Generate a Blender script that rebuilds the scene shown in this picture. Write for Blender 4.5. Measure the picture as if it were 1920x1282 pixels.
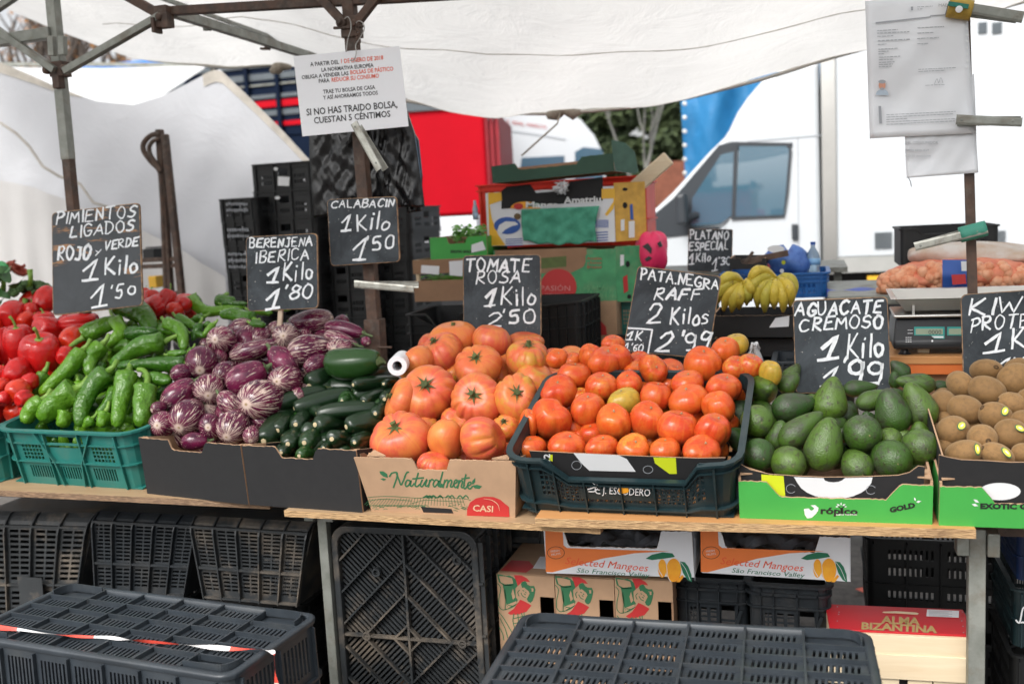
import bpy, bmesh, math, random
import numpy as np
from mathutils import Vector, Matrix
random.seed(7)
for _o in list(bpy.data.objects): bpy.data.objects.remove(_o)
SC = bpy.context.scene
COL = SC.collection
PI = math.pi
# ---------------------------------------------------------------- camera
FPX = 1866.7                      # focal length in pixels of the 1920 wide picture (35 mm lens)
_a, _p, _r = math.radians(17.0), math.radians(7.3), math.radians(3.0)
CF = Vector((-math.sin(_a)*math.cos(_p), math.cos(_a)*math.cos(_p), -math.sin(_p)))
_R0 = Vector((math.cos(_a), math.sin(_a), 0)); _U0 = _R0.cross(CF)
CR = _R0*math.cos(_r) - _U0*math.sin(_r)
CU = _U0*math.cos(_r) + _R0*math.sin(_r)
CC = Vector((0, 0, 1.5))
cam_d = bpy.data.cameras.new('camera'); cam = bpy.data.objects.new('camera', cam_d); COL.objects.link(cam)
cam_d.lens = 35.0; cam_d.sensor_width = 36.0; cam_d.clip_start = 0.05; cam_d.clip_end = 400
cam.matrix_world = Matrix(((CR.x, CU.x, -CF.x, CC.x), (CR.y, CU.y, -CF.y, CC.y), (CR.z, CU.z, -CF.z, CC.z), (0, 0, 0, 1)))
cam_d.dof.use_dof = True; cam_d.dof.focus_distance = 2.34; cam_d.dof.aperture_fstop = 3.0
SC.camera = cam
# ---------------------------------------------------------------- sky, sun, exposure
world = bpy.data.worlds.new('World'); SC.world = world; world.use_nodes = True
_nt = world.node_tree; _nt.nodes.clear()
_sk = _nt.nodes.new('ShaderNodeTexSky'); _sk.sky_type = 'NISHITA'; _sk.sun_disc = False
_sk.sun_elevation = math.radians(45); _sk.sun_rotation = math.radians(200); _sk.dust_density = 4.0; _sk.air_density = 1.0
_hs = _nt.nodes.new('ShaderNodeHueSaturation'); _hs.inputs['Saturation'].default_value = 0.16; _hs.inputs['Value'].default_value = 1.25
_bg = _nt.nodes.new('ShaderNodeBackground'); _bg.inputs['Strength'].default_value = 0.12
_wo = _nt.nodes.new('ShaderNodeOutputWorld')
_nt.links.new(_sk.outputs[0], _hs.inputs['Color']); _nt.links.new(_hs.outputs[0], _bg.inputs['Color']); _nt.links.new(_bg.outputs[0], _wo.inputs['Surface'])
sun_d = bpy.data.lights.new('sun', 'SUN'); sun_d.energy = 1.5; sun_d.angle = math.radians(26); sun_d.color = (1.0, 0.97, 0.93)
sun = bpy.data.objects.new('sun', sun_d); COL.objects.link(sun)
_el, _az = math.radians(45), math.radians(200)
_sd = Vector((math.sin(_az)*math.cos(_el), math.cos(_az)*math.cos(_el), math.sin(_el)))
sun.rotation_euler = (-_sd).to_track_quat('-Z', 'Y').to_euler()
SC.view_settings.view_transform = 'Standard'; SC.view_settings.look = 'None'
SC.view_settings.exposure = 0.68; SC.view_settings.gamma = 1.0; SC.view_settings.use_curve_mapping = False
SC.cycles.max_bounces = 7; SC.cycles.diffuse_bounces = 3; SC.cycles.glossy_bounces = 3; SC.cycles.transmission_bounces = 5
SC.cycles.transparent_max_bounces = 10; SC.cycles.use_denoising = True
SC.cycles.caustics_reflective = False; SC.cycles.caustics_refractive = False

# ---------------------------------------------------------------- measuring: where a sight line meets a surface of the place
def ray(px, py): return CF + CR*((px-960)/FPX) - CU*((py-641)/FPX)
def PY(px, py, Y):
    v = ray(px, py); return CC + v*(Y/v.y)
def PZ(px, py, Z):
    v = ray(px, py); return CC + v*((Z-CC.z)/v.z)
def PD(px, py, D): return CC + ray(px, py)*D
def depth(P): return (P-CC).dot(CF)
class Plane:
    def __init__(s, P0, n): s.P0 = Vector(P0); s.n = Vector(n).normalized()
    def at(s, px, py, off=0.0):
        v = ray(px, py); o = s.P0 + s.n*off
        return CC + v*((o-CC).dot(s.n)/v.dot(s.n))
def vplane(px, py, Y, lean=0.0, yaw=0.0):
    """upright plane facing the customer at distance Y, leaning back by `lean` degrees"""
    l, w = math.radians(lean), math.radians(yaw)
    n = Vector((math.sin(w)*math.cos(l), -math.cos(w)*math.cos(l), math.sin(l)))
    return Plane(PY(px, py, Y), n)
class Fr:
    """a local frame: origin and three unit axes"""
    def __init__(s, O, ux, uy, uz): s.O = Vector(O); s.ux = Vector(ux); s.uy = Vector(uy); s.uz = Vector(uz)
    def p(s, x, y, z): return s.O + s.ux*x + s.uy*y + s.uz*z
    def sub(s, x, y, z): return Fr(s.p(x, y, z), s.ux, s.uy, s.uz)
WF = Fr((0, 0, 0), (1, 0, 0), (0, 1, 0), (0, 0, 1))
def frame_px(bl, br, z, tilt=0.0):
    A = PZ(bl[0], bl[1], z); B = PZ(br[0], br[1], z); w = (B-A).length; ux = (B-A)/w
    uy = Vector((-ux.y, ux.x, 0)); uz = Vector((0, 0, 1)); t = math.radians(tilt)
    return Fr(A, ux, uy*math.cos(t)+uz*math.sin(t), uz*math.cos(t)-uy*math.sin(t)), w
def frame_yaw(O, deg, tilt=0.0):
    y = math.radians(deg); ux = Vector((math.cos(y), math.sin(y), 0)); uy = Vector((-ux.y, ux.x, 0)); uz = Vector((0, 0, 1)); t = math.radians(tilt)
    return Fr(O, ux, uy*math.cos(t)+uz*math.sin(t), uz*math.cos(t)-uy*math.sin(t))

# ---------------------------------------------------------------- naming
def tag(o, label=None, cat=None, group=None, kind=None):
    if label: o['label'] = label
    if cat: o['category'] = cat
    if group: o['group'] = group
    if kind: o['kind'] = kind
    return o
def thing(name, label, cat, loc, group=None):
    o = bpy.data.objects.new(name, None); COL.objects.link(o); o.location = Vector(loc); o.empty_display_size = 0.05
    return tag(o, label, cat, group)
def root_of(o):
    while o.parent: o = o.parent
    return o

# ---------------------------------------------------------------- mesh builder
class MB:
    def __init__(s): s.v = []; s.f = []; s.m = []
    def add(s, vs, fs, m=0):
        b = len(s.v); s.v.extend(tuple(x) for x in vs)
        for k, f in enumerate(fs):
            s.f.append(tuple(i+b for i in f)); s.m.append(m[k] if isinstance(m, (list, tuple)) else m)
    def box(s, fr, x0, x1, y0, y1, z0, z1, m=0):
        P = [fr.p(x, y, z) for z in (z0, z1) for y in (y0, y1) for x in (x0, x1)]
        s.add(P, [(0,2,3,1), (4,5,7,6), (0,1,5,4), (2,6,7,3), (0,4,6,2), (1,3,7,5)], m)
    def prism(s, pts, vec, m=0, me=None):
        n = len(pts); vec = Vector(vec); me = m if me is None else me
        P = list(pts) + [Vector(p)+vec for p in pts]
        s.add(P, [tuple(range(n)), tuple(range(2*n-1, n-1, -1))] + [(i, i+n, (i+1) % n+n, (i+1) % n) for i in range(n)], [m, m]+[me]*n)
    def poly(s, pts, m=0): s.add(pts, [tuple(range(len(pts)))], m)
    def tube(s, pts, r, n=8, m=0, cap=True, flat=1.0):
        pts = [Vector(p) for p in pts]; k = len(pts); rr = r if isinstance(r, (list, tuple)) else [r]*k
        t0 = (pts[1]-pts[0]).normalized(); nn = t0.orthogonal().normalized(); V = []
        for i, p in enumerate(pts):
            t = ((pts[min(i+1, k-1)]-pts[max(i-1, 0)])).normalized()
            nn = (nn - t*nn.dot(t)).normalized(); b = t.cross(nn)
            for j in range(n):
                a = 2*PI*j/n; V.append(p + (nn*math.cos(a) + b*math.sin(a)*flat)*rr[i])
        F = [(i*n+j, i*n+(j+1) % n, (i+1)*n+(j+1) % n, (i+1)*n+j) for i in range(k-1) for j in range(n)]
        if cap: F += [tuple(range(n-1, -1, -1)), tuple((k-1)*n+j for j in range(n))]
        s.add(V, F, m)
    def bar(s, a, b, w, h, up=(0, 0, 1), m=0):
        a = Vector(a); b = Vector(b); t = (b-a).normalized(); up = Vector(up)
        sd = t.cross(up).normalized()*w/2; u = sd.cross(t).normalized()*h/2
        P = [p+q for p in (a, b) for q in (-sd-u, sd-u, sd+u, -sd+u)]
        s.add(P, [(3,2,1,0), (4,5,6,7), (0,1,5,4), (1,2,6,5), (2,3,7,6), (3,0,4,7)], m)
    def lathe(s, fr, prof, n=16, m=0):
        V = []; k = len(prof)
        for r, z in prof:
            for j in range(n):
                a = 2*PI*j/n; V.append(fr.p(r*math.cos(a), r*math.sin(a), z))
        F = [(i*n+j, i*n+(j+1) % n, (i+1)*n+(j+1) % n, (i+1)*n+j) for i in range(k-1) for j in range(n)]
        F += [tuple(range(n-1, -1, -1)), tuple((k-1)*n+j for j in range(n))]
        s.add(V, F, m)
    def grid(s, fn, nu, nv, m=0):
        V = [fn(i/nu, j/nv) for j in range(nv+1) for i in range(nu+1)]
        s.add(V, [(j*(nu+1)+i, j*(nu+1)+i+1, (j+1)*(nu+1)+i+1, (j+1)*(nu+1)+i) for j in range(nv) for i in range(nu)], m)
    def sheet(s, fn, nu, nv, th, nrm, m=0):
        """a thin closed sheet: fn(u,v) -> point, thickness th along nrm"""
        nrm = Vector(nrm).normalized(); A = [Vector(fn(i/nu, j/nv)) for j in range(nv+1) for i in range(nu+1)]; N = len(A)
        q = lambda i, j: j*(nu+1)+i
        F = [(q(i,j), q(i+1,j), q(i+1,j+1), q(i,j+1)) for j in range(nv) for i in range(nu)]
        F2 = [tuple(N+x for x in reversed(f)) for f in F]; E = []
        for i in range(nu): E += [(q(i,0), N+q(i,0), N+q(i+1,0), q(i+1,0)), (q(i,nv), q(i+1,nv), N+q(i+1,nv), N+q(i,nv))]
        for j in range(nv): E += [(q(0,j), q(0,j+1), N+q(0,j+1), N+q(0,j)), (q(nu,j), N+q(nu,j), N+q(nu,j+1), q(nu,j+1))]
        s.add(A+[p+nrm*th for p in A], F+F2+E, m)
    def maskpanel(s, us, vs, hole, mp, th, closed=False, m=(0, 0, 0)):
        """a solid panel cut by the grid us x vs, cells where hole(i,j) are open; mp(u,v,w) -> point; m = (outer, inner, edges)"""
        nu, nv = len(us), len(vs); A = [mp(u, v, 0.0) for v in vs for u in us] + [mp(u, v, th) for v in vs for u in us]; N = nu*nv
        q = lambda i, j: j*nu + (i % (nu-1) if closed else i)
        cu = nu-1
        solid = [[not hole(i, j) for j in range(nv-1)] for i in range(cu)]
        F = []; M = []
        for i in range(cu):
            for j in range(nv-1):
                if not solid[i][j]: continue
                a, b, c, d = q(i,j), q(i+1,j), q(i+1,j+1), q(i,j+1)
                F.append((a,b,c,d)); M.append(m[0]); F.append((N+d,N+c,N+b,N+a)); M.append(m[1])
                if j == 0 or not solid[i][j-1]: F.append((a,N+a,N+b,b)); M.append(m[2])
                if j == nv-2 or not solid[i][j+1]: F.append((d,c,N+c,N+d)); M.append(m[2])
                il, ir = i-1, i+1
                if closed: il %= cu; ir %= cu
                if (il < 0) or not solid[il][j]: F.append((a,d,N+d,N+a)); M.append(m[2])
                if (ir >= cu) or not solid[ir][j]: F.append((b,N+b,N+c,c)); M.append(m[2])
        used = sorted({i for f in F for i in f}); re = {o: n for n, o in enumerate(used)}
        s.add([A[i] for i in used], [tuple(re[i] for i in f) for f in F], M)
    def mesh(s, name, mats, smooth=False, off=None):
        me = bpy.data.meshes.new(name); v = s.v
        if off is not None: v = [(x-off.x, y-off.y, z-off.z) for x, y, z in v]
        me.from_pydata(v, [], s.f)
        for mt in (mats if isinstance(mats, (list, tuple)) else [mats]): me.materials.append(mt)
        me.polygons.foreach_set('material_index', s.m)
        if smooth: me.polygons.foreach_set('use_smooth', [True]*len(s.f))
        me.update(); return me
    def build(s, name, mats, parent=None, smooth=False, bevel=0, recalc=False, subsurf=0, loc=None):
        off = root_of(parent).location.copy() if parent else (Vector(loc) if loc is not None else None)
        me = s.mesh(name, mats, smooth, off)
        if recalc:
            bm = bmesh.new(); bm.from_mesh(me); bmesh.ops.recalc_face_normals(bm, faces=bm.faces); bm.to_mesh(me); bm.free()
        o = bpy.data.objects.new(name, me); COL.objects.link(o)
        if parent: o.parent = parent
        elif loc is not None: o.location = Vector(loc)
        if bevel:
            b = o.modifiers.new('bevel', 'BEVEL'); b.width = bevel; b.segments = 2; b.limit_method = 'ANGLE'
        return o

# ---------------------------------------------------------------- lettering: hand strokes and printed type
GL = {
'A': [[(0,0),(.32,1),(.64,0)],[(.13,.38),(.52,.38)]],
'B': [[(0,0),(.04,1)],[(0,.98),(.36,.98),(.48,.8),(.36,.56),(.06,.52)],[(.3,.54),(.54,.36),(.46,.08),(.2,0),(0,.02)]],
'C': [[(.58,.86),(.36,1),(.1,.84),(.02,.45),(.12,.1),(.36,0),(.6,.14)]],
'D': [[(.02,0),(.04,1)],[(0,1),(.36,.92),(.56,.6),(.48,.2),(.2,0),(0,.02)]],
'E': [[(.55,1),(.04,.97),(0,.03),(.55,0)],[(.02,.52),(.42,.54)]],
'F': [[(.58,1),(.06,.95),(0,0)],[(.03,.5),(.44,.55)]],
'G': [[(.58,.84),(.34,1),(.08,.8),(.02,.4),(.16,.06),(.42,.02),(.58,.2),(.58,.42),(.34,.42)]],
'I': [[(.1,1),(.08,0)]],
'J': [[(.4,1),(.4,.2),(.26,0),(.02,.08)],[(.18,1),(.5,1)]],
'K': [[(.06,1),(.03,0)],[(.52,1),(.08,.45),(.56,0)]],
'L': [[(.04,1),(.02,.02),(.5,0)]],
'M': [[(0,0),(.08,1),(.34,.4),(.6,1),(.68,0)]],
'N': [[(0,0),(.06,1),(.5,.05),(.56,1)]],
'O': [[(.3,1),(.08,.8),(.02,.42),(.16,.04),(.4,0),(.58,.3),(.56,.72),(.34,1),(.22,.98)]],
'P': [[(.04,0),(.06,1)],[(0,.98),(.38,1),(.52,.78),(.4,.54),(.08,.46)]],
'R': [[(.03,0),(.05,1)],[(0,.97),(.38,1),(.5,.78),(.36,.56),(.08,.5),(.56,0)]],
'S': [[(.54,.88),(.32,1),(.08,.84),(.14,.6),(.44,.44),(.5,.18),(.3,0),(.02,.1)]],
'T': [[(0,.96),(.62,1)],[(.32,.98),(.28,0)]],
'U': [[(.02,1),(.04,.2),(.22,0),(.46,.1),(.54,.4),(.56,1)]],
'V': [[(0,1),(.24,0),(.56,1)]],
'W': [[(0,1),(.16,.05),(.38,.7),(.54,.05),(.82,1)]],
'X': [[(0,1),(.56,0)],[(.52,1),(0,0)]],
'Y': [[(0,1),(.26,.5),(.52,1)],[(.26,.5),(.14,0)]],
'Z': [[(0,1),(.54,1),(.02,0),(.58,.02)]],
'i': [[(.1,.62),(.07,0)],[(.12,.86),(.14,.93)]],
'l': [[(.1,1.05),(.08,.0)]],
'o': [[(.22,.55),(.05,.4),(.04,.12),(.2,0),(.4,.1),(.42,.4),(.26,.56),(.16,.53)]],
's': [[(.38,.55),(.14,.6),(.06,.42),(.32,.26),(.32,.06),(.04,0)]],
'y': [[(0,.5),(.14,.2)],[(.3,.55),(.04,-.2)]],
'0': [[(.3,1),(.06,.76),(.03,.3),(.22,0),(.46,.1),(.56,.5),(.46,.9),(.24,1)]],
'1': [[(0,.5),(.42,1),(.3,.02)],[(.02,.0),(.58,.03)]],
'2': [[(.06,.7),(.16,.94),(.42,1),(.54,.8),(.4,.45),(0,.02),(.6,.04)]],
'3': [[(.02,.9),(.3,1),(.46,.8),(.2,.55),(.48,.36),(.4,.06),(0,.04)]],
'5': [[(.56,1),(.14,.96),(.08,.56),(.36,.6),(.5,.34),(.38,.04),(.02,.06)]],
'6': [[(.46,.95),(.16,.7),(.04,.3),(.22,0),(.46,.14),(.42,.42),(.1,.4)]],
'8': [[(.52,.86),(.3,1),(.08,.82),(.16,.6),(.44,.4),(.5,.14),(.26,0),(.03,.14),(.1,.38),(.46,.62),(.52,.86)]],
'9': [[(.52,.84),(.26,1),(.04,.8),(.08,.52),(.36,.48),(.52,.66),(.54,.9),(.5,.3),(.38,-.02)],[(.1,.0),(.4,-.02)]],
"'": [[(.08,1.1),(.03,.86)]], '.': [[(.04,.04),(.06,.0)]], '/': [[(0,0),(.4,1)]],
}
def smooth_pts(pts, n=4):
    if len(pts) < 3: return [Vector(p) for p in pts]
    P = [Vector(p) for p in pts]; out = []
    for i in range(len(P)-1):
        p0 = P[max(i-1, 0)]; p1 = P[i]; p2 = P[i+1]; p3 = P[min(i+2, len(P)-1)]
        for k in range(n):
            t = k/n; out.append(0.5*((2*p1)+(p2-p0)*t+(2*p0-5*p1+4*p2-p3)*t*t+(3*p1-p0-3*p2+p3)*t**3))
    out.append(P[-1]); return out
def stroke2d(mb, pts, w, conv, rnd=None, taper=0.0, m=0, rough=0.0):
    """a painted stroke: 2-D points, width w, conv(x,y) -> 3-D point"""
    rnd = rnd or random; k = len(pts); L = []; Rr = []
    for i, p in enumerate(pts):
        t = (pts[min(i+1, k-1)]-pts[max(i-1, 0)])
        if t.length < 1e-9: t = Vector((1, 0))
        t.normalize(); n = Vector((-t.y, t.x)); f = 1.0
        e = min(i, k-1-i)/max(1, (k-1)/2)
        f -= taper*(1-e)
        a = w/2*f*(1+rnd.uniform(-rough, rough)); b = w/2*f*(1+rnd.uniform(-rough, rough))
        if i == 0: p = p - t*w*0.3
        if i == k-1: p = p + t*w*0.3
        L.append(p+n*a); Rr.append(p-n*b)
    V = [conv(q.x, q.y) for q in L] + [conv(q.x, q.y) for q in Rr]
    mb.add(V, [(i+k, i+1+k, i+1, i) for i in range(k-1)], m)
def chalk(mb, plane, text, x, y, h, ang=0.0, slant=0.0, w=None, sp=0.16, rnd=None, off=0.0006, W=None):
    """hand-painted capitals on a board; x,y,h are sight-line pixels of the baseline start and letter height"""
    rnd = rnd or random.Random(hash(text) % 1000); a = math.radians(ang); ca, sa = math.cos(a), math.sin(a); w = w or h*0.16; cx = 0.0
    lay = [0]
    nat = sum(.4 if c == ' ' else max(p[0] for st in GL[c] for p in st)+sp+.06 for c in text)-sp-.06+slant
    sx = W/(nat*h) if W else 1.0
    for ch in text:
        if ch == ' ': cx += .4; continue
        g = GL[ch]; wd = max(p[0] for st in g for p in st); dy = rnd.uniform(-.06, .06); rot = rnd.uniform(-.09, .09); kk = rnd.uniform(.9, 1.08)
        for st in g:
            q = [Vector((p[0]+rnd.uniform(-.035, .035), p[1]+rnd.uniform(-.04, .04))) for p in st]
            pts = smooth_pts(q, 5) if len(q) > 2 and ch not in 'AEFKLMNTVWXYZ124' else [a_.lerp(b_, t/4) for a_, b_ in zip(q, q[1:]) for t in range(4)]+[q[-1]]
            pts = [Vector(((p.x+slant*p.y+rot*p.y+cx)*h*sx, (p.y*kk+dy)*h)) for p in pts]
            lay[0] += 1; of = off + 0.00005*(lay[0] % 6)
            stroke2d(mb, pts, w*rnd.uniform(.75, 1.3), lambda X, Y, of=of: plane.at(x+X*ca, y-X*sa-Y*ca, of), rnd, rnd.uniform(0,.35), 0, 0.22)
        cx += wd+sp+.06
_font_cache = {}
def type_pts(text, bold=0.0):
    key = (text, bold)
    if key in _font_cache: return _font_cache[key]
    cu = bpy.data.curves.new('type', 'FONT'); cu.body = text; cu.size = 1.0; cu.resolution_u = 2; cu.offset = bold; cu.fill_mode = 'FRONT'
    o = bpy.data.objects.new('type', cu); COL.objects.link(o)
    dg = bpy.context.evaluated_depsgraph_get(); me = o.evaluated_get(dg).to_mesh()
    vs = [(v.co.x, v.co.y) for v in me.vertices]; fs = [tuple(p.vertices) for p in me.polygons]
    o.evaluated_get(dg).to_mesh_clear(); bpy.data.objects.remove(o); bpy.data.curves.remove(cu)
    _font_cache[key] = (vs, fs); return vs, fs
def printed(mb, text, conv, x, y, width, height, shear=0.0, ang=0.0, m=0, bold=0.0, arch=0.0):
    """printed type fitted to a width x height box whose lower left corner is x,y; conv(x,y)-> 3-D (y up)"""
    vs, fs = type_pts(text, bold)
    if not vs: return
    x0 = min(v[0] for v in vs); x1 = max(v[0] for v in vs); y0 = min(0, min(v[1] for v in vs))*0; H = 0.73
    kx = width/(x1-x0); ky = height/H; a = math.radians(ang); ca, sa = math.cos(a), math.sin(a); V = []
    for vx, vy in vs:
        X = (vx-x0)*kx + vy*ky*shear; Y = vy*ky + arch*math.sin(PI*(vx-x0)/(x1-x0))
        V.append(conv(x+X*ca-Y*sa, y+X*sa+Y*ca))
    mb.add(V, fs, m)
def conv_px(plane, off=0.0006): return lambda X, Y: plane.at(X, -Y, off)     # give y as minus the pixel row
def poly_px(mb, plane, pts, off=0.0005, m=0): mb.poly([plane.at(x, y, off) for x, y in pts], m)
def arc(cx, cy, rx, ry, a0=0, a1=360, n=24):
    return [(cx+rx*math.cos(math.radians(a0+(a1-a0)*i/n)), cy+ry*math.sin(math.radians(a0+(a1-a0)*i/n))) for i in range(n+1)]
def line_px(mb, plane, pts, w, off=0.0006, m=0, taper=0.0, smooth=True, rough=0.0):
    P = smooth_pts(pts, 5) if smooth and len(pts) > 2 else [Vector(p) for p in pts]
    stroke2d(mb, P, w, lambda X, Y: plane.at(X, Y, off), None, taper, m, rough)
def text_px(mb, plane, s, x, y, w, h, shear=0.0, ang=0.0, off=0.0006, m=0, bold=0.0, arch=0.0):
    printed(mb, s, lambda X, Y: plane.at(X, -Y, off), x, -y, w, h, shear, ang, m, bold, arch)
# ================================================================ materials
class NT:
    def __init__(s, name):
        s.mat = bpy.data.materials.new(name); s.mat.use_nodes = True; s.t = s.mat.node_tree; s.t.nodes.clear()
        s.out = s.n('ShaderNodeOutputMaterial')
    def n(s, typ, **kw):
        nd = s.t.nodes.new(typ)
        for k, v in kw.items():
            if k.startswith('_'): setattr(nd, k[1:], v)
            else: s.set(nd, k, v)
        return nd
    def set(s, nd, k, v):
        i = nd.inputs[int(k[1:])] if (k[0] == 'i' and k[1:].isdigit()) else nd.inputs[k.replace('__', ' ')]
        if isinstance(v, bpy.types.NodeSocket): s.t.links.new(v, i)
        elif isinstance(v, bpy.types.Node): s.t.links.new(v.outputs[0], i)
        else:
            if isinstance(v, (tuple, list)) and len(v) == 3 and i.type == 'RGBA': v = (*v, 1)
            i.default_value = v
    def co(s, rnd=True, scale=None):
        tc = s.n('ShaderNodeTexCoord').outputs['Object']
        if rnd:
            oi = s.n('ShaderNodeObjectInfo'); m = s.n('ShaderNodeMath', _operation='MULTIPLY', i0=oi.outputs['Random'], i1=37.0)
            tc = s.n('ShaderNodeVectorMath', _operation='ADD', i0=tc, i1=m).outputs[0]
        if scale is not None: tc = s.n('ShaderNodeVectorMath', _operation='MULTIPLY', i0=tc, i1=scale).outputs[0]
        return tc
    def noise(s, vec, scale, detail=4, rough=.55, dist=0.0):
        return s.n('ShaderNodeTexNoise', Vector=vec, Scale=scale, Detail=detail, Roughness=rough, Distortion=dist).outputs[0]
    def ramp(s, fac, a, b, c0=0.0, c1=1.0):
        r = s.n('ShaderNodeMapRange', Value=fac); r.inputs['From Min'].default_value = a; r.inputs['From Max'].default_value = b
        r.inputs['To Min'].default_value = c0; r.inputs['To Max'].default_value = c1; return r.outputs[0]
    def mix(s, fac, a, b, mode='MIX'):
        nd = s.n('ShaderNodeMix', _data_type='RGBA', _blend_type=mode)
        for i, v in ((0, fac), (6, a), (7, b)): s.set(nd, 'i%d' % i, v)
        return nd.outputs[2]
    def rand(s): return s.n('ShaderNodeObjectInfo').outputs['Random']
    def math(s, op, a, b=0.0, c=0.0): return s.n('ShaderNodeMath', _operation=op, i0=a, i1=b, i2=c).outputs[0]
    def bump(s, h, st=.3, dist=.002): return s.n('ShaderNodeBump', Height=h, Strength=st, Distance=dist).outputs[0]
    def bsdf(s, color, rough=.5, normal=None, **kw):
        b = s.n('ShaderNodeBsdfPrincipled'); s.set(b, 'Base__Color', color); s.set(b, 'Roughness', rough)
        if normal is not None: s.set(b, 'Normal', normal)
        for k, v in kw.items(): s.set(b, k, v)
        return b
    def fin(s, sh): s.t.links.new(sh.outputs[0] if isinstance(sh, bpy.types.Node) else sh, s.out.inputs['Surface']); return s.mat
MATS = {}
def simple(name, c, rough=.5, var=.25, scale=30, c2=None, bump=0.0, bscale=200, metal=0.0, spec=.5, dirt=None, dscale=12, damt=.5, sss=0.0, coat=0.0):
    if name in MATS: return MATS[name]
    t = NT(name); v = t.co(); n = t.noise(v, scale, 5, .6)
    c2 = c2 or tuple(x*(1-var) for x in c)
    col = t.mix(t.ramp(n, .35, .65), c, c2)
    rg = rough
    if dirt:
        dn = t.noise(v, dscale, 6, .7); f = t.ramp(dn, .5, .7, 0, damt); col = t.mix(f, col, dirt); rg = t.ramp(f, 0, 1, rough, min(1, rough+.35))
    nrm = t.bump(t.noise(v, bscale, 3), bump, .0015) if bump else None
    b = t.bsdf(col, rg, nrm, Metallic=metal); t.set(b, 'Specular IOR Level', spec)
    if coat: t.set(b, 'Coat Weight', coat); t.set(b, 'Coat Roughness', .15)
    MATS[name] = t.fin(b); return MATS[name]
def sheetmat(name, c, trans=.5, rough=.6, var=.08, scale=3, bump=.4, bscale=8, c2=None):
    """woven tarpaulin that lets daylight through"""
    t = NT(name); v = t.co(False); n = t.noise(v, scale, 5, .6, .6)
    col = t.mix(t.ramp(n, .3, .7), c, c2 or tuple(x*(1-var) for x in c))
    sp = t.noise(v, 40, 2); col = t.mix(t.ramp(sp, .72, .76, 0, .35), col, tuple(x*.7 for x in c))
    nz = t.noise(v, bscale, 6, .65, 1.0); nrm = t.bump(nz, bump, .02)
    d = t.bsdf(col, rough, nrm); tr = t.n('ShaderNodeBsdfTranslucent', Color=col, Normal=nrm)
    mx = t.n('ShaderNodeMixShader', i0=trans, i1=d.outputs[0], i2=tr.outputs[0]); MATS[name] = t.fin(mx); return MATS[name]

m_teal = simple('teal_plastic', (.018,.17,.145), .42, .15, 8, bump=.08, dirt=(.13,.16,.13), damt=.28)
m_dkteal = simple('dark_teal_plastic', (.009,.026,.031), .42, .2, 8, bump=.08, dirt=(.10,.11,.10), damt=.22)
m_black = simple('black_plastic', (.020,.025,.030), .42, .3, 10, bump=.1, dirt=(.10,.09,.08), damt=.3, dscale=8)
m_blackgrey = simple('slate_plastic', (.034,.043,.053), .40, .3, 10, bump=.1, dirt=(.11,.11,.10), damt=.2, dscale=6)
m_dusty = simple('dusty_black_plastic', (.032,.036,.039), .48, .3, 10, bump=.15, dirt=(.24,.19,.14), damt=.65, dscale=6)
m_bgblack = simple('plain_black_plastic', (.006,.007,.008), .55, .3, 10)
m_blue = simple('blue_plastic', (.012,.13,.42), .4, .2, 8)
m_redpl = simple('red_plastic', (.66,.035,.015), .5, .15, 8, spec=.3)
m_kraft = simple('kraft_card', (.46,.29,.175), .85, .16, 12, bump=.12, bscale=60)
m_kraft2 = simple('brown_card', (.33,.19,.11), .85, .18, 12, bump=.12, bscale=60)
m_blackcard = simple('black_card', (.020,.020,.021), .7, .12, 40, bump=.1, bscale=150, spec=.3)
m_greencard = simple('green_card', (.055,.37,.065), .55, .08, 9, bump=.12, bscale=50)
m_dkgreencard = simple('dark_green_card', (.022,.075,.045), .6, .15, 9)
m_midgreencard = simple('faded_green_card', (.07,.33,.14), .65, .3, 14, dirt=(.35,.3,.2), damt=.3)
m_whitecard = simple('white_card', (.72,.73,.76), .55, .05, 8)
m_orangecard = simple('orange_print', (.80,.20,.045), .5, .06, 8)
m_yellowcard = simple('yellow_print', (.82,.46,.03), .5, .06, 8)
m_lime = simple('lime_print', (.60,.68,.02), .5, .06, 8)
m_whitep = simple('white_print', (.72,.73,.74), .5, .04, 8)
m_blackp = simple('black_print', (.015,.015,.016), .5, .04, 8)
m_greenp = simple('green_print', (.03,.15,.065), .6, .06, 8)
m_redp = simple('red_print', (.50,.03,.03), .55, .06, 8)
m_redtext = simple('orange_red_print', (.78,.10,.035), .5, .04, 8)
m_bluep = simple('blue_print', (.03,.10,.38), .5, .06, 8)
m_greyp = simple('grey_print', (.34,.36,.39), .6, .06, 8)
m_gold = simple('gold_print', (.42,.31,.10), .45, .1, 8)
m_mango = simple('mango_print', (.88,.42,.03), .5, .2, 25, c2=(.80,.30,.02))
m_leafp = simple('dark_leaf_print', (.015,.16,.08), .5, .05, 8)
m_sticker = simple('sticker_yellow', (.9,.72,.08), .4, .02, 8)
m_paper = simple('white_paper', (.80,.81,.84), .45, .03, 6, bump=.1, bscale=12)
m_docpaper = simple('document_sleeve', (.74,.76,.79), .25, .04, 6, bump=.5, bscale=14)
m_rust = simple('rusty_steel', (.055,.038,.031), .7, .4, 25, c2=(.11,.062,.042), bump=.3, bscale=120, dirt=(.2,.18,.15), damt=.4, dscale=30)
m_galv = simple('galvanised_steel', (.30,.31,.28), .5, .3, 18, c2=(.20,.21,.185), metal=.35, bump=.2, bscale=90, dirt=(.16,.11,.07), damt=.5, dscale=14)
m_clamp = simple('clamp_steel', (.48,.48,.43), .4, .3, 30, metal=.6, bump=.15, dirt=(.22,.17,.12), damt=.5, dscale=30)
m_steel = simple('stainless_steel', (.62,.61,.58), .28, .06, 8, metal=.85)
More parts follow.
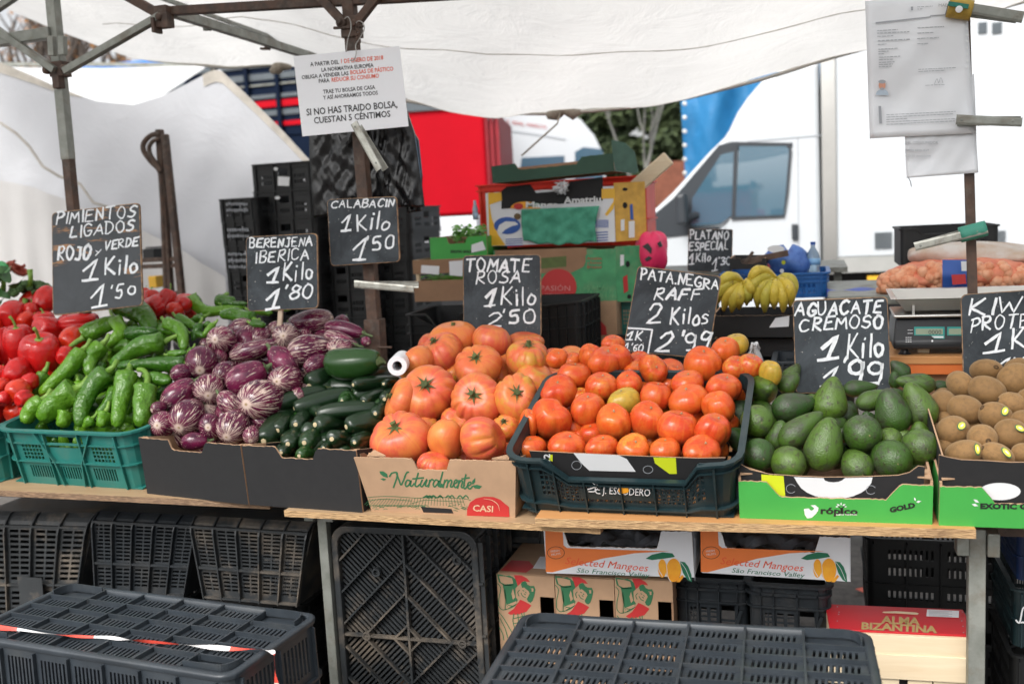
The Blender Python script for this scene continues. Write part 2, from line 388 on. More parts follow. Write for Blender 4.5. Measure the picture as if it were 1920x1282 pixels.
m_wire = simple('wire_steel', (.35,.34,.32), .35, .2, 20, metal=.8)
m_wood = simple('raw_pine', (.74,.58,.38), .65, .1, 12, bump=.1)
m_stake = simple('weathered_stake', (.20,.12,.07), .8, .5, 60, c2=(.36,.25,.15), bump=.4)
m_palewood = simple('pale_stake', (.40,.30,.22), .8, .3, 40, c2=(.5,.4,.3))
m_rubber = simple('black_rubber', (.02,.02,.022), .6, .2, 20)
m_dark = simple('painted_dark_void', (.012,.012,.013), .9, .2, 20)  # near-black that paints the shade inside holes, slots and hollows
m_scale = simple('scale_body', (.030,.032,.036), .35, .1, 30)
m_lcd = simple('lcd_glass', (.30,.36,.26), .2, .05, 30)
m_lcdrim = simple('lcd_teal_rim', (.02,.30,.27), .4, .05, 30)
m_vanwhite = simple('van_white_paint', (.60,.63,.655), .35, .03, 2, coat=.2)
m_vantrim = simple('van_black_trim', (.035,.042,.05), .45, .1, 5)
m_redtruck = simple('red_truck_paint', (.50,.004,.014), .7, .08, 3, spec=.1)
m_shaderedtruck = simple('shaded_red_curtain', (.30,.008,.018), .6, .2, 10)  # red of the lorry's shaded side, the shade mixed into the colour
m_navy = simple('navy_paint', (.004,.011,.030), .7, .2, 3, spec=.1)
m_bluepaint = simple('blue_paint', (.02,.22,.72), .4, .1, 3)
m_greystrip = simple('grey_strip', (.11,.13,.145), .7, .2, 6)
m_bark = simple('tree_bark', (.10,.085,.075), .9, .4, 15, c2=(.2,.16,.13))
m_barkpale = simple('pale_bark', (.20,.20,.18), .9, .2, 15)
m_asphalt = simple('asphalt', (.13,.12,.11), .9, .35, 25, bump=.5, bscale=120, dirt=(.22,.2,.18), damt=.4)
m_pink = simple('pink_plastic_bag', (.88,.035,.14), .5, .15, 12, bump=.5, bscale=30)
m_bluebag = simple('blue_plastic_bag', (.035,.11,.40), .4, .3, 20, c2=(.12,.25,.6), bump=.8, bscale=30)
m_greencloth = simple('green_rag', (.09,.37,.25), .9, .5, 22, c2=(.05,.25,.16), bump=1.0, bscale=60)
m_brick = simple('brick_wall', (.28,.10,.06), .9, .3, 8)
m_bagwhite = simple('white_plastic_bag', (.75,.76,.78), .35, .1, 20, bump=.8, bscale=40)
m_seam = simple('tarp_hem', (.52,.48,.42), .8, .3, 10)
m_seam2 = simple('pale_hem', (.66,.62,.56), .8, .2, 10)
m_rope = simple('rope', (.42,.37,.30), .9, .3, 80)
m_teallbl = simple('teal_fabric_sleeve', (.01,.18,.13), .6, .3, 150)
m_ylbl = simple('ochre_sleeve', (.45,.30,.05), .7, .3, 60)
m_darkglass_c = (.02,.03,.035)
def _glass():
    t = NT('vehicle_window_glass'); v = t.co(False); b = t.bsdf((.07,.15,.21), .03); t.set(b, 'IOR', 2.4); return t.fin(b)  # blue base tint stands in for sky reflected in the panes
m_glass = _glass()
def _bottle():
    t = NT('clear_blue_bottle'); b = t.bsdf((.55,.75,.92), .1); t.set(b, 'Transmission Weight', .6); return t.fin(b)
m_bottle = _bottle()
def _lcd():
    return simple('display_window', (.22,.38,.5), .2)
def _bagblack():
    t = NT('black_bin_bag'); v = t.co(False); 
    a = t.noise(t.co(False, (1,1,.55)), 8, 2.5, .5, .8); h = t.math('ABSOLUTE', t.math('SUBTRACT', a, .5)); h2 = t.math('ABSOLUTE', t.math('SUBTRACT', t.noise(v, 17, 2, .5, .5), .5)); h = t.math('ADD', h, t.math('MULTIPLY', h2, .4)); return t.fin(t.bsdf((.005,.005,.006), .22, t.bump(h, .10, .03)))
m_bag = _bagblack()
m_tarp = sheetmat('white_canopy_tarp', (.86,.85,.825), .66, .6, .12, 1.3, .6, 4)
m_backtarp = sheetmat('grey_white_tarpaulin', (.68,.69,.715), .36, .5, .10, 1.6, .5, 3)
m_roofsheet = sheetmat('bright_roof_sheet', (.88,.89,.9), .3, .6, .04, 2, .2, 4)
m_bluetarp = sheetmat('blue_tarpaulin', (.035,.26,.56), .25, .45, .2, 2, .6, 4)
def _chip(name, c1, c2):
    t = NT(name); v = t.co(False, (60, 260, 340)); vo = t.n('ShaderNodeTexVoronoi', Vector=v, Scale=1.0); v2 = t.co(False)
    col = t.mix(vo.outputs['Color'], c1, c2); n = t.noise(v2, 9, 5); col = t.mix(t.ramp(n, .58, .75, 0, .6), col, (.12,.07,.04))
    return t.fin(t.bsdf(col, .85, t.bump(vo.outputs[0], .6, .003)))
m_chip = _chip('chipboard_edge', (.52,.34,.17), (.28,.165,.08))
m_chipold = _chip('weathered_chipboard_edge', (.30,.19,.11), (.13,.08,.05))
def _plank(name, c1, c2, sc=(2, 30, 30)):
    t = NT(name); v = t.co(False, sc); n = t.noise(v, 2.0, 6, .6, .5); n2 = t.noise(t.co(False), 5, 4)
    col = t.mix(t.ramp(n, .3, .7), c1, c2); col = t.mix(t.ramp(n2, .55, .75, 0, .3), col, (.2,.13,.08)); return t.fin(t.bsdf(col, .5, t.bump(n, .15, .001)))
m_veneer = _plank('orange_veneer', (.66,.33,.13), (.56,.26,.09))
m_pine = _plank('pine_board', (.78,.66,.47), (.70,.55,.36), (1.5, 25, 25))
m_board = _plank('pale_board_top', (.48,.33,.19), (.36,.23,.13))
def _slate():
    t = NT('chalkboard_paint'); v = t.co(); n = t.noise(v, 9, 6, .65, .8); n2 = t.noise(v, 60, 5, .7)
    col = t.mix(t.ramp(n, .35, .72), (.016,.021,.026), (.060,.072,.083)); sp = t.noise(v, 170, 2, .5)
    col = t.mix(t.ramp(sp, .715, .74, 0, .7), col, (.5,.48,.44))
    w = t.noise(t.co(True, (1, 1, 3)), 34, 4, .7); edge = t.ramp(w, .70, .74, 0, .85); col = t.mix(edge, col, (.22,.14,.08))
    b = t.bsdf(col, .6, t.bump(n2, .15, .001)); t.set(b, 'Specular IOR Level', .3); return t.fin(b)
m_slate = _slate()
def _slateworn():
    t = NT('worn_chalkboard_paint'); v = t.co(); n = t.noise(v, 9, 6, .65, .8); w = t.noise(t.co(True, (5, 5, 38)), 1.0, 6, .72, .3); g = t.noise(t.co(True), 7.0, 3)
    col = t.mix(t.ramp(n, .35, .72), (.016,.021,.026), (.04,.048,.056)); f = t.math('MULTIPLY', t.ramp(w, .575, .61), t.ramp(g, .50, .58)); col = t.mix(f, col, (.34,.17,.07))
    return t.fin(t.bsdf(col, .5, t.bump(f, .4, .001)))
m_slateworn = _slateworn()
m_slateedge = simple('board_edge_wood', (.40,.24,.13), .8, .5, 60, c2=(.10,.07,.05))
def _chalk():
    t = NT('white_brush_paint'); v = t.co(True); n = t.noise(v, 90, 4, .7); col = t.mix(t.ramp(n, .3, .75), (.86,.88,.90), (.60,.63,.66))
    b = t.bsdf(col, .8); tr = t.n('ShaderNodeBsdfTransparent'); n2 = t.noise(v, 160, 5, .75); f = t.ramp(n2, .68, .72, 0, .9)
    return t.fin(t.n('ShaderNodeMixShader', i0=f, i1=b.outputs[0], i2=tr.outputs[0]))
m_chalk = _chalk()
# ---- produce
def _tomato(name, cA, cB, cC, g0=.6, g1=.8, fresh=.25, nl=16.0, la=.35):
    t = NT(name); v = t.co(); oc = t.n('ShaderNodeTexCoord').outputs['Object']; n = t.noise(v, 1.3, 4, .6, .5); r = t.rand()
    base = t.mix(r, cA, cB); z = t.n('ShaderNodeSeparateXYZ', i0=oc)
    ang = t.math('ARCTAN2', z.outputs[1], z.outputs[0]); st = t.noise(t.n('ShaderNodeCombineXYZ', i0=t.math('MULTIPLY', t.math('COSINE', ang), 4.0), i1=t.math('MULTIPLY', t.math('SINE', ang), 4.0), i2=t.math('ADD', t.math('MULTIPLY', z.outputs[2], .5), t.math('MULTIPLY', r, 19.0))).outputs[0], 1.5, 4, .6)
    base = t.mix(t.ramp(st, .50, .68, 0, la), base, cC)
    base = t.mix(t.ramp(n, .42, .66, 0, .6), base, cC)
    f = t.math('MULTIPLY', t.ramp(t.noise(v, 1.6, 3, .6), .50, .62), t.ramp(t.math('FRACT', t.math('MULTIPLY', r, 7.3)), g0, g1, 0, .7))
    base = t.mix(f, base, (.50,.30,.03)); sp = t.noise(v, 24, 2)
    base = t.mix(t.ramp(sp, .72, .75, 0, .35), base, (.60,.36,.18)); base = t.mix(t.ramp(t.noise(v, 7, 6, .75, 1.0), .66, .70, 0, .3), base, (.30,.10,.04))
    b = t.bsdf(base, fresh, t.bump(t.noise(v, 2.2, 3), .25, .006)); t.set(b, 'Subsurface Weight', .12); t.set(b, 'Subsurface Radius', (.02,.006,.002)); t.set(b, 'Subsurface Scale', .3); t.set(b, 'Specular IOR Level', .4)
    return t.fin(b)
m_raff = _tomato('raff_tomato_skin', (.52,.050,.014), (.60,.098,.016), (.60,.17,.026), .75, .9, .27)
m_rosa = _tomato('pink_tomato_skin', (.58,.080,.050), (.62,.155,.045), (.64,.25,.045), .62, .8, .36, la=.5)
def _eggplant():
    t = NT('striped_aubergine_skin'); oc = t.n('ShaderNodeTexCoord').outputs['Object']; s = t.n('ShaderNodeSeparateXYZ', i0=oc); X, Y, Z = s.outputs
    ang = t.math('ARCTAN2', Y, X); ca = t.math('COSINE', ang); sa = t.math('SINE', ang); r = t.rand()
    off = t.math('MULTIPLY', r, 31.0); rr = t.math('MULTIPLY', r, 1.0)
    # long streaks: fine round the girth, slow along the length (unit body: z from -1 blossom end to 1)
    vec = t.n('ShaderNodeCombineXYZ', i0=t.math('MULTIPLY', ca, 9.0), i1=t.math('MULTIPLY', sa, 9.0), i2=t.math('ADD', t.math('MULTIPLY', Z, 1.7), off)).outputs[0]
    n = t.noise(vec, 1.35, 5, .68, .35)
    # streaks crowd and whiten toward the blossom end
    rad = t.math('SQRT', t.math('ADD', t.math('MULTIPLY', X, X), t.math('MULTIPLY', Y, Y)))
    e = t.math('MULTIPLY', t.ramp(Z, -.25, -1.0), .055); dens = t.math('ADD', n, e); dens = t.math('ADD', dens, t.math('MULTIPLY', t.ramp(t.math('FRACT', t.math('MULTIPLY', r, 5.7)), 0, 1, -.6, .6), .07))
    f = t.ramp(dens, .585, .625)
    star = t.math('MULTIPLY', t.ramp(Z, -.955, -.985), t.ramp(t.math('ADD', rad, t.math('MULTIPLY', n, -.45)), .12, -.02)); f = t.math('MAXIMUM', f, star)
    pur = t.mix(t.math('FRACT', t.math('MULTIPLY', r, 3.3)), (.095,.006,.034), (.19,.018,.066)); pur = t.mix(t.ramp(t.noise(t.co(), 1.5, 3), .35, .7), pur, (.045,.004,.022))
    col = t.mix(f, pur, (.58,.45,.38)); b = t.bsdf(col, .18, t.bump(t.noise(t.co(), 6, 3), .05, .02)); t.set(b, 'Specular IOR Level', .5); return t.fin(b)
m_egg = _eggplant()
def _greenveg(name, a, b_, c, rough=.25, sc=4.0, bump=.15, bsc=8):
    t = NT(name); v = t.co(); r = t.rand(); base = t.mix(r, a, b_); n = t.noise(v, sc, 4, .6, .4); base = t.mix(t.ramp(n, .45, .7, 0, .7), base, c)
    b = t.bsdf(base, rough, t.bump(t.noise(v, bsc, 3), bump, .02)); t.set(b, 'Specular IOR Level', .45); t.set(b, 'Subsurface Weight', .05); t.set(b, 'Subsurface Radius', (.01,.02,.005)); t.set(b, 'Subsurface Scale', .2)
    return t.fin(b)
m_gpep = _greenveg('green_pepper_skin', (.016,.075,.006), (.13,.30,.018), (.04,.15,.010), .18, 10, .5, 40)
m_stemg = _greenveg('green_stem', (.16,.30,.04), (.22,.36,.07), (.12,.25,.03), .45, 30, .3, 60)
m_calyx = _greenveg('dry_green_calyx', (.05,.085,.02), (.09,.13,.03), (.14,.11,.06), .6, 40, .4, 80)
m_aubcalyx = _greenveg('aubergine_calyx', (.11,.20,.07), (.16,.24,.10), (.20,.15,.12), .6, 30, .5, 60)
def _zuc():
    t = NT('courgette_skin'); v = t.co(True, (1, 1, .25)); r = t.rand(); base = t.mix(t.ramp(r, .55, 1.0), (.007,.022,.008), (.018,.065,.011)); sp = t.noise(v, 55, 3, .7)
    base = t.mix(t.ramp(sp, .60, .72, 0, .45), base, (.07,.16,.04)); b = t.bsdf(base, .27, t.bump(t.noise(t.co(), 14, 3), .06, .01)); return t.fin(b)
m_zuc = _zuc()
def _avo():
    t = NT('avocado_skin'); v = t.co(); r = t.rand(); base = t.mix(r, (.020,.062,.010), (.085,.155,.018)); n = t.noise(v, 1.3, 5, .6, .5); base = t.mix(t.ramp(n, .48, .66, 0, .8), base, (.045,.050,.034))
    d = t.noise(v, 3.2, 7, .78, .8); base = t.mix(t.ramp(d, .545, .60, 0, .85), base, (.030,.020,.014)); b = t.bsdf(base, .30, t.bump(t.noise(v, 15, 3, .6), .42, .004)); return t.fin(b)
m_avo = _avo()
def _kiwi():
    t = NT('kiwi_skin'); v = t.co(); r = t.rand(); base = t.mix(r, (.22,.118,.038), (.30,.165,.058)); base = t.mix(t.ramp(t.noise(v, 4, 5, .6), .45, .7, 0, .6), base, (.13,.070,.026)); base = t.mix(t.ramp(t.noise(v, 90, 2), .60, .66, 0, .4), base, (.13,.07,.03))
    b = t.bsdf(base, .62, t.bump(t.noise(v, 40, 3, .8), .5, .003)); t.set(b, 'Sheen Weight', .35); t.set(b, 'Sheen Roughness', .4); t.set(b, 'Sheen Tint', (.8,.65,.45)); return t.fin(b)
m_kiwi = _kiwi()
def _redpep():
    t = NT('red_pepper_skin'); v = t.co(); r = t.rand(); base = t.mix(t.ramp(r, .5, 1), (.50,.010,.010), (.60,.040,.010)); base = t.mix(t.ramp(t.noise(v, 1.5, 3), .5, .7, 0, .6), base, (.32,.007,.010))
    b = t.bsdf(base, .2, t.bump(t.noise(v, 3, 2), .3, .006)); return t.fin(b)
m_rpep = _redpep()
m_nub = simple('dry_scar', (.44,.32,.17), .8, .5, 90, c2=(.2,.13,.07))
m_kiwinub = simple('kiwi_tip', (.11,.06,.025), .9, .5, 90)
def _ban():
    t = NT('banana_skin'); v = t.co(); base = t.mix(t.rand(), (.58,.43,.05), (.42,.38,.05)); base = t.mix(t.ramp(t.noise(v, 40, 4, .7), .56, .68, 0, .7), base, (.20,.13,.03)); return t.fin(t.bsdf(base, .5))
m_ban = _ban()
m_broc = simple('broccoli_floret', (.05,.10,.03), .85, .5, 120, c2=(.07,.13,.04), bump=1.0, bscale=220)
m_leaf = simple('leaf_green', (.03,.12,.03), .45, .4, 30, c2=(.07,.20,.04), bump=.3, bscale=40)
m_lettuce = simple('lettuce_green', (.07,.24,.02), .5, .5, 60, c2=(.13,.36,.04), bump=.4)
m_conifer = simple('conifer_foliage', (.035,.055,.022), .8, .5, 3, c2=(.065,.09,.03))
m_onion = simple('onion_net', (.60,.13,.06), .6, .3, 30, c2=(.75,.28,.16), bump=.5, bscale=50)
# ================================================================ ground
g = MB(); g.grid(lambda u, v: Vector((-60+120*u, -20+160*v, 0)), 40, 40)
tag(g.build('ground', m_asphalt), 'grey asphalt of the market square', kind='structure')

def interp(pts, u):
    u = u*(len(pts)-1); i = min(int(u), len(pts)-2); t = u-i; return pts[i].lerp(pts[i+1], t)
def resample(pts, n):
    P = [Vector(p) for p in pts]; L = [0]
    for a, b in zip(P, P[1:]): L.append(L[-1]+(b-a).length)
    out = []
    for k in range(n+1):
        d = L[-1]*k/n; i = 0
        while i < len(L)-2 and L[i+1] < d: i += 1
        out.append(P[i].lerp(P[i+1], (d-L[i])/max(1e-9, L[i+1]-L[i])))
    return out
def nz(x, y, s=1.0, seed=0.0):
    return math.sin(x*s*1.7+seed)*math.cos(y*s*2.3+seed*1.3)*.5+math.sin(x*s*4.1+y*s*3.2+seed*2)*.25+math.sin(x*s*9.3-y*s*7.1+seed)*.12

# ================================================================ market stall canopy
edge_px = [(-260,-120),(-120,-60),(20,15),(60,38),(120,60),(200,88),(270,112),(350,120),(430,128),(540,120),(640,150),(760,190),(850,205),(930,213),(1040,215),(1180,203),(1290,185),(1430,150),(1550,112),(1650,85),(1760,52),(1880,15),(2050,-30)]
edge = resample([PY(x, y, 4.3) for x, y in edge_px], 110)
def canopy_fn(u, v):
    e = interp(edge, u); fx = -4.2+6.2*u; s = v
    p = Vector((e.x*(1-s)+fx*s, 4.3*(1-s)+0.9*s, e.z*(1-s)+2.72*s)); sag = -.10*math.sin(PI*v)*(.6+.4*math.cos(u*9)); fold = .02*nz(p.x*1.5, p.y*1.2, 1.4)
    p.z += sag*.6 + fold + .03*math.sin(u*40+v*5)*(1-v)**3*.4; return p
mb = MB(); mb.grid(canopy_fn, 110, 36)
can = thing('market_canopy', 'large cream white canopy sheet stretched over the whole stall', 'canopy', (0, 4.3, 2.2))
mb.build('canopy_sheet', m_tarp, can, smooth=True)
hb = MB(); hb.tube([p+Vector((0, -.004, .002)) for p in edge], .008, 6); hb.build('hem', m_seam2, can, smooth=True)
sb = MB()
for vv in (.17, .42):
    sb.tube([canopy_fn(.32+.66*i/50, vv+.05*math.sin(i/12))-Vector((0, 0, .001)) for i in range(51)], .002, 5)
sb.build('seam', m_seam2, can, smooth=True)
k = MB(); kp = PY(1042, 212, 4.3); k.tube([kp+Vector((.04*i, 0, .012*math.sin(i*2))) for i in range(-1, 4)], [.015, .034, .022, .028, .008], 8)
k.tube([PY(1050,212,4.28), PY(1045,232,4.25), PY(978,292,4.2)], .004, 5); k.build('tie_rope', m_rope, can, smooth=True)
k = MB(); kp = PY(520, 128, 4.28); k.tube([kp+Vector((.035*i, 0, .014*math.sin(i*1.7))) for i in range(-1, 3)], [.012, .03, .026, .01], 8); k.build('tie_knot', m_rope, can, smooth=True)

# ================================================================ steel frame of the stall
fr = thing('stall_frame', 'rusty and galvanised steel tube frame holding up the canopy', 'stall frame', (-1.0, 2.8, 0))
FY = 2.78
def pole(pxs, Y, w, mats, name='pole', top=None, base=None, lbl=None):
    P = [PY(x, y, Y) for x, y in pxs]
    b = MB(); d = (P[0]-P[-1]).normalized()
    a0 = P[0] + d*(0.5) if top is None else P[0]
    b.bar(P[-1] if base is None else base, a0, w, w*1.0, (0, 1, 0)); o = b.build(name, mats, fr, bevel=.003)
    if lbl: o['label'] = lbl
    return o
# left pole: grey above, brown below, hidden behind the sign
pole([(96,-30),(128,300)], FY, .034, m_galv, lbl='grey galvanised pole at the far left'); 
b = MB(); b.bar(PY(128,295,FY), PY(140,420,FY), .031, .031, (0,1,0)); b.bar(PY(140,420,FY), Vector((PY(140,420,FY).x+.02, FY, .0)), .031, .031, (0,1,0)); b.build('pole', m_rust, fr, bevel=.003)
# centre pole and its socket
b = MB(); b.bar(PY(636,-235,FY), PY(703,612,FY), .036, .036, (0,1,0)); c_pole = b.build('pole', m_rust, fr, bevel=.003)
b = MB(); b.bar(PY(702,598,FY-.003), PY(707,690,FY-.003), .052, .048, (0,1,0)); b.bar(PY(707,690,FY), Vector((PY(707,690,FY).x+.03, FY, 0)), .04, .04, (0,1,0)); b.tube([PY(708,651,FY-.03), PY(735,651,FY-.03)], .004, 6); b.build('pole_socket', m_rust, fr, bevel=.002)
# right thin bar
b = MB(); b.bar(PY(1800,-300,2.72), PY(1826,640,2.72), .022, .018, (0,1,0)); b.build('pole', m_rust, fr, bevel=.002)
J = FY; jt = PY(304,30,J)
b = MB(); b.bar(jt, PY(-160,-230,J+.0), .028, .028, (0,0,1)); b.build('roof_bar', m_rust, fr, bevel=.002)
b = MB(); b.bar(PY(310,22,J), PY(1900,-70,J), .030, .026, (0,0,1)); b.build('roof_bar', m_rust, fr, bevel=.002)
b = MB(); b.bar(PY(325,24,J+.03), PY(590,108,3.9), .026, .03, (0,0,1)); b.build('roof_bar', m_galv, fr, bevel=.002)
b = MB(); b.bar(PY(200,-40,J+.05), PY(560,88,4.1), .012, .014, (0,0,1)); b.build('thin_roof_bar', m_galv, fr)
def jit_clamp(cx, cy, Y):
    b = MB(); f = frame_yaw(PY(cx, cy, Y), 0); b.box(f, -.022, .022, -.02, .02, -.03, .035); b.box(f, -.03, -.018, -.03, .012, -.045, .0); b.box(f, .006, .03, -.028, -.006, -.035, .01); b.lathe(Fr(f.p(0,-.02,0), f.ux, f.uz, -f.uy), [(.012,-.002),(.012,.012),(.006,.016)], 8); return b
jit_clamp(308, 34, J-.02).build('roof_joint', m_rust, fr, bevel=.002)
for (x, y) in ((392,50), (385,50)): 
    b = MB(); b.tube([PY(x,y-12,3.05), PY(x,y+8,3.05)], .008, 8); b.build('peg', m_galv, fr)
b = MB(); b.tube([PY(498,78,3.5), PY(498,92,3.5)], .005, 6); b.bar(PY(490,92,3.5), PY(505,92,3.5), .02, .008); b.build('peg', m_rust, fr)
# left pole collar, braces and arms
f = frame_yaw(PY(113,132,J-.004), 0); b = MB(); b.box(f, -.026, .026, -.022, .022, -.022, .026); b.box(f, -.012, .014, -.03, .0, -.06, -.02)
for sx in (-.034, .034): b.lathe(Fr(f.p(sx,-.018,.0), f.ux, f.uz, -f.uy), [(.013,-.004),(.013,.012),(.005,.018)], 8)
b.build('pole_collar', m_rust, fr, bevel=.002)
b = MB(); b.bar(PY(122,134,J-.03), PY(302,30,J-.03), .026, .022, (0,0,1)); b.build('brace', m_galv, fr, bevel=.002)
b = MB(); b.bar(PY(104,132,J-.03), PY(-260,-120,J-.03), .026, .022, (0,0,1)); b.build('brace', m_galv, fr, bevel=.002)
b = MB(); b.bar(PY(98,62,J-.01), PY(-420,140,J-.01), .036, .036, (0,0,1)); b.build('arm', m_galv, fr, bevel=.003)
b = MB(); b.bar(PY(-420,300,J-.02), PY(60,-28,J-.02), .022, .022, (0,0,1)); b.build('brace', m_galv, fr, bevel=.002)
b = MB(); b.bar(PY(97,68,J-.05), PY(99,105,J-.05), .022, .02, (0,1,0)); b.bar(PY(117,68,J-.05), PY(118,104,J-.05), .022, .02, (0,1,0)); b.build('sleeve', m_galv, fr, bevel=.002)
# centre pole collar with braces, chain and hook
b = MB(); f = frame_yaw(PY(660,52,J-.004), 0); b.box(f, -.026, .026, -.024, .022, -.03, .03)
for sx, sz in ((-.02,.012), (.026,.002)): b.lathe(Fr(f.p(sx,-.02,sz), f.ux, f.uz, -f.uy), [(.016,-.004),(.016,.014),(.008,.02),(.008,.03)], 10)
b.bar(f.p(-.045,-.03,-.002), f.p(.05,-.03,-.006), .008, .008); b.build('pole_collar', m_rust, fr, bevel=.002)
b = MB(); b.bar(PY(645,44,J-.03), PY(440,-180,J-.03), .022, .024, (0,0,1)); b.build('brace', m_rust, fr, bevel=.002)
b = MB(); b.bar(PY(672,40,J-.03), PY(850,-190,J-.03), .022, .024, (0,0,1)); b.build('brace', m_rust, fr, bevel=.002)
b = MB()
for i in range(5):
    cx, cy = 670+i*.6, 52+i*8.5; q = [PY(cx+x_*(4 if i%2 else 2.4), cy+y_*6, J-.05) for x_, y_ in [(math.cos(a), math.sin(a)) for a in [2*PI*j/10 for j in range(11)]]]
    b.tube(q, .0022, 5, cap=False)
b.build('chain', m_rust, fr, smooth=True)

# ================================================================ table tops on trestle legs
def board(name, pa, pb, z, dp, th, mats, label, ext=(0, 0), under=None):
    A = PZ(pa[0], pa[1], z); B = PZ(pb[0], pb[1], z); ux = (B-A).normalized()
    if abs(ux.y) > .1: ux = Vector((1, .01, 0)).normalized()
    uy = Vector((-ux.y, ux.x, 0)); A = A-ux*ext[0]; w = (B-A).length+ext[1]
    f = Fr(A, ux, uy, Vector((0, 0, 1))); t = MB(); o = thing(name, label, 'board', f.p(w/2, dp/2, -th), None)
    # front edge slightly ragged
    n = int(w/.02); V = []; F = []; M = []; rr = random.Random(len(label))
    for i in range(n+1):
        x = w*i/n; j = rr.uniform(-.0012, .0008); V += [f.p(x, j, 0), f.p(x, dp, 0), f.p(x, dp, -th), f.p(x, j*.5+rr.uniform(-.001,.001), -th)]
    for i in range(n):
        a = i*4; b = a+4; F += [(a, b, b+1, a+1), (a+1, b+1, b+2, a+2), (a+2, b+2, b+3, a+3), (a+3, b+3, b, a)]; M += [0, 1, 0, 1]
    F += [(0, 1, 2, 3), (n*4+3, n*4+2, n*4+1, n*4)]; M += [1, 1]
    t.add(V, F, M); t.build('tabletop', mats, o); return o
board('table_board', (0,919), (467,941), .80, .75, .016, [m_board, m_chipold], 'weathered brown chipboard plank under the teal pepper crate', ext=(.5, .06))
board('table_board', (640,962), (997,981), .80, .80, .016, [m_board, m_chip], 'pale chipboard plank under the brown cardboard tomato box', ext=(.16, .16))
board('table_board', (1003,971), (1830,992), .822, .78, .0195, [m_veneer, m_chip], 'orange veneered chipboard board under the dark green tomato crate', ext=(0, 0))
board('table_board', (1872,972), (1920,980), .815, .78, .016, [m_board, m_chipold], 'worn wooden board end under the kiwi box', ext=(0, .5))
tr = thing('trestle_table', 'rusty steel trestle legs and rails under the stall boards', 'trestle', (-.5, 2.4, 0))
def leg(px, py, Y, w, m):
    P = PY(px, py, Y); b = MB(); b.bar(Vector((P.x, Y, 0)), Vector((P.x, Y, .782)), w, w, (0,1,0), 0); b.build('leg', m, tr, bevel=.002)
    f = frame_yaw(Vector((P.x, Y, .782)), 0); b = MB(); b.box(f, -.042, -w/2-.001, -.030, .02, -.055, -.004); b.build('bracket', m, tr, bevel=.002); b = MB(); b.box(f, w/2+.001, .042, -.030, .02, -.055, -.004)
    b.build('bracket', m, tr, bevel=.002)
leg(612, 1040, 2.30, .026, m_galv); leg(1830, 1100, 2.26, .034, m_galv)
b = MB(); b.bar(Vector((-2.6, 2.32, .765)), Vector((.5, 2.32, .765)), .03, .03); b.build('rail', m_rust, tr)
b = MB(); b.bar(Vector((-2.6, 2.78, .765)), Vector((.5, 2.78, .765)), .03, .03); b.build('rail', m_rust, tr)

# ================================================================ tarpaulins of the neighbouring stall, behind on the left
YB = 4.9
top = resample([PY(x, y, YB) for x, y in [(-260,40),(-80,80),(0,117),(60,142),(110,165),(180,190),(250,197),(300,182),(350,158),(392,135),(412,130),(470,185),(530,245),(585,305)]], 90)
def bt(u, v):
    e = interp(top, u); x = e.x + .02*v; z = e.z*(1-v) + .25*v; fold = .05*nz(x, z, 1.8, 2)*min(1, v*4) + .03*math.sin(x*7+z*3)*v + .10*math.sin(v*5+u*3)*v; return Vector((x, YB+fold, z))
mb = MB(); mb.grid(bt, 90, 46)
tp = thing('tarpaulin', 'big grey white tarpaulin wall hanging behind the black crates on the left', 'tarpaulin', (-3.5, YB, .25))
mb.build('sheet', m_backtarp, tp, smooth=True)
hb = MB(); hb.grid(lambda u, v: bt(u*.50, v*.05*(1-u)**.6)+Vector((0, -.006, 0)), 60, 2); hb.build('hem', m_seam, tp, smooth=True)
hb = MB(); hb.grid(lambda u, v: bt(.745+u*.255, v*.03)+Vector((0, -.006, 0)), 20, 2); hb.build('hem', m_seam, tp, smooth=True)
# second, whiter sheet with pleats low down on the left
top2 = resample([PY(x, y, 4.7) for x, y in [(-300,250),(-60,320),(0,338),(70,352),(120,372),(180,400),(260,430),(340,470),(420,520)]], 60)
def bt2(u, v):
    e = interp(top2, u); return Vector((e.x, 4.7+.018*math.sin(e.x*34+math.sin(v*3))*(.3+v)+.03*nz(e.x, v, 2), e.z*(1-v)+.2*v))
mb = MB(); mb.grid(bt2, 220, 16); tp2 = thing('tarpaulin', 'whiter pleated plastic curtain low behind the broccoli at far left', 'tarpaulin', (-4, 4.7, .2)); mb.build('sheet', sheetmat('pleated_white_sheet', (.68,.665,.65), .3, .6, .08, 3, .3, 4), tp2, smooth=True)
hb = MB(); hb.tube([PY(x, y, 4.66) for x, y in [(0,230),(30,250),(55,275),(80,312),(110,330),(150,345),(175,380),(215,392)]], .008, 5); hb.build('seam', m_seam, tp2, smooth=True)
# bright roof of the stall behind
mb = MB(); R_ = [PY(x, y, 7.5) for x, y in [(-250,120),(-60,122),(60,127),(200,128),(300,124),(392,122)]]
mb.grid(lambda u, v: interp(R_, u)*(1)+Vector((0, -1.6*v, -.75*v)), 20, 8)
rf = thing('stall_roof', 'bright white sunlit roof sheet of the stall behind the tarpaulin', 'stall roof', (-4.5, 7, 1.9)); mb.build('roof_sheet', m_roofsheet, rf, smooth=True)
b = MB(); b.bar(R_[0], R_[-1], .03, .03); b.build('ridge_bar', m_galv, rf)
for q in (R_[0], R_[-1]): b = MB(); b.bar(Vector((q.x, q.y+.05, 0)), q+Vector((0,.05,0)), .03, .03, (0,1,0)); b.build('pole', m_galv, rf)

# ================================================================ vehicles behind
def slab(name, pts, Y, dp, mats, parent, bevel=0, sk=0):
    b = MB(); b.prism([PY(x, y, Y) for x, y in pts], (sk*dp, dp, 0)); return b.build(name, mats, parent, bevel=bevel, recalc=True)
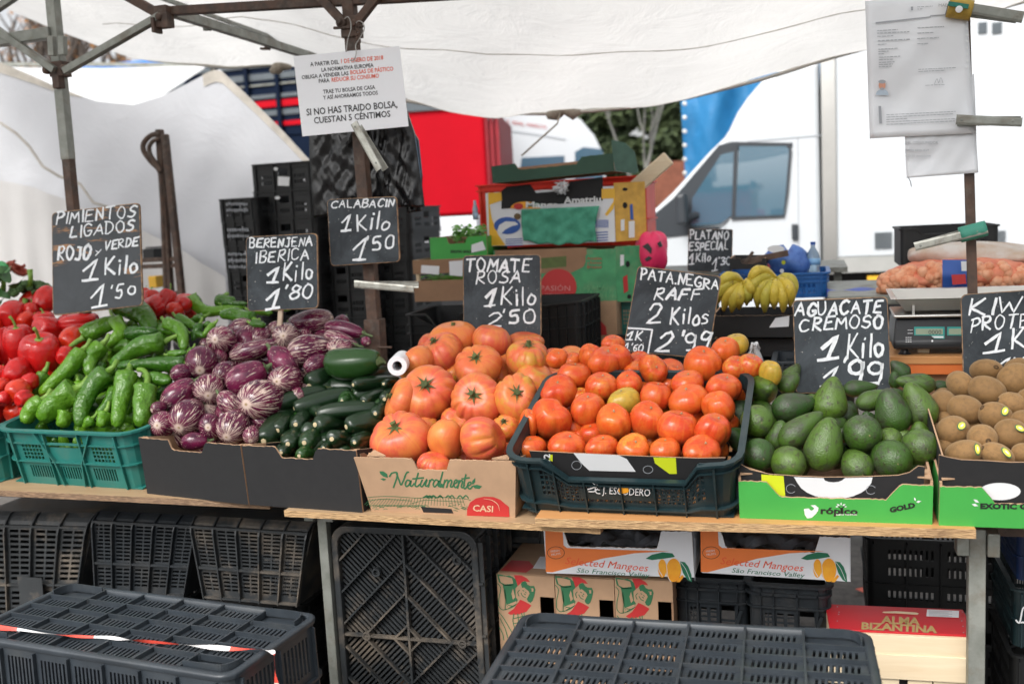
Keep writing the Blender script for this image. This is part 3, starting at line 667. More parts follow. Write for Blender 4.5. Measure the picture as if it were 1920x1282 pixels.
# dark blue striped lorry
lo = thing('striped_lorry', 'long dark blue lorry with grey and red stripes far behind the white notice', 'lorry', (-5, 11, 0)); Y = 11.0
x0 = PY(60,150,Y).x; x1 = PY(800,200,Y).x; ztop = PY(420,96,Y).z
f = frame_yaw(Vector((x0, Y, 0)), 0)
b = MB(); b.box(f, 0, x1-x0, 0, 2.3, .9, ztop-.1); b.build('body', m_navy, lo, bevel=.03)
b = MB(); b.box(f, -.02, x1-x0+.02, -.03, 2.33, ztop-.1, ztop); b.build('roof_rail', m_bluepaint, lo, bevel=.02)
zz = lambda py: PY(480, py, Y).z
for (pa, pb, mt) in ((118,128,m_greystrip),(140,152,m_greystrip),(160,163,m_galv),(180,187,m_greystrip),(192,204,m_redtruck),(210,220,m_greystrip),(232,240,m_redtruck),(252,258,m_navy)):
    b = MB(); b.box(f, .02, x1-x0-.02, -.02-.001*(pa%7), -.001, zz(pb), zz(pa)); b.build('stripe', mt, lo)
for i in range(13):
    b = MB(); X = .25+i*(x1-x0-.5)/12; b.box(f, X, X+.05, -.06, -.03, .95, ztop-.12); b.build('side_post', m_navy, lo)
for i in range(3):
    b = MB(); b.lathe(Fr(f.p(1.2+i*1.9, -.02, .45), f.ux, f.uz, f.uy), [(.45,0),(.47,.05),(.47,.25),(.45,.3)], 24); b.build('wheel', m_rubber, lo, smooth=False)
# red lorry
rl = thing('red_lorry', 'bright red box lorry with a rear curtain in painted shade behind the black bag', 'lorry', (-2.5, 9, 0)); Y = 9.0
A = PY(756,192,Y); B = PY(905,214,Y); f = frame_yaw(Vector((A.x-.15, Y-.1, 0)), 12)
b = MB(); W = B.x-A.x+.15; zt = B.z+.12; b.box(f, 0, W, 0, 2.2, PY(830,405,Y).z, zt); b.build('body', m_redtruck, rl, bevel=.03)
b = MB(); b.box(f, 0, W, -.03, -.002, zt-.05, zt+.04); b.build('roof_rail', m_greystrip, rl)
b = MB()
n = 5
for i in range(n):
    b.box(f, W+.002+i*.026, W+.028+i*.026, .02+.025*(i%2), 1.6, PY(920,420,Y).z, zt-.06-.012*i)
b.build('curtain', m_shaderedtruck, rl)
for i in range(3):
    b = MB(); b.bar(f.p(W+.03+i*.042, -.005, zt-.10), f.p(W+.045+i*.042, -.005, zt-.17), .012, .01); b.build('hook', m_greystrip, rl)
b = MB(); b.box(f, .0, W+.1, .1, 1.9, .55, PY(830,405,Y).z-.002); b.build('chassis', m_rubber, rl)
for X in (.5,): b = MB(); b.lathe(Fr(f.p(X, .0, .42), f.ux, f.uz, f.uy), [(.4,0),(.42,.05),(.42,.25),(.4,.3)], 24); b.build('wheel', m_rubber, rl)
# white table of another stall in front of the red lorry
wt = thing('white_counter', 'white plastic counter in front of the red lorry', 'counter', PY(830,470,6.6)*1)
b = MB(); Y = 6.6; pts = [(768,410),(893,404),(898,455),(770,460)]; b.prism([PY(x, y, Y) for x, y in pts], (0,.7,0)); b.build('counter_front', m_whitecard, wt, bevel=.01, recalc=True)
b = MB(); b.prism([PY(x, y, Y+.01) for x, y in [(772,461),(896,456),(896,470),(772,475)]], (0,.6,0)); b.build('lower_panel', m_redtruck, wt, recalc=True)
for x in (785, 890): b = MB(); p = PY(x,470,Y+.1); b.bar(p, Vector((p.x, p.y, 0)), .05, .05, (0,1,0)); b.build('leg', m_rubber, wt)
# small white van in the distance
v2 = thing('small_white_van', 'distant white van with rounded roof behind the green cardboard tray', 'van', (-2, 12.5, 0)); Y = 12.5
slab('body', [(760,180),(940,185),(1000,190),(1055,205),(1090,225),(1115,255),(1133,292),(1137,345),(1140,430),(760,430)], Y, 1.9, m_vanwhite, v2, .02, -.22)
slab('window', [(978,296),(1058,292),(1058,338),(972,340)], Y-.012, .01, m_glass, v2)
slab('window', [(1078,285),(1094,276),(1128,280),(1134,300),(1130,335),(1078,338)], Y-.012, .01, m_glass, v2)
b = MB(); pl = Plane(PY(1000,230,Y), (0,-1,0)); text_px(b, pl, 'E. REAL MARCO', 950, 232, 75, 7, ang=-8, off=.01); b.build('lettering', m_redp, v2)
line = MB(); line_px(line, pl, [(930,243),(1000,252),(1060,262)], 2, off=.012); line.build('crease', m_greyp, v2)
for x in (860, 1085): 
    b = MB(); p = PY(x, 430, Y); b.lathe(Fr(Vector((p.x, Y-.02, .33)), (1,0,0), (0,0,1), (0,1,0)), [(.32,0),(.33,.05),(.33,.2),(.3,.22)], 20); b.build('wheel', m_rubber, v2)
# white lorry with cab and box body on the right
YV = 7.6
vt = thing('white_lorry', 'large white box lorry with cab door and side window on the right', 'lorry', (2.6, YV, 0))
cabp = [(1215,408),(1222,398),(1262,360),(1330,285),(1358,258),(1366,246),(1382,212),(1402,182),(1430,150),(1470,128),(1535,116),(1541,506),(1290,516),(1290,600),(1200,600),(1205,470)]
slab('cab', cabp, YV, 1.95, m_vanwhite, vt, .03)
slab('lower_body', [(1205,470),(1545,505),(1545,640),(1190,640)], YV+.05, 1.8, m_vanwhite, vt)
pv = Plane(PY(1400,340,YV), (0,-1,0))
# black trim round the windscreen and quarter light
slab('windscreen_trim', [(1222,405),(1262,372),(1348,272),(1372,266),(1486,268),(1486,276),(1394,278),(1350,300),(1300,372),(1296,424),(1352,424),(1368,410),(1362,418),(1340,436),(1244,446),(1228,432)], YV-.008, .015, m_vantrim, vt)
slab('quarter_window', [(1298,372),(1352,290),(1377,284),(1372,404),(1350,420),(1296,424)], YV-.014, .012, m_glass, vt)
slab('side_window', [(1386,272),(1474,272),(1480,280),(1474,360),(1470,404),(1378,408)], YV-.014, .012, m_glass, vt)
b = MB(); line_px(b, pv, [(1384,271),(1474,271),(1482,280),(1476,360),(1470,405),(1372,409)], 5, off=.018, smooth=False); line_px(b, pv, [(1380,270),(1375,410)], 7, off=.02, smooth=False); b.build('window_seal', m_vantrim, vt)
b = MB(); line_px(b, pv, [(1435,272),(1430,404)], 7, off=.008-.03, smooth=False); b.build('inner_pillar', m_vantrim, vt)
slab('mirror', [(1266,366),(1284,362),(1288,420),(1268,424)], YV-.22, .14, m_vantrim, vt, .02)
b = MB(); p = PY(1277,410,YV-.12); b.tube([p, p+Vector((.12,.14,.02))], .03, 8); b.build('mirror_arm', m_vantrim, vt)
slab('door_handle', [(1484,420),(1496,420),(1496,450),(1485,450)], YV-.03, .03, m_vantrim, vt, .008)
b = MB()
line_px(b, pv, [(1496,258),(1498,510)], 1.6, off=.002, smooth=False); line_px(b, pv, [(1402,266),(1540,254)], 2.2, off=.004, smooth=False); line_px(b, pv, [(1362,426),(1352,436),(1300,470),(1296,514)], 1.6, off=.003, smooth=False)
b.build('panel_seam', m_greyp, vt)
# box body
xb = PY(1549,300,YV).x; f = frame_yaw(Vector((xb, YV-.03, 0)), 0); zf = PY(1640,480,YV).z; ztp = 3.4
b = MB(); b.box(f, 0, 5.6, 0, 2.3, zf, ztp); b.build('box_body', m_vanwhite, vt, bevel=.01)
b = MB(); b.box(f, -.03, .07, -.02, 2.31, zf-.12, ztp+.01); b.build('corner_post', m_greystrip if 0 else m_steel, vt, bevel=.006)
b = MB(); b.box(f, .05, 5.6, -.012, .0-.001, zf-.11, zf-.005); b.box(f, .05, 5.6, .0, 2.2, zf-.11, zf-.002); b.build('side_skirt', simple('skirt_paint', (.42,.42,.40), .5, .15, 5), vt)
b = MB(); b.box(f, .0, 5.6, .3, 2.0, .42, zf-.115); b.build('chassis', m_rubber, vt)
q = PY(1642,500,YV); b = MB(); b.box(f, q.x-xb-.06, q.x-xb+.06, -.02, .02, zf-.2, zf-.14); b.build('side_reflector', m_yellowcard, vt)
b = MB()
for (xa, xc, ya, yc) in ((1640,1672,433,466),(1855,1885,430,468)):
    P0 = PY(xa,yc,YV-.03); P1 = PY(xc,ya,YV-.03); n = 8
    for i in range(n): z = P0.z+(P1.z-P0.z)*i/n; b.box(WF, P0.x, P1.x, P0.y-.012, P0.y-.001, z, z+.008)
b.build('vent', m_greystrip, vt)
for (xa, xc) in ((1834,1850),(1860,1878)):
    b = MB(); P0 = PY(xa,64,YV-.03); P1 = PY(xc,42,YV-.03); b.box(WF, P0.x, P1.x, P0.y-.01, P0.y-.001, P0.z, P1.z); b.build('high_window', m_greystrip, vt)
for X in (1.0, 4.2): b = MB(); b.lathe(Fr(f.p(X, .0, .42), f.ux, f.uz, f.uy), [(.4,0),(.42,.05),(.42,.25),(.4,.3)], 24); b.build('wheel', m_rubber, vt)
b = MB(); b.lathe(Fr(Vector((PY(1330,500,YV).x, YV-.03, .36)), (1,0,0), (0,0,1), (0,1,0)), [(.34,0),(.36,.05),(.36,.25),(.3,.3)], 24); b.build('wheel', m_rubber, vt)

# hanging blue tarpaulin
YT = 10.2; tb = resample([PY(x, y, YT) for x, y in [(1272,120),(1330,120),(1400,120),(1500,120)]], 20)
mb = MB(); mb.grid(lambda u, v: Vector((interp(tb, u).x+.05*v, YT+.06*math.sin(u*14+v*3)+.04*nz(u*3, v*3, 2), interp(tb, u).z*(1-v)+(.6)*v)), 40, 30)
tt = thing('blue_tarpaulin', 'bright blue tarpaulin hanging behind the white lorry cab', 'tarpaulin', (.7, YT, .6)); mb.build('sheet', m_bluetarp, tt, smooth=True)
b = MB()
for i in range(7): p = PY(1284, 195+i*26, YT-.08); b.lathe(Fr(p, (1,0,0), (0,0,1), (0,-1,0)), [(.022,0),(.022,.01),(.01,.012)], 8)
b.build('eyelet', m_steel, tt)
# brick wall bit
bw = MB(); Y = 13.5; P0 = PY(1215,470,Y); P1 = PY(1300,300,Y); rr = random.Random(3)
wl = thing('brick_wall', 'reddish brick wall glimpsed beside the blue tarpaulin', 'wall', (P0.x, Y, 0)); b = MB(); b.box(WF, P0.x, P1.x+.5, Y, Y+.3, 0, P1.z); b.build('wall_core', m_brick, wl)

# ================================================================ trees
def leafy(mb, c, rx, ry, rz, n, s, rr, m=0, squash=1.0):
    for i in range(n):
        while True:
            p = Vector((rr.uniform(-1,1), rr.uniform(-1,1), rr.uniform(-1,1)))
            if .15 < p.length < 1: break
        q = Vector((c.x+p.x*rx, c.y+p.y*ry, c.z+p.z*rz)); a = Vector((rr.gauss(0,1), rr.gauss(0,1), rr.gauss(0,.5)-.4)).normalized()*s*rr.uniform(.6,1.5); b_ = a.orthogonal().normalized()*s*rr.uniform(.18,.35)
        mb.add([q-a*.5, q+b_, q+a*.5, q-b_], [(0,1,2,3)], m)
def conifer(px0, px1, py0, py1, Y, label, seed, n=2600):
    rr = random.Random(seed); a = PY(px0, py1, Y); c = PY(px1, py0, Y); cx = (a.x+c.x)/2; rx = abs(c.x-a.x)/2; z0 = .6; z1 = c.z
    t = thing('evergreen_tree', label, 'tree', (cx, Y, 0)); tk = MB(); tk.tube([Vector((cx,Y,0)), Vector((cx+.1,Y,z1*.5)), Vector((cx,Y,z1*.9))], [.14,.1,.03], 8); tk.build('trunk', m_bark, t)
    cr = MB()
    for k in range(34):
        u = rr.random(); z = z0+(z1-z0)*u; ang = rr.uniform(0, 2*PI); rad = rx*(1-.55*u)*rr.uniform(.2,.95); leafy(cr, Vector((cx+rad*math.cos(ang), Y+rad*math.sin(ang)*.7, z)), rx*.34, rx*.3, (z1-z0)*.10, n//34, .17, rr)
    cr.build('crown', m_conifer, t)
conifer(1070, 1240, 170, 420, 15.0, 'dark evergreen tree behind the distant white van', 1, 5200)
conifer(1170, 1330, 190, 430, 16.5, 'dark evergreen tree behind the bare tree by the blue tarpaulin', 2, 5200)
conifer(1010, 1130, 215, 430, 17.5, 'dark evergreen tree mostly hidden by the distant white van', 5, 3600)
def bare_tree(base, h, spread, seed, label, mat, r0, dry=False, lean=0):
    rr = random.Random(seed); t = thing('bare_tree', label, 'tree', base); tk = MB(); br = MB(); tips = []
    def grow(p, d, L, r, lev, mb_):
        n = 4; pts = [p]; q = p.copy(); dd = d.copy()
        for i in range(n): dd = (dd+Vector((rr.gauss(0,.12), rr.gauss(0,.12), rr.gauss(0,.06)+.03))).normalized(); q = q+dd*L/n; pts.append(q.copy())
        mb_.tube(pts, [r*(1-.12*i) for i in range(n+1)], 6 if lev < 2 else 4, cap=False)
        if lev >= 4: tips.append(q); return
        for k in range(3 if lev else 4):
            a = rr.uniform(0, 2*PI); s = rr.uniform(.35, .75)*spread; nd = (dd+Vector((math.cos(a)*s, math.sin(a)*s*.6, rr.uniform(.0,.35)))).normalized(); grow(pts[-1] if k < 2 else pts[-2], nd, L*rr.uniform(.6,.8), r*.58, lev+1, br)
    grow(Vector(base), Vector((lean,0,1)).normalized(), h, r0, 0, tk); tk.build('trunk', mat, t, smooth=True); br.build('branches', mat, t, smooth=True)
    if dry:
        lf = MB()
        for q in tips:
            if rr.random() < .5: leafy(lf, q, .2, .2, .2, 8, .1, rr)
        tag(lf.build('dry_leaves', simple('dry_leaf', (.45,.22,.08), .8, .4, 20), t), kind='stuff')
p = PY(1248, 430, 11.6); bare_tree((p.x, 11.6, 0), 1.75, .75, 11, 'pale bare tree standing between the evergreens and the blue tarpaulin', m_barkpale, .04)
bare_tree((PY(70,100,16).x, 16, 0), 2.2, 1.0, 21, 'bare dark tree with dry leaves behind the left stall pole', m_bark, .2, True, -.15)
bare_tree((PY(-40,100,17).x, 17, 0), 2.4, 1.0, 25, 'bare dark tree at the upper left edge of the picture', m_bark, .22, True, .1)
bare_tree((PY(210,100,18).x, 18, 0), 2.3, .9, 29, 'bare dark tree seen above the blue lorry roof', m_bark, .2, True, .0)
# ================================================================ moulded plastic crates
def rrect(w, d, rc, n=4):
    """rounded rectangle path, starting mid-left of the front side: list of (s, x, y, nx, ny)"""
    pts = []; cs = [(rc, rc, 180), (w-rc, rc, 270), (w-rc, d-rc, 0), (rc, d-rc, 90)]
    for cx, cy, a0 in cs:
        for i in range(n+1):
            a = math.radians(a0+90*i/n); pts.append((cx+rc*math.cos(a), cy+rc*math.sin(a), math.cos(a), math.sin(a)))
    pts.append(pts[0]); out = []; s = 0
    for i, p in enumerate(pts):
        if i: s += math.hypot(p[0]-pts[i-1][0], p[1]-pts[i-1][1])
        out.append((s,)+p)
    return out
class Wall:
    """a rounded crate wall: maps perimeter length, height and outward offset to a point"""
    def __init__(s, fr, w, d, h, rc=.03, taper=0.0, Hf=None):
        s.fr = fr; s.w = w; s.d = d; s.h = h; s.rc = rc; s.path = rrect(w, d, rc); s.L = s.path[-1][0]; s.taper = taper; s.Hf = Hf
        c = PI*rc/2; s.front = (0+c, c+w-2*rc); s.right = (2*c+w-2*rc, 2*c+w-2*rc+d-2*rc); s.back = (3*c+w+d-4*rc, 3*c+2*w+d-6*rc); s.left = (4*c+2*w+d-6*rc, 4*c+2*w+2*d-8*rc)
    def at(s, u, v, o=0.0):
        u = u % s.L if u > s.L+1e-9 or u < 0 else u; P = s.path; i = 1
        while i < len(P)-1 and P[i][0] < u: i += 1
        a, b = P[i-1], P[i]; t = (u-a[0])/max(1e-9, b[0]-a[0]); x, y, nx, ny = [a[k]+(b[k]-a[k])*t for k in (1,2,3,4)]
        H = s.h if s.Hf is None else s.Hf(u, s)
        z = v*H; k = s.taper*z; return s.fr.p(x+nx*(o+k), y+ny*(o+k), z)
    def us(s, extra=()): return sorted(set([round(p[0], 5) for p in s.path]+[round(e, 5) for e in extra if 0 <= e <= s.L]))
def crate(name, label, fr, w, d, h, mat, cat='crate', group=None, rc=.03, taper=.05, th=.0035, fields=None, ribs=None, bands=(), rim=.012, base='slots', Hf=None, extra_parts=None, solid_sides=False, rimz=.0, loc=None):
    """fields: list of (side, u0, u1, v0, v1, nu, nv, fill) in fractions of a side / of the height; ribs: per side fractions"""
    o = thing(name, label, cat, loc or fr.p(w/2, d/2, 0), group); W = Wall(fr, w, d, h, rc, taper, Hf)
    us = set(W.us()); vs = {0.0, 1.0}; holes = []
    for side, u0, u1, v0, v1, nu, nv, fill in fields or []:
        sides = ('front','right','back','left') if side == 'all' else (side,)
        for sd in sides:
            a, b = getattr(W, sd); A = a+(b-a)*u0; B = a+(b-a)*u1; cu = (B-A)/nu; cv = (v1-v0)/nv
            uu = [(round(A+cu*i+cu*(1-fill)/2, 5), round(A+cu*(i+1)-cu*(1-fill)/2, 5)) for i in range(nu)]
            vv = [(round(v0+cv*j+cv*(1-fill)/2*.8, 5), round(v0+cv*(j+1)-cv*(1-fill)/2*.8, 5)) for j in range(nv)]
            for x in uu: us.update(x)
            for y in vv: vs.update(y)
            holes += [(x[0], x[1], y[0], y[1]) for x in uu for y in vv]
    us = sorted(us); vs = sorted(vs)
    iu = {x: i for i, x in enumerate(us)}; iv = {x: i for i, x in enumerate(vs)}; H = set()
    for a, b, c, e in holes:
        for i in range(iu[a], iu[b]):
            for j in range(iv[c], iv[e]): H.add((i, j))
    mb = MB(); mb.maskpanel(us, vs, lambda i, j: (i, j) in H, lambda u, v, w_: W.at(u, v, -w_), th, closed=True); mb.build('wall', mat, o)
    # ribs: upright fins standing proud of the wall
    rb = MB()
    for sd, frs in (ribs or {}).items():
        a, b = getattr(W, sd)
        for t in frs:
            u = a+(b-a)*t; p = [W.at(u-.0016, v, -.0005) for v in (0, .97)]+[W.at(u+.0016, v, -.0005) for v in (0, .97)]; q = [W.at(u-.0016, v, .010) for v in (0.01, .95)]+[W.at(u+.0016, v, .010) for v in (.01, .95)]
            rb.add([p[0], p[1], p[2], p[3], q[0], q[1], q[2], q[3]], [(4,5,1,0), (2,3,7,6), (4,6,7,5), (1,5,7,3), (0,2,6,4)])
    if rb.v: rb.build('rib', mat, o)
    # horizontal flanges right round
    bd = MB(); P = W.us(list(np.linspace(0, W.L, 60)))
    for v, ex, tk in list(bands)+[(1.0, rim, .006)]:
        V = []
        for u in P: V += [W.at(u, v, ex)+fr.uz*(0), W.at(u, v, -th-.0005), W.at(u, v, -th-.0005)-fr.uz*tk, W.at(u, v, ex)-fr.uz*tk]
        n = len(P)-1; F = []
        for i in range(n):
            a = i*4; b = ((i+1) % n)*4; F += [(a, b, b+1, a+1), (a+3, b+3, b, a), (a+2, b+2, b+3, a+3)]
        if v == 1.0: V = [x+fr.uz*.002 for x in V]
        bd.add(V, F)
    bd.build('rim', mat, o)
    if base:
        bs = MB(); nx = max(4, int(w/.02)); 
        if base == 'slots':
            us2 = []; x = .006
            while x < w-.012: us2 += [x, x+.008]; x += .02
            us2 = [0]+us2+[w]; vs2 = [0, .02, d*.32, d*.36, d*.64, d*.68, d-.02, d]
            bs.maskpanel(us2, vs2, lambda i, j: i % 2 == 1 and j in (1, 3, 5), lambda u, v, w_: fr.p(u, v, .004+w_-.003), .003)
        else: bs.box(fr, .002, w-.002, .002, d-.002, .001, .005)
        bs.build('base', mat, o)
    return o
lin = lambda n, a=.0, b=1.0: [a+(b-a)*i/n for i in range(n+1)]

# teal crate full of long green peppers
fT, wT = frame_px((30,903), (268,918), .80, 8)
def teal(fr, w, label):
    return crate('teal_crate', label, fr, w, .36, .170, m_teal, 'crate', 'teal vegetable crates', .045, .09,
      fields=[('front',.30,.68,.70,.90,1,1,1), ('front',.06,.26,.46,.74,6,4,.72), ('front',.74,.94,.46,.74,6,4,.72),
              ('front',.08,.30,.08,.40,9,1,.6), ('front',.36,.62,.08,.40,11,1,.6), ('front',.70,.92,.08,.40,9,1,.6),
              ('right',.1,.9,.1,.42,22,1,.6),('left',.1,.9,.1,.42,22,1,.6),('right',.1,.9,.5,.75,20,3,.7),('left',.1,.9,.5,.75,20,3,.7)],
      ribs={'front':(.0,.33,.66,1.0), 'right':lin(5), 'left':lin(5)}, bands=((.45,.008,.004),(.78,.006,.004),(.0,.006,.006)), rim=.012)
crateT = teal(fT, wT, 'teal plastic crate heaped with long green peppers')
# slanted ribs beside the handle
Wt = Wall(fT, wT, .36, .170, .045, .09); a0, b0 = Wt.front
for (ua, va, ub, vb) in ((.24,.98,.37,.44),(.78,.98,.63,.44),(.37,.44,.40,.02),(.63,.44,.60,.02)):
    P = [Wt.at(a0+(b0-a0)*ua, va, 0), Wt.at(a0+(b0-a0)*ub, vb, 0)]; b = MB(); b.bar(P[0]+(-fT.uy)*.004, P[1]+(-fT.uy)*.004, .004, .012, -fT.uy); b.build('handle_rib', m_teal, crateT)
fT2 = Fr(fT.p(-wT-.045, -.02, .0), fT.ux, fT.uy, fT.uz); crateT2 = teal(fT2, wT, 'teal plastic crate cut off by the left picture edge')
b = MB(); P = fT2; b.prism([P.p(wT-.26, .012, .14), P.p(wT-.02, .012, .14), P.p(wT+.012, .012, .225), P.p(wT-.02,.012,.236), P.p(wT-.26, .012, .205)], P.uy*.004)
tag(b.build('cardboard_flap', m_kraft, None), 'torn kraft cardboard flap standing in the left teal crate', 'cardboard')

# dark green crate with the orange tomatoes
fE, wE = frame_px((980,954), (1376,971), .822, 17)
hE = .145
def HfE(u, W):
    a, b = W.front; t = (u-a)/(b-a)
    n0, n1, n2, n3 = .115, .185, .865, .925
    if t <= n0 or t >= n3: return W.h
    low = W.h*.66
    if t < n1: return W.h+(low-W.h)*(t-n0)/(n1-n0)
    if t > n2: return low+(W.h-low)*(t-n2)/(n3-n2)
    return low
crE = crate('dark_green_crate', 'dark green plastic crate of orange tomatoes on the veneered board', fE, wE, .40, hE, m_dkteal, 'crate', None, .035, .11,
  fields=[('front',.05,.95,.30,.80,34,5,.66), ('right',.06,.94,.25,.80,26,6,.66), ('left',.06,.94,.25,.80,26,6,.66), ('back',.06,.94,.25,.8,20,4,.66)],
  ribs={'front':(.0,.14,.30,.5,.68,.84,1.0), 'right':lin(7), 'left':lin(7)}, bands=((.20,.010,.004),(.86,.007,.004),(.0,.004,.006)), rim=.011, Hf=HfE)
WE = Wall(fE, wE, .40, hE, .035, .11, HfE); plE = Plane(WE.at(WE.front[0]+.1, .5, .012), -fE.uy+fE.uz*-.11)
b = MB(); uu = lin(10, WE.front[0]+.27*(WE.front[1]-WE.front[0]), WE.front[0]+.69*(WE.front[1]-WE.front[0]))
b.sheet(lambda u, v: WE.at(uu[0]+(uu[-1]-uu[0])*u, .42+.30*v, .0015), 8, 1, .002, -fE.uy); b.build('name_plate', m_dkteal, crE, recalc=True)
b = MB(); plN = Plane(WE.at(uu[0], .6, .0045), -fE.uy+fE.uz*-.11)
text_px(b, plN, 'J. ESCUDERO', 1129, 925, 90, 14, ang=-3.2, off=.0006, bold=.0)
line_px(b, plN, [(1102,917),(1112,914),(1120,909)], 2.5); line_px(b, plN, [(1104,921),(1114,921),(1120,916)], 2.2); line_px(b, plN, [(1124,910),(1117,913),(1116,919),(1119,924),(1125,925)], 1.8); line_px(b, plN, [(1112,906),(1119,911)], 3, taper=.6); line_px(b, plN, [(1117,917),(1124,918)], 1.5)
b.build('lettering', m_whitep, crE)
b = MB(); poly_px(b, plN, arc(1169,919,10,5.5), off=.0012); poly_px(b, plN, [(1160,914),(1166,912),(1178,914),(1178,923),(1166,925)], off=.0013); b.build('paint_mark', simple('orange_spot', (.85,.36,.02), .6, .05, 8), crE)
# black liner card standing inside the front
ln = thing('card_liner', 'black and white printed card liner inside the dark green crate', 'cardboard', fE.p(wE/2, .03, .05))
plL = Plane(fE.p(wE/2, .008, .1), -fE.uy+fE.uz*-.11)
b = MB(); topL = [(992,845),(1050,848),(1150,853),(1250,857),(1310,859),(1360,858)]
b.prism([plL.at(x, y, 0) for x, y in topL+[(1350,900),(1010,895)]], fE.uy*.003, 0, 1); b.build('card', [m_blackcard, m_kraft2], ln, recalc=True)
b = MB(); poly_px(b, plL, [(1075,849),(1160,853),(1175,860),(1192,884),(1105,882),(1090,868)]); b.build('white_shape', m_whitep, ln)
b = MB(); poly_px(b, plL, [(1225,857),(1267,858),(1269,888),(1255,888),(1228,868)]); b.build('lime_shape', m_lime, ln)
b = MB(); text_px(b, plL, 'OT2', 1031, 881, 30, 12, ang=90, bold=.03); b.build('lettering', m_whitep, ln)
b = MB(); poly_px(b, plL, [(1029,852),(1036,852),(1036,865),(1030,862)]); b.build('lime_shape', m_lime, ln)
b = MB(); line_px(b, plL, arc(1081,872,9,8), 1.0, smooth=False); line_px(b, plL, arc(1215,880,9,7), 1.0, smooth=False); b.build('ring_mark', m_greyp, ln)

# ================================================================ cardboard boxes
def cardbox(name, label, fr, w, d, h, mat, inner, Hf=None, th=.005, flare=.0, group=None, Hs=None, Hb=None, cat='box', ears=None, nu=40, edge=None):
    o = thing(name, label, cat, fr.p(w/2, d/2, 0), group); ms = [mat, inner, edge or m_kraft]
    Hf = Hf or (lambda t: h); Hs = Hs or (lambda t: h)
    ts = sorted(set([round(i/nu, 4) for i in range(nu+1)]))
    rr = random.Random(hash(label) % 999)
    jit = [rr.uniform(-.0012, .0012) for _ in range(nu+1)]
    def H(fn, i, t): return fn(t)+jit[i]
    fp = MB(); fp.maskpanel(list(range(nu+1)), [0, 1], lambda i, j: False, lambda u, v, q: fr.p(w*u/nu+(-flare if u == 0 else flare if u == nu else 0)*v, q-flare*v*H(Hf, u, u/nu)/h, (H(Hf, u, u/nu)*v)), th, m=(0, 1, 2)); fp.build('front_panel', ms, o)
    bp = MB(); bp.maskpanel([0, 1], [0, 1], lambda i, j: False, lambda u, v, q: fr.p(w*(1-u), d-q+flare*v, (Hb or h)*v), th, m=(0, 1, 2)); bp.build('back_panel', ms, o)
    for x, sg in ((0, 1), (w, -1)):
        sp = MB(); sp.maskpanel(list(range(9)), [0, 1], lambda i, j: False, lambda u, v, q: fr.p(x+sg*q-sg*flare*v, (th+.0006+(d-2*th-.0012)*((8-u) if sg > 0 else u)/8), Hs(((8-u) if sg > 0 else u)/8)*v), th, m=(0, 1, 2)); sp.build('side_panel', ms, o)
    bs = MB(); bs.box(fr, th, w-th, th, d-th, .001, .004); bs.build('base', [inner], o)
    return o
def notch(h, low, a, b, s=.02, ear=0.0):
    def fn(t):
        if t <= a or t >= b: return h + (ear*max(0, 1-t/.12) if t < .12 else 0) + (ear*max(0, (t-.88)/.12) if t > .88 else 0)
        if t < a+s: return h+(low-h)*(t-a)/s
        if t > b-s: return low+(h-low)*(t-(b-s))/s
        return low
    return fn
def corner_tabs(o, fr, w, h, mat, s=.045, dy=.012, hh=0.0):
    for sx in (0, 1):
        b = MB(); x = .004 if sx == 0 else w-.004; q = 1 if sx == 0 else -1
        b.prism([fr.p(x, dy, h-.012), fr.p(x, dy, h+hh), fr.p(x+q*s*.4, dy, h+hh-.002), fr.p(x+q*s, dy, h-.012)], fr.uy*.003); b.build('corner_fold', mat, o, recalc=True)
        b = MB(); b.prism([fr.p(x, .004, h-.006), fr.p(x+q*s, dy, h-.008), fr.p(x, s, h-.006)], fr.uz*.003); b.build('corner_gusset', mat, o, recalc=True)
fB1, wB1 = frame_px((276,925), (466,946), .80, 4)
bx1 = cardbox('black_cardboard_box', 'black cardboard box of striped aubergines next to the teal crate', fB1, wB1, .38, .158, m_blackcard, m_kraft, notch(.158, .130, .30, .66, .03), edge=m_kraft, group='black cardboard boxes', Hs=lambda t: .158*(1-.6*t)); corner_tabs(bx1, fB1, wB1, .158, m_kraft, .026)
fB2, wB2 = frame_px((468,946), (680,961), .80, 4)
bx2 = cardbox('black_cardboard_box', 'black cardboard box of dark green courgettes beside the brown tomato box', fB2, wB2, .38, .158, m_blackcard, m_kraft, notch(.158, .130, .31, .66, .03), edge=m_kraft, group='black cardboard boxes', Hs=lambda t: .158*(1-.6*t)); corner_tabs(bx2, fB2, wB2, .158, m_kraft, .026)
fC, wC = frame_px((697,958), (966,970), .80, 6)
bx3 = cardbox('brown_cardboard_box', 'brown cardboard box with green script and red badge holding big pink tomatoes', fC, wC, .38, .146, m_kraft, m_kraft2, notch(.146, .118, .36, .61, .02), flare=.020, edge=m_kraft, nu=60, Hs=lambda t: .146*(1-.6*t)); corner_tabs(bx3, fC, wC, .146, m_kraft, .045)
plC = Plane(fC.p(wC/2, 0, 0), fC.uy*-.146+fC.uz*-.020)
def zc(x, y): return (640+x/3.0518, 580+y/3.0518)
def Lz(b, pl, pts, w, off=.0006, taper=0.0, smooth=True): line_px(b, pl, [zc(*p) for p in pts], w/3.0518, off, 0, taper, smooth)
g = MB(); w_ = 9
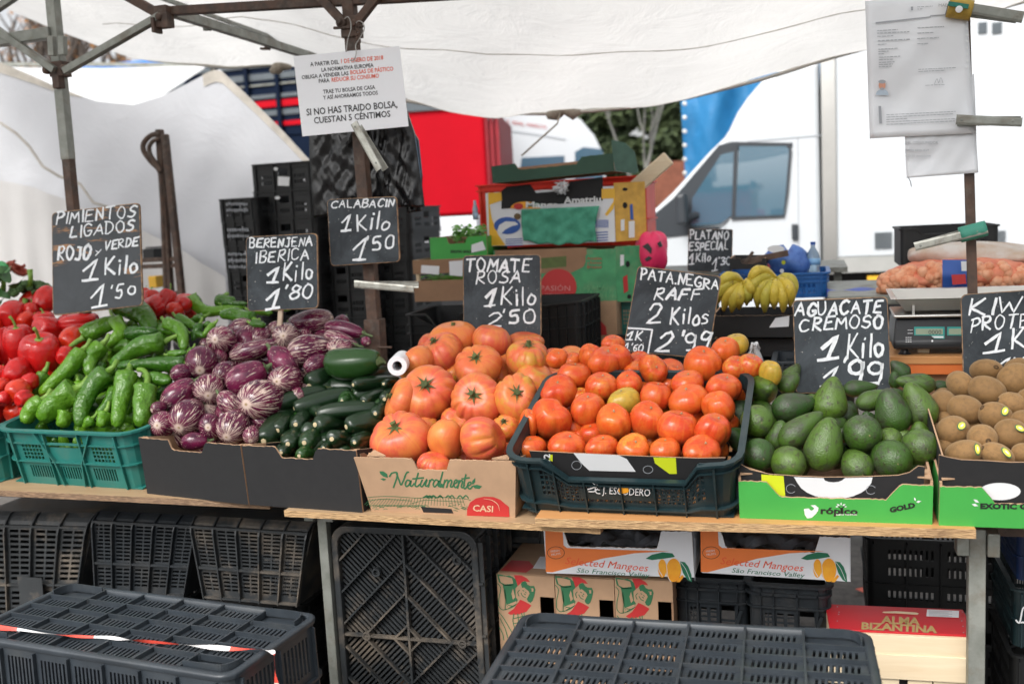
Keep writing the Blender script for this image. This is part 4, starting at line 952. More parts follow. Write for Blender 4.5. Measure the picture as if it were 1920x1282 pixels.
# script word, stroke by stroke
strokes = [
 [(275,955),(290,935),(318,934),(316,965),(298,1018)], [(316,940),(330,975),(340,1002),(352,985),(372,935),(385,930)],
 [(395,982),(378,975),(366,995),(372,1012),(388,1000),(398,978),(395,1005),(404,1010),(416,995)],
 [(440,935),(422,1000),(432,1012),(448,1000)], [(408,968),(470,962)],
 [(462,975),(452,1003),(462,1012),(480,985),(490,972),(480,1004),(490,1010),(500,1000)],
 [(506,975),(498,1014)], [(503,990),(516,972),(526,976)],
 [(556,982),(540,974),(526,996),(532,1014),(548,1000),(560,978),(555,1006),(564,1011),(574,998)],
 [(580,930),(562,1003),(572,1014),(584,1000)], [(592,975),(582,1018)], [(588,994),(602,975),(610,982),(602,1018)], [(608,995),(624,975),(632,984),(624,1010),(634,1014),(642,1004)],
 [(642,1000),(660,988),(661,975),(650,978),(644,1004),(654,1018),(670,1004)], [(674,977),(665,1022)], [(670,998),(684,978),(693,984),(686,1012),(695,1018),(704,1004)],
 [(712,944),(700,1010),(708,1024),(720,1010)], [(690,968),(732,962)],
 [(722,1008),(740,1000),(740,988),(728,990),(722,1010),(734,1026),(750,1012)] ]
for s_ in strokes: Lz(g, plC, s_, w_, .0006+.00004*random.random())
for pts in ([(218,925),(240,925),(262,940),(264,962),(240,955),(222,940)], [(222,968),(240,964),(258,972),(240,978)], [(748,1000),(748,980),(766,962),(766,985),(756,998)], [(750,1006),(775,1002),(805,1010),(790,1026),(762,1022)]):
    g.poly([plC.at(*zc(*p), .0006) for p in pts])
g.build('script_lettering', m_greenp, bx3)
g = MB(); rr = random.Random(5)
Lz(g, plC, [(150,1075),(200,1070),(270,1068),(350,1072),(440,1078),(520,1072),(600,1075),(700,1082),(740,1090)], 3)
Lz(g, plC, [(155,1095),(230,1084),(330,1088),(400,1095)], 2.5); Lz(g, plC, [(400,1110),(480,1090),(560,1094),(700,1100)], 2.5)
for i in range(34): x = 165+i*16; Lz(g, plC, [(x, 1078+rr.uniform(0,6)), (x-6+.04*(x-400), 1100), (x-16+.10*(x-400), 1122)], 2.2)
for i in range(16): x = 160+i*20; Lz(g, plC, [(x,1125+rr.uniform(0,5)),(x+22,1119),(x+44,1126+rr.uniform(0,6))], 2.4)
for i in range(12): x = 640+rr.uniform(-160,90); Lz(g, plC, [(x-14,1076),(x,1068-rr.uniform(0,5)),(x+14,1078)], 7)
for i in range(22): x = rr.uniform(160,700); y = rr.uniform(1124,1148); Lz(g, plC, [(x,y),(x+12,y-5),(x+24,y-1)], 2.6)
for i in range(16): x = rr.uniform(610,720); y = rr.uniform(1090,1150); Lz(g, plC, [(x,y),(x+14,y+3)], 2.6)
g.build('field_drawing', m_greenp, bx3)
g = MB(); g.poly([plC.at(*zc(*p), .0009) for p in [(718,1178),(720,1140),(735,1105),(770,1080),(815,1070),(870,1072),(910,1088),(935,1110),(958,1128),(962,1186)]]); g.build('red_badge', m_redp, bx3)
g = MB(); text_px(g, plC, 'CASI', *zc(752,1152), 38, 12, ang=-3, off=.0012, bold=.02); Lz(g, plC, [(815,1082),(860,1090),(895,1115),(905,1150)], 4, .0013, .6); g.build('badge_lettering', simple('card_coloured_print', (.62,.42,.27), .6, .05, 8), bx3)
g = MB(); p4 = [zc(*p) for p in [(455,1128),(630,1140),(642,1166),(470,1160)]]; poly_px(g, plC, p4, off=.0007); g.build('lower_slot', m_dark, bx3)  # slot drawn as a flat dark patch, its inner shade painted
# side of the box: little red mark
# green printed boxes
fG, wG = frame_px((1387,971), (1748,983), .822, 10)
def greenbox(fr, w, label, low=(.15,.84), h=.088):
    o = cardbox('green_cardboard_box', label, fr, w, .38, h, m_greencard, m_kraft2, notch(h, h*.60, low[0], low[1], .07), group='green cardboard fruit boxes', edge=m_kraft, nu=60, Hs=lambda t: h+.028*min(1, t*1.2+.25))
    corner_tabs(o, fr, w, h+.018, m_kraft, .05, .02, .0); return o
bG = greenbox(fG, wG, 'bright green cardboard box holding avocados')
plG = Plane(fG.p(wG/2, 0, 0), -fG.uy)
def z5(x, y): return (1360+x/3.2054, 620+y/3.2054)
g = MB(); text_px(g, plG, 'rópico', *z5(572,1098), 70, 13, off=.0006, bold=.035, ang=-1.5); text_px(g, plG, 'GOLD', *z5(990,1092), 49, 9.5, ang=12, bold=.06)
line_px(g, plG, [z5(698,1095), z5(697,1065)], 3.5); line_px(g, plG, [z5(697,1070), z5(680,1055)], 1.8); line_px(g, plG, [z5(697,1068), z5(716,1052)], 1.8)
g.build('black_lettering', m_blackp, bG)
g = MB(); g.poly([plG.at(*z5(*p), .0006) for p in [(472,1070),(500,1066),(520,1085),(560,1060),(548,1095),(520,1122),(492,1126),(478,1105)]]); g.poly([plG.at(*z5(*p), .0008) for p in [(512,1048),(540,1046),(560,1062),(556,1085),(530,1092),(512,1082),(530,1074),(534,1064)]])
for (x, y, dx, dy) in ((696,1040,0,-14),(680,1046,-14,-8),(712,1046,14,-8),(672,1056,-14,0),(722,1056,12,0),(1140,1012,-6,-16),(1160,1026,22,-4)):
    a = Vector((dx, dy)); n_ = Vector((-dy, dx))*.33; q = Vector((x, y)); g.poly([plG.at(*z5(*(q+s_)), .0009) for s_ in (-a*.6, n_, a*.8, -n_)])
text_px(g, plG, 'SABOR TROPICAL', *z5(665,1108), 40, 2.6, off=.0008, bold=.02)
g.build('white_emblem', m_whitep, bG)
# printed inner liner of the avocado box
lnG = thing('card_liner', 'black card liner with white arc inside the avocado box', 'cardboard', fG.p(wG/2, .02, .04)); plg = Plane(fG.p(wG/2, .012, .06), -fG.uy)
b = MB(); b.prism([plg.at(*z5(*p)) for p in [(90,800),(150,835),(270,862),(420,872),(600,880),(760,878),(900,874),(1040,868),(1110,850),(1160,812),(1200,818),(1190,960),(1190,1040),(90,1040),(80,900)]], fG.uy*.003, 0, 1); b.build('card', [m_blackcard, m_kraft], lnG, recalc=True)
b = MB(); poly_px(b, plg, [z5(*p) for p in [(216,862),(350,872),(362,1010),(300,990),(250,975),(220,930)]]); b.build('lime_shape', m_lime, lnG)
b = MB(); O = [(885,880)]+[(885-230*(1-math.cos(a))-0, 880+130*math.sin(a)) for a in [PI*i/12 for i in range(1,12)]]+[(412,878)]; I = [(590,884)]+[(650-60*math.cos(a), 886+24*math.sin(a)) for a in [PI*i/6 for i in range(1,6)]]+[(720,884)]
b.poly([plg.at(*z5(*p), .0005) for p in O+I]); b.build('white_arc', m_whitep, lnG)
b = MB(); line_px(b, plg, [z5(*p) for p in arc(395,948,29,26,40,330)], .9, smooth=False); line_px(b, plg, [z5(*p) for p in arc(875,955,29,26,40,330)], .9, smooth=False); b.build('ring_mark', m_greyp, lnG)
# kiwi box
fK = Fr(fG.p(wG+.012, -.004, .0), fG.ux, fG.uy, fG.uz); bK = greenbox(fK, wG, 'bright green cardboard box holding kiwis', (.20,.80)); plK = Plane(fK.p(0,0,0), -fK.uy)
g = MB(); text_px(g, plK, 'EXOTIC GOLD', *z5(1532,1068), 128, 10, bold=.06, ang=-.5); g.build('black_lettering', m_blackp, bK)
g = MB()
for (x, y, dx, dy) in ((1508,1022,18,10),(1500,1046,20,6)):
    a = Vector((dx, dy)); n_ = Vector((-dy, dx))*.4; q = Vector((x, y)); g.poly([plK.at(*z5(*(q+s_)), .0006) for s_ in (-a, n_, a, -n_)])
g.build('leaf_emblem', m_whitep, bK)
lnK = thing('card_liner', 'plain black card liner round the kiwis with a white oval', 'cardboard', fK.p(wG/2, .02, .04)); plk = Plane(fK.p(.1, .012, .06), -fK.uy)
b = MB(); b.prism([plk.at(*z5(*p)) for p in [(1285,745),(1330,758),(1420,775),(1560,780),(1700,790),(2000,790),(2380,800),(2380,1040),(1280,1040),(1280,880)]], fK.uy*.003, 0, 1); b.build('card', [m_blackcard, m_kraft], lnK, recalc=True)
b = MB(); b.prism([fK.p(.004,.016,.08), fK.p(.004,.016,.15), fK.p(.004,.3,.16), fK.p(.004,.3,.08)], fK.ux*.003, 0, 1); b.build('card_side', [m_blackcard, m_kraft], lnK, recalc=True)
b = MB(); poly_px(b, plk, [z5(*p) for p in arc(1650,965,125,52)]); b.build('white_oval', m_whitep, lnK)

# ================================================================ upturned slate crates in the foreground
def bottomcrate(name, label, fr, w, d, h, cols, rows, mat, group, nsl=11, slant=.3, rc=.035):
    """seen from above: ribbed base with slotted cells, recessed corners, ribbed walls; fr origin = lower front left corner"""
    o = thing(name, label, 'crate', fr.p(w/2, d/2, 0), group)
    W = Wall(fr, w, d, h, rc, -.02)
    fields = []
    mb = MB(); us = set(W.us()); vs = {0.0,1.0}; H = []
    for sd in ('front','right','back','left'):
        a, b_ = getattr(W, sd); n = int((b_-a)/.09)
        for c in range(n):
            A = a+(b_-a)*(c+.12)/n; B = a+(b_-a)*(c+.88)/n
            for v0, v1 in ((.55,.88),(.12,.42)):
                k = 7
                for i in range(k):
                    x0 = round(A+(B-A)*(i+.25)/k, 5); x1 = round(A+(B-A)*(i+.8)/k, 5); us.update((x0, x1)); vs.update((v0, v1)); H.append((x0, x1, v0, v1))
    us = sorted(us); vs = sorted(vs); iu = {x: i for i, x in enumerate(us)}; iv = {x: i for i, x in enumerate(vs)}; HS = set()
    for a, b_, c, e in H:
        for i in range(iu[a], iu[b_]):
            for j in range(iv[c], iv[e]): HS.add((i, j))
    mb.maskpanel(us, vs, lambda i, j: (i, j) in HS, lambda u, v, q: W.at(u, v, -q), .004, closed=True); mb.build('wall', mat, o)
    rb = MB()
    for sd in ('front','right','back','left'):
        a, b_ = getattr(W, sd); n = int((b_-a)/.09)
        for c in range(n+1):
            u = a+(b_-a)*c/n; p = [W.at(u-.002, v, -.001) for v in (.02,.94)]+[W.at(u+.002, v, -.001) for v in (.02,.94)]; q = [W.at(u-.002, v, .009) for v in (.02,.94)]+[W.at(u+.002, v, .009) for v in (.02,.94)]
            rb.add(p+q, [(4,5,1,0),(2,3,7,6),(4,6,7,5),(1,5,7,3),(0,2,6,4)])
    P = W.us(list(np.linspace(0, W.L, 60))); n = len(P)-1
    for v in (.48,):
        V = []
        for u in P: V += [W.at(u, v, .009), W.at(u, v, -.001), W.at(u, v, -.001)-fr.uz*.006, W.at(u, v, .009)-fr.uz*.006]
        F = []
        for i in range(n): a = i*4; b_ = ((i+1) % n)*4; F += [(a,b_,b_+1,a+1),(a+3,b_+3,b_,a),(a+2,b_+2,b_+3,a+3)]
        rb.add(V, F)
    rb.build('wall_rib', mat, o)
    # rounded lip round the top
    lp = MB(); sec = [(.004,-.010),(.006,-.003),(.005,.001),(.001,.003),(-.009,.003),(-.012,.001),(-.012,-.014)]; V = []; F = []
    for u in P:
        for (ox, oz) in sec: V.append(W.at(u, 1.0, ox)+fr.uz*oz)
    ns = len(sec)
    for i in range(n):
        for j in range(ns-1): a = i*ns+j; b_ = ((i+1) % n)*ns+j; F.append((a, b_, b_+1, a+1))
    lp.add(V, F); lp.build('lip', mat, o, smooth=True)
    # floor of the base with slots: slats below, ribs above
    zt = h; x0, x1, y0, y1 = .016, w-.016, .016, d-.016; cw = (x1-x0)/cols; ch = (y1-y0)/rows
    sl = MB(); rbb = MB(); rnd_ = random.Random(4)
    corner = lambda c, r: (c in (0, cols-1)) and (r in (0, rows-1))
    for c in range(cols):
        for r in range(rows):
            X = x0+c*cw; Y_ = y0+r*ch
            if corner(c, r):
                sl.box(fr, X, X+cw-.002, Y_, Y_+ch-.002, zt-.017, zt-.013); continue
            sl.box(fr, X, X+.012, Y_, Y_+ch, zt-.011, zt-.007); sl.box(fr, X+cw-.012, X+cw, Y_, Y_+ch, zt-.0111, zt-.0071)
            sl.box(fr, X+.012, X+cw-.012, Y_, Y_+ch*.12, zt-.0112, zt-.0072); sl.box(fr, X+.012, X+cw-.012, Y_+ch*.90, Y_+ch, zt-.0113, zt-.0073)
            for i in range(nsl+1):
                xa = X+.012+(cw-.024)*i/nsl; t = (cw-.024)/nsl*.25; s_ = slant*ch*.34
                sl.prism([fr.p(xa-t-s_, Y_+ch*.11, zt-.0076), fr.p(xa+t-s_, Y_+ch*.11, zt-.0076), fr.p(xa+t+s_, Y_+ch*.91, zt-.0076), fr.p(xa-t+s_, Y_+ch*.91, zt-.0076)], -fr.uz*.003)
    tag(sl.build('base_slat', mat, o), kind='stuff')
    for c in range(1, cols):
        rbb.box(fr, x0+c*cw-.0024, x0+c*cw+.0024, y0-.002, y1+.002, zt-.0105, zt+.003)
    for r in range(1, rows):
        rbb.box(fr, x0-.002, x1+.002, y0+r*ch-.0020, y0+r*ch+.0020, zt-.0107, zt+.0024)
    rbb.build('base_rib', mat, o)
    # raised arcs round the four corners and small round bosses
    ar = MB()
    for (cx, cy, sx, sy) in ((x0, y0, 1, 1), (x1, y0, -1, 1), (x0, y1, 1, -1), (x1, y1, -1, -1)):
        pts = [fr.p(cx+sx*.006, cy+sy*ch*.95, zt+.004), fr.p(cx+sx*.006, cy+sy*.035, zt+.005), fr.p(cx+sx*.016, cy+sy*.014, zt+.005), fr.p(cx+sx*.036, cy+sy*.006, zt+.005), fr.p(cx+sx*cw*.97, cy+sy*.006, zt+.004)]
        pts = smooth_pts(pts, 4)
        ar = MB()
        for a_, b_ in zip(pts, pts[1:]): ar.bar(a_-fr.uz*.002, b_-fr.uz*.002, .0028, .018, fr.uz)
        ar.build('corner_rail', mat, o)
    for c in range(1, cols, 2):
        for r in (1, rows-1): ar = MB(); ar.lathe(Fr(fr.p(x0+c*cw, y0+r*ch, zt-.012), fr.ux, fr.uy, fr.uz), [(.007,0),(.007,.0135),(.0045,.0135),(.004,.008)], 12); ar.build('boss', mat, o)
    return o
A = PZ(430,1272,.655); B = PZ(602,1152,.655); D_ = (B-A); dl = D_.length; uy = D_.normalized(); ux = Vector((uy.y, -uy.x, 0)); wl_ = (PZ(118,1103,.655)-PZ(612,1152,.655)).length
fL = Fr(A-ux*wl_-Vector((0,0,.24)), ux, uy, Vector((0,0,1)))
cL = bottomcrate('slate_crate', 'upturned slate grey crate tied with red and white tape, front left', fL, wl_, dl, .24, 6, 5, m_blackgrey, 'upturned crates in front of the stall', nsl=8, slant=-.1)
A = PZ(1008,1150,.66); B = PZ(1612,1183,.66); ux = (B-A).normalized(); uy = Vector((-ux.y, ux.x, 0)); wr_ = (B-A).length+.05; dr_ = .44
fR = Fr(A-ux*.03-uy*dr_-Vector((0,0,.24)), ux, uy, Vector((0,0,1)))
cR = bottomcrate('slate_crate', 'upturned slate grey crate at the bottom right, nearest the camera', fR, wr_, dr_, .24, 6, 7, m_blackgrey, 'upturned crates in front of the stall', nsl=8, slant=.1)
def stack_under(fr, w, d, n, label, grp):
    for k in range(n):
        f2 = Fr(fr.p(0, 0, -.215*(k+1)), fr.ux, fr.uy, fr.uz); z = f2.O.z
        if z < -.02: break
        crate('slate_crate', label if k == 0 else label.replace('second', 'third'), f2, w, d, .21, m_blackgrey, 'crate', grp, .035, -.02, fields=[('all',.08,.92,.15,.42,24,1,.5),('all',.08,.92,.55,.85,24,1,.5)], ribs={'front':lin(5),'right':lin(4),'left':lin(4)}, bands=((.48,.008,.005),), base=None)
stack_under(fL, wl_, dl, 2, 'slate grey crate second from top under the taped crate', 'crates stacked under the upturned ones'); stack_under(fR, wr_, dr_, 2, 'slate grey crate second from top in the bottom right stack', 'crates stacked under the upturned ones')
# barrier tape twisted over the left crate
tp_ = MB(); zt = .655+.004
ppx = [(-40,1170),(0,1176),(40,1180),(80,1186),(120,1190),(160,1193),(200,1194),(240,1199),(290,1203),(335,1207),(390,1212),(440,1216),(475,1216),(498,1218),(512,1222)]
pts = [PZ(x, y, zt+.003*math.sin(i*1.3)**2) for i, (x, y) in enumerate(ppx)]
e = pts[-1]; pts += [e+Vector((.004,-.004,-.012)), e+Vector((.006,-.008,-.05)), e+Vector((.010,-.008,-.11)), e+Vector((.010,-.007,-.2))]
pts = smooth_pts(pts, 5); V = []; N_ = len(pts); Mi = []
for i, p in enumerate(pts):
    t = (pts[min(i+1, N_-1)]-pts[max(i-1, 0)]).normalized(); s_ = t.cross(Vector((0, -.3 if i > N_*.8 else 0, 1))).normalized(); a = math.sin(i*.27)*.9+math.sin(i*.11)*.5; up = t.cross(s_); w2 = .0042+.0016*math.sin(i*.4); s2 = s_*math.cos(a)+up*math.sin(a); V += [p+s2*w2, p-s2*w2]
F = [(2*i, 2*i+2, 2*i+3, 2*i+1) for i in range(N_-1)]; Mi = [0 if ((i//9) % 2) else 1 for i in range(N_-1)]
tp_.add(V, F, Mi); tag(tp_.build('barrier_tape', [simple('tape_white', (.78,.76,.76), .4), simple('tape_red', (.78,.09,.06), .4)], None, smooth=True), 'twisted red and white barrier tape lying across the front left crate', 'tape')

# ================================================================ crates lying under the table
def ribbed_panel(name, label, px4, Y, mat, cols, group, lean=0, notchside=None, rows=((.42,.88),(.10,.34)), nslot=9, seed=0, depthm=.34):
    """a crate on its side, its long ribbed wall toward us. px4 = corners tl,tr,br,bl in sight-line pixels"""
    pl = vplane(px4[0][0], px4[0][1], Y, lean); tl, tr, br, bl = [pl.at(*p) for p in px4]
    cz = (tl+tr+br+bl)/4; o = thing(name, label, 'crate', (cz.x, cz.y+.15, min(bl.z, br.z)), group)
    n = -pl.n*-1
    def mp(u, v, q):
        a = tl.lerp(tr, u); b = bl.lerp(br, u); P = b.lerp(a, v)
        if v > .86: k = (v-.86)/.14; P = P - n*(.03*k*k)*1.0
        return P - n*q
    us = {0.0, 1.0}; vs = {0.0, .86, .9, .94, .97, 1.0}; H = []
    for c in range(cols):
        A = c/cols; wd = 1/cols
        for (v0, v1) in rows:
            for h_ in range(2):
                a = round(A+wd*(.13+.40*h_), 5); b_ = round(a+wd*.33, 5); us.update((a, b_))
                k = int(nslot*(v1-v0)/.46)+1
                for j in range(k):
                    y0 = round(v0+(v1-v0)*(j+.22)/k, 5); y1 = round(v0+(v1-v0)*(j+.80)/k, 5); vs.update((y0, y1)); H.append((a, b_, y0, y1))
    us = sorted(us); vs = sorted(vs); iu = {x: i for i, x in enumerate(us)}; iv = {x: i for i, x in enumerate(vs)}; HS = set()
    for a, b_, c, e in H:
        for i in range(iu[a], iu[b_]):
            for j in range(iv[c], iv[e]): HS.add((i, j))
    mb = MB(); mb.maskpanel(us, vs, lambda i, j: (i, j) in HS, mp, .004); mb.build('wall', mat, o)
    rb = MB()
    for c in range(cols+1):
        u = min(.995, max(.005, c/cols)); pr = [(0,.0),(.0,.86),(.0,.94),(.0,1.0)]
        vv = [0, .84, .92, 1.0]; Pa = [mp(u-.006, v, .001) for v in vv]; Pb = [mp(u+.006, v, .001) for v in vv]; Qa = [mp(u-.006, v, -.012) for v in vv]; Qb = [mp(u+.006, v, -.012) for v in vv]
        for i in range(3):
            rb.add([Pa[i], Pa[i+1], Qa[i+1], Qa[i], Pb[i], Pb[i+1], Qb[i+1], Qb[i]], [(0,3,2,1),(4,5,6,7),(3,7,6,2),(0,1,5,4)])
        rb.add([Pa[3], Qa[3], Qb[3], Pb[3], Pa[0], Qa[0], Qb[0], Pb[0]], [(0,1,2,3),(7,6,5,4)])
    for v in (.01, .385, .895):
        for t in (0,): 
            a = [mp(x, v, .001) for x in (0, 1)]; q = [mp(x, v, -.010) for x in (0, 1)]; up = Vector((0,0,.006)); rb.add([a[0], a[1], q[1], q[0], a[0]+up, a[1]+up, q[1]+up, q[0]+up], [(0,1,2,3),(7,6,5,4),(3,2,6,7),(0,4,5,1)])
    rb.build('rib', mat, o)
    bk = MB(); d_ = -n*depthm
    bk.sheet(lambda u, v: mp(u, 1.0, .004).lerp(mp(u, 1.0, depthm), v) if v > 0 else mp(u, 1.0, .0045), 4, 4, .004, (0,0,-1)); bk.sheet(lambda u, v: mp(0, v*.99, .0045).lerp(mp(0, v*.99, depthm), u), 2, 2, .004, (1,0,0)); bk.sheet(lambda u, v: mp(u, v*.985, depthm-.01), 2, 2, .004, (0,1,0)); bk.sheet(lambda u, v: mp(1, v*.99, .0045).lerp(mp(1, v*.99, depthm), u), 2, 2, .004, (-1,0,0))  # rear sheet added so lit ground doesn't show through the slots
    bk.build('body', mat, o, recalc=True); return o
gU = 'dark crates pushed under the table'
ribbed_panel('black_crate', 'dusty black crate with white paint letters at far left under the table', [(-40,962),(168,968),(140,1175),(-20,1178)], 2.38, m_dusty, 4, gU, 0)
b = MB(); pz = vplane(60,1100,2.355); poly_px(b, pz, [(32,1080),(78,1083),(84,1150),(42,1152)], off=-.001)
o_ = b.build('label_patch', m_dusty, None); chalk(MB(), pz, 'L', 0, 0, 1)
b = MB(); 
for ch, y in (('L',1098),('O',1108),('S',1117),('R',1130),('U',1144)):
    chalk(b, pz, ch, 62, y-9, 9.5, ang=88, w=2.2, off=.004)
wl2 = b.build('painted_letters', m_chalk, None)
for q in (o_, wl2):
    q.parent = [x for x in bpy.data.objects if x.get('label','').startswith('dusty black crate with white paint')][0]; q.location = -q.parent.location
ribbed_panel('black_crate', 'cleaner dark crate in the middle of the three under the left boards', [(174,962),(372,972),(348,1118),(182,1112)], 2.36, m_black, 5, gU, 0)
ribbed_panel('black_crate', 'very dusty crate beside the left trestle leg under the table', [(356,972),(580,985),(560,1135),(385,1120)], 2.34, m_dusty, 5, gU, 0)
b = MB(); 
ribbed_panel('black_crate', 'dark crate side seen behind the left trestle leg', [(582,978),(640,985),(640,1150),(590,1150)], 2.52, m_dusty, 2, gU, 0)
# big crate standing on end with herringbone bottom toward us
pl = vplane(770, 1000, 2.30, 0, yaw=0); tl, tr, br, bl = [pl.at(*p) for p in [(618,985),(893,996),(908,1300),(640,1300)]]
hc = thing('black_crate', 'large dusty crate standing on end with herringbone slats facing out', 'crate', (pl.P0.x, 2.4, max(0, bl.z)), gU)
W0 = (tr-tl).length; H0 = .56; fH = Fr(Vector((tl.x, 2.30, tl.z-H0)), (tr-tl).normalized(), Vector((0,1,0)), Vector((0,0,1)))
fH.ux = Vector((fH.ux.x, 0, 0)).normalized()
def fh(x, z, y=0): return fH.p(x, y, z)
# frame with rounded corners
fm = MB(); ot = [(q[1], q[2]) for q in rrect(W0, H0, .045, 5)]; it = [(.018+q[1], .018+q[2]) for q in rrect(W0-.036, H0-.036, .035, 5)]
n = len(ot)-1; V = [fh(x, z, 0) for x, z in ot[:-1]]+[fh(x, z, 0) for x, z in it[:-1]]+[fh(x, z, .02) for x, z in it[:-1]]+[fh(x, z, .25) for x, z in ot[:-1]]; F = []
for i in range(n): j = (i+1) % n; F += [(i, j, n+j, n+i), (n+i, n+j, 2*n+j, 2*n+i), (i, 3*n+i, 3*n+j, j)]
fm.add(V, F); fm.build('frame', m_dusty, hc, smooth=False, bevel=.003, recalc=True)
def clipseg(a, b, x0, x1, z0, z1):
    ax, az = a; bx, bz = b; t0, t1 = 0., 1.
    for p, q in ((-(bx-ax), ax-x0), (bx-ax, x1-ax), (-(bz-az), az-z0), (bz-az, z1-az)):
        if abs(p) < 1e-12:
            if q < 0: return None
        else:
            r = q/p
            if p < 0: t0 = max(t0, r)
            else: t1 = min(t1, r)
    if t0 >= t1: return None
    return (ax+(bx-ax)*t0, az+(bz-az)*t0), (ax+(bx-ax)*t1, az+(bz-az)*t1)
bbk = MB(); bbk.box(fH, .02, W0-.02, .235, .245, .02, H0-.02); bbk.build('dark_backing', m_bgblack, hc)  # black sheet added behind the slats to keep their gaps dark
sl = MB(); xm = W0*.5; zr = [(H0*.46, H0-.018, 1), (.018, H0*.46-.0, -1)]; rn = random.Random(8)
for (za, zb, sg) in zr:
    for side in (0, 1):
        x0, x1 = (.018, xm-.004) if side == 0 else (xm+.004, W0-.018); dirx = 1 if (side == 0) == (sg > 0) else -1
        for k in range(-60, 90):
            off = k*.0165; a = (x0-1, za+off-dirx*1.0) ; b_ = (x0+1, za+off+dirx*1.0)
            # perpendicular slats: they run across the strong ribs
            c = clipseg((x0-1, za+off+dirx*1.0*1), (x0+1, za+off-dirx*1.0), x0, x1, za+.003, zb-.003)
            if c: 
                A_, B_ = c
                if math.hypot(A_[0]-B_[0], A_[1]-B_[1]) > .006: sl.bar(fh(A_[0], A_[1], .020), fh(B_[0], B_[1], .020), .0062, .004, (0,1,0))
tag(sl.build('herringbone_slat', m_dusty, hc), kind='stuff')
rb = MB()
for (za, zb, sg) in zr:
    for side in (0, 1):
        x0, x1 = (.018, xm) if side == 0 else (xm, W0-.018); dirx = -1 if (side == 0) == (sg > 0) else 1
        for k in range(-8, 12):
            off = k*.088+.03; c = clipseg((x0-1, za+off+dirx*1.0*1-(0 if dirx < 0 else 0)), (x0+1, za+off-dirx*1.0), x0, x1, za, zb)
            if c:
                A_, B_ = c
                if math.hypot(A_[0]-B_[0], A_[1]-B_[1]) > .02: rb.bar(fh(A_[0], A_[1], .010), fh(B_[0], B_[1], .010), .005, .013, (0,1,0))
rb.box(fH, xm-.003, xm+.003, .002, .016, .018, H0-.018); rb.box(fH, .018, W0-.018, .003, .0165, H0*.46-.003, H0*.46+.003)
for (x, z) in ((W0*.30, H0*.78), (W0*.86, H0*.86), (W0*.2, H0*.46), (W0*.86, H0*.46)): rb.lathe(Fr(fh(x, z, .014), fH.ux, fH.uz, -fH.uy), [(.012,0),(.012,.013),(.007,.013),(.006,.004)], 14)
rb.build('rib', m_dusty, hc)
# its ribbed side going back
sd = MB()
us = lin(4, .01, .25); 
for i in range(5): sd.box(fH, W0-.001, W0+.012, us[i]-.003, us[i]+.003, .02, H0-.03)
for z in (.14, .28, .42): sd.box(fH, W0-.001, W0+.010, .0, .25, z, z+.006)
for i in range(4):
    for k in range(22): sd.box(fH, W0-.003, W0+.002, us[i]+.01, us[i+1]-.01, .03+k*.0235, .044+k*.0235)
sd.build('side_wall', m_dusty, hc)
# more crates behind it in shadow
def plain_crate(label, px, py, Y, w, h, mat, group, cat='crate', name='black_crate', yaw=0, d=.3, nu=14, nv=4, base=True, z=None):
    P = PY(px, py, Y) if z is None else Vector((PY(px, py, Y).x, Y, z)); f = frame_yaw(P, yaw)
    return crate(name, label, f, w, d, h, mat, cat, group, .02, .03, fields=[('all',.06,.46,.30,.80,nu,nv,.6),('all',.54,.94,.30,.80,nu,nv,.6)], ribs={'front':lin(4),'right':lin(3),'left':lin(3)}, bands=((.22,.006,.004),(.86,.006,.004)), rim=.010, base='flat' if base else None)
gD = 'dark crates deep under the table'; ORDN = ['leftmost', 'middle', 'right hand']
ribbed_panel('black_crate', 'dark crate in shadow behind the herringbone crate', [(880,985),(1010,992),(1000,1282),(895,1282)], 2.62, m_dusty, 2, gD, nslot=14)
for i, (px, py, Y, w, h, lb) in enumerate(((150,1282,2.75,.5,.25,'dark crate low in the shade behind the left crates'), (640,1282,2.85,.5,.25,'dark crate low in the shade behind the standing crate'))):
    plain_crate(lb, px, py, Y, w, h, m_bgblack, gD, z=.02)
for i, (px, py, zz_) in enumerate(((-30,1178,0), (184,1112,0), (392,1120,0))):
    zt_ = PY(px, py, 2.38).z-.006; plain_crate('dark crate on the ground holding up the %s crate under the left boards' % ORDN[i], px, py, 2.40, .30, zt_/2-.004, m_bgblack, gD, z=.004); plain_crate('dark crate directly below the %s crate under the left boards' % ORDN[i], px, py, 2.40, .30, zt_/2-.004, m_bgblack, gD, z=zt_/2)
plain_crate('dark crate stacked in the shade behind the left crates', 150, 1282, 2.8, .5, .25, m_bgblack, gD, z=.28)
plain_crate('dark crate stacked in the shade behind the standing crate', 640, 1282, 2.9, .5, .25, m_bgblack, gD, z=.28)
# two dark crates under the mango boxes
def undercrate(label, x0, x1, ytop, Y):
    P = PY(x0, ytop, Y); Q = PY(x1, ytop, Y); w = Q.x-P.x; h = .21; f = frame_yaw(Vector((P.x, Y, P.z-h)), 0)
    o = crate('slate_crate', label, f, w, .32, h, m_black, 'crate', 'slate crates under the mango boxes', .02, .0, fields=[('front',.10,.24,.10,.66,2,9,.6),('front',.28,.62,.10,.66,2,9,.62),('front',.66,.94,.10,.70,1,3,.85)], ribs={'front':(.05,.26,.64,.97)}, bands=((.74,.008,.005),(.90,.010,.006)), rim=.014, base=None)
    b = MB(); b.bar(f.p(w*.92, -.008, h*.66), f.p(w*.68, -.008, h*.05), .008, .012, -f.uy); b.build('brace', m_black, o); return o
uc1 = undercrate('slate crate with slots under the left mango box', 1266, 1400, 1082, 2.42); uc2 = undercrate('slate crate with slots under the right mango box', 1404, 1552, 1092, 2.40)
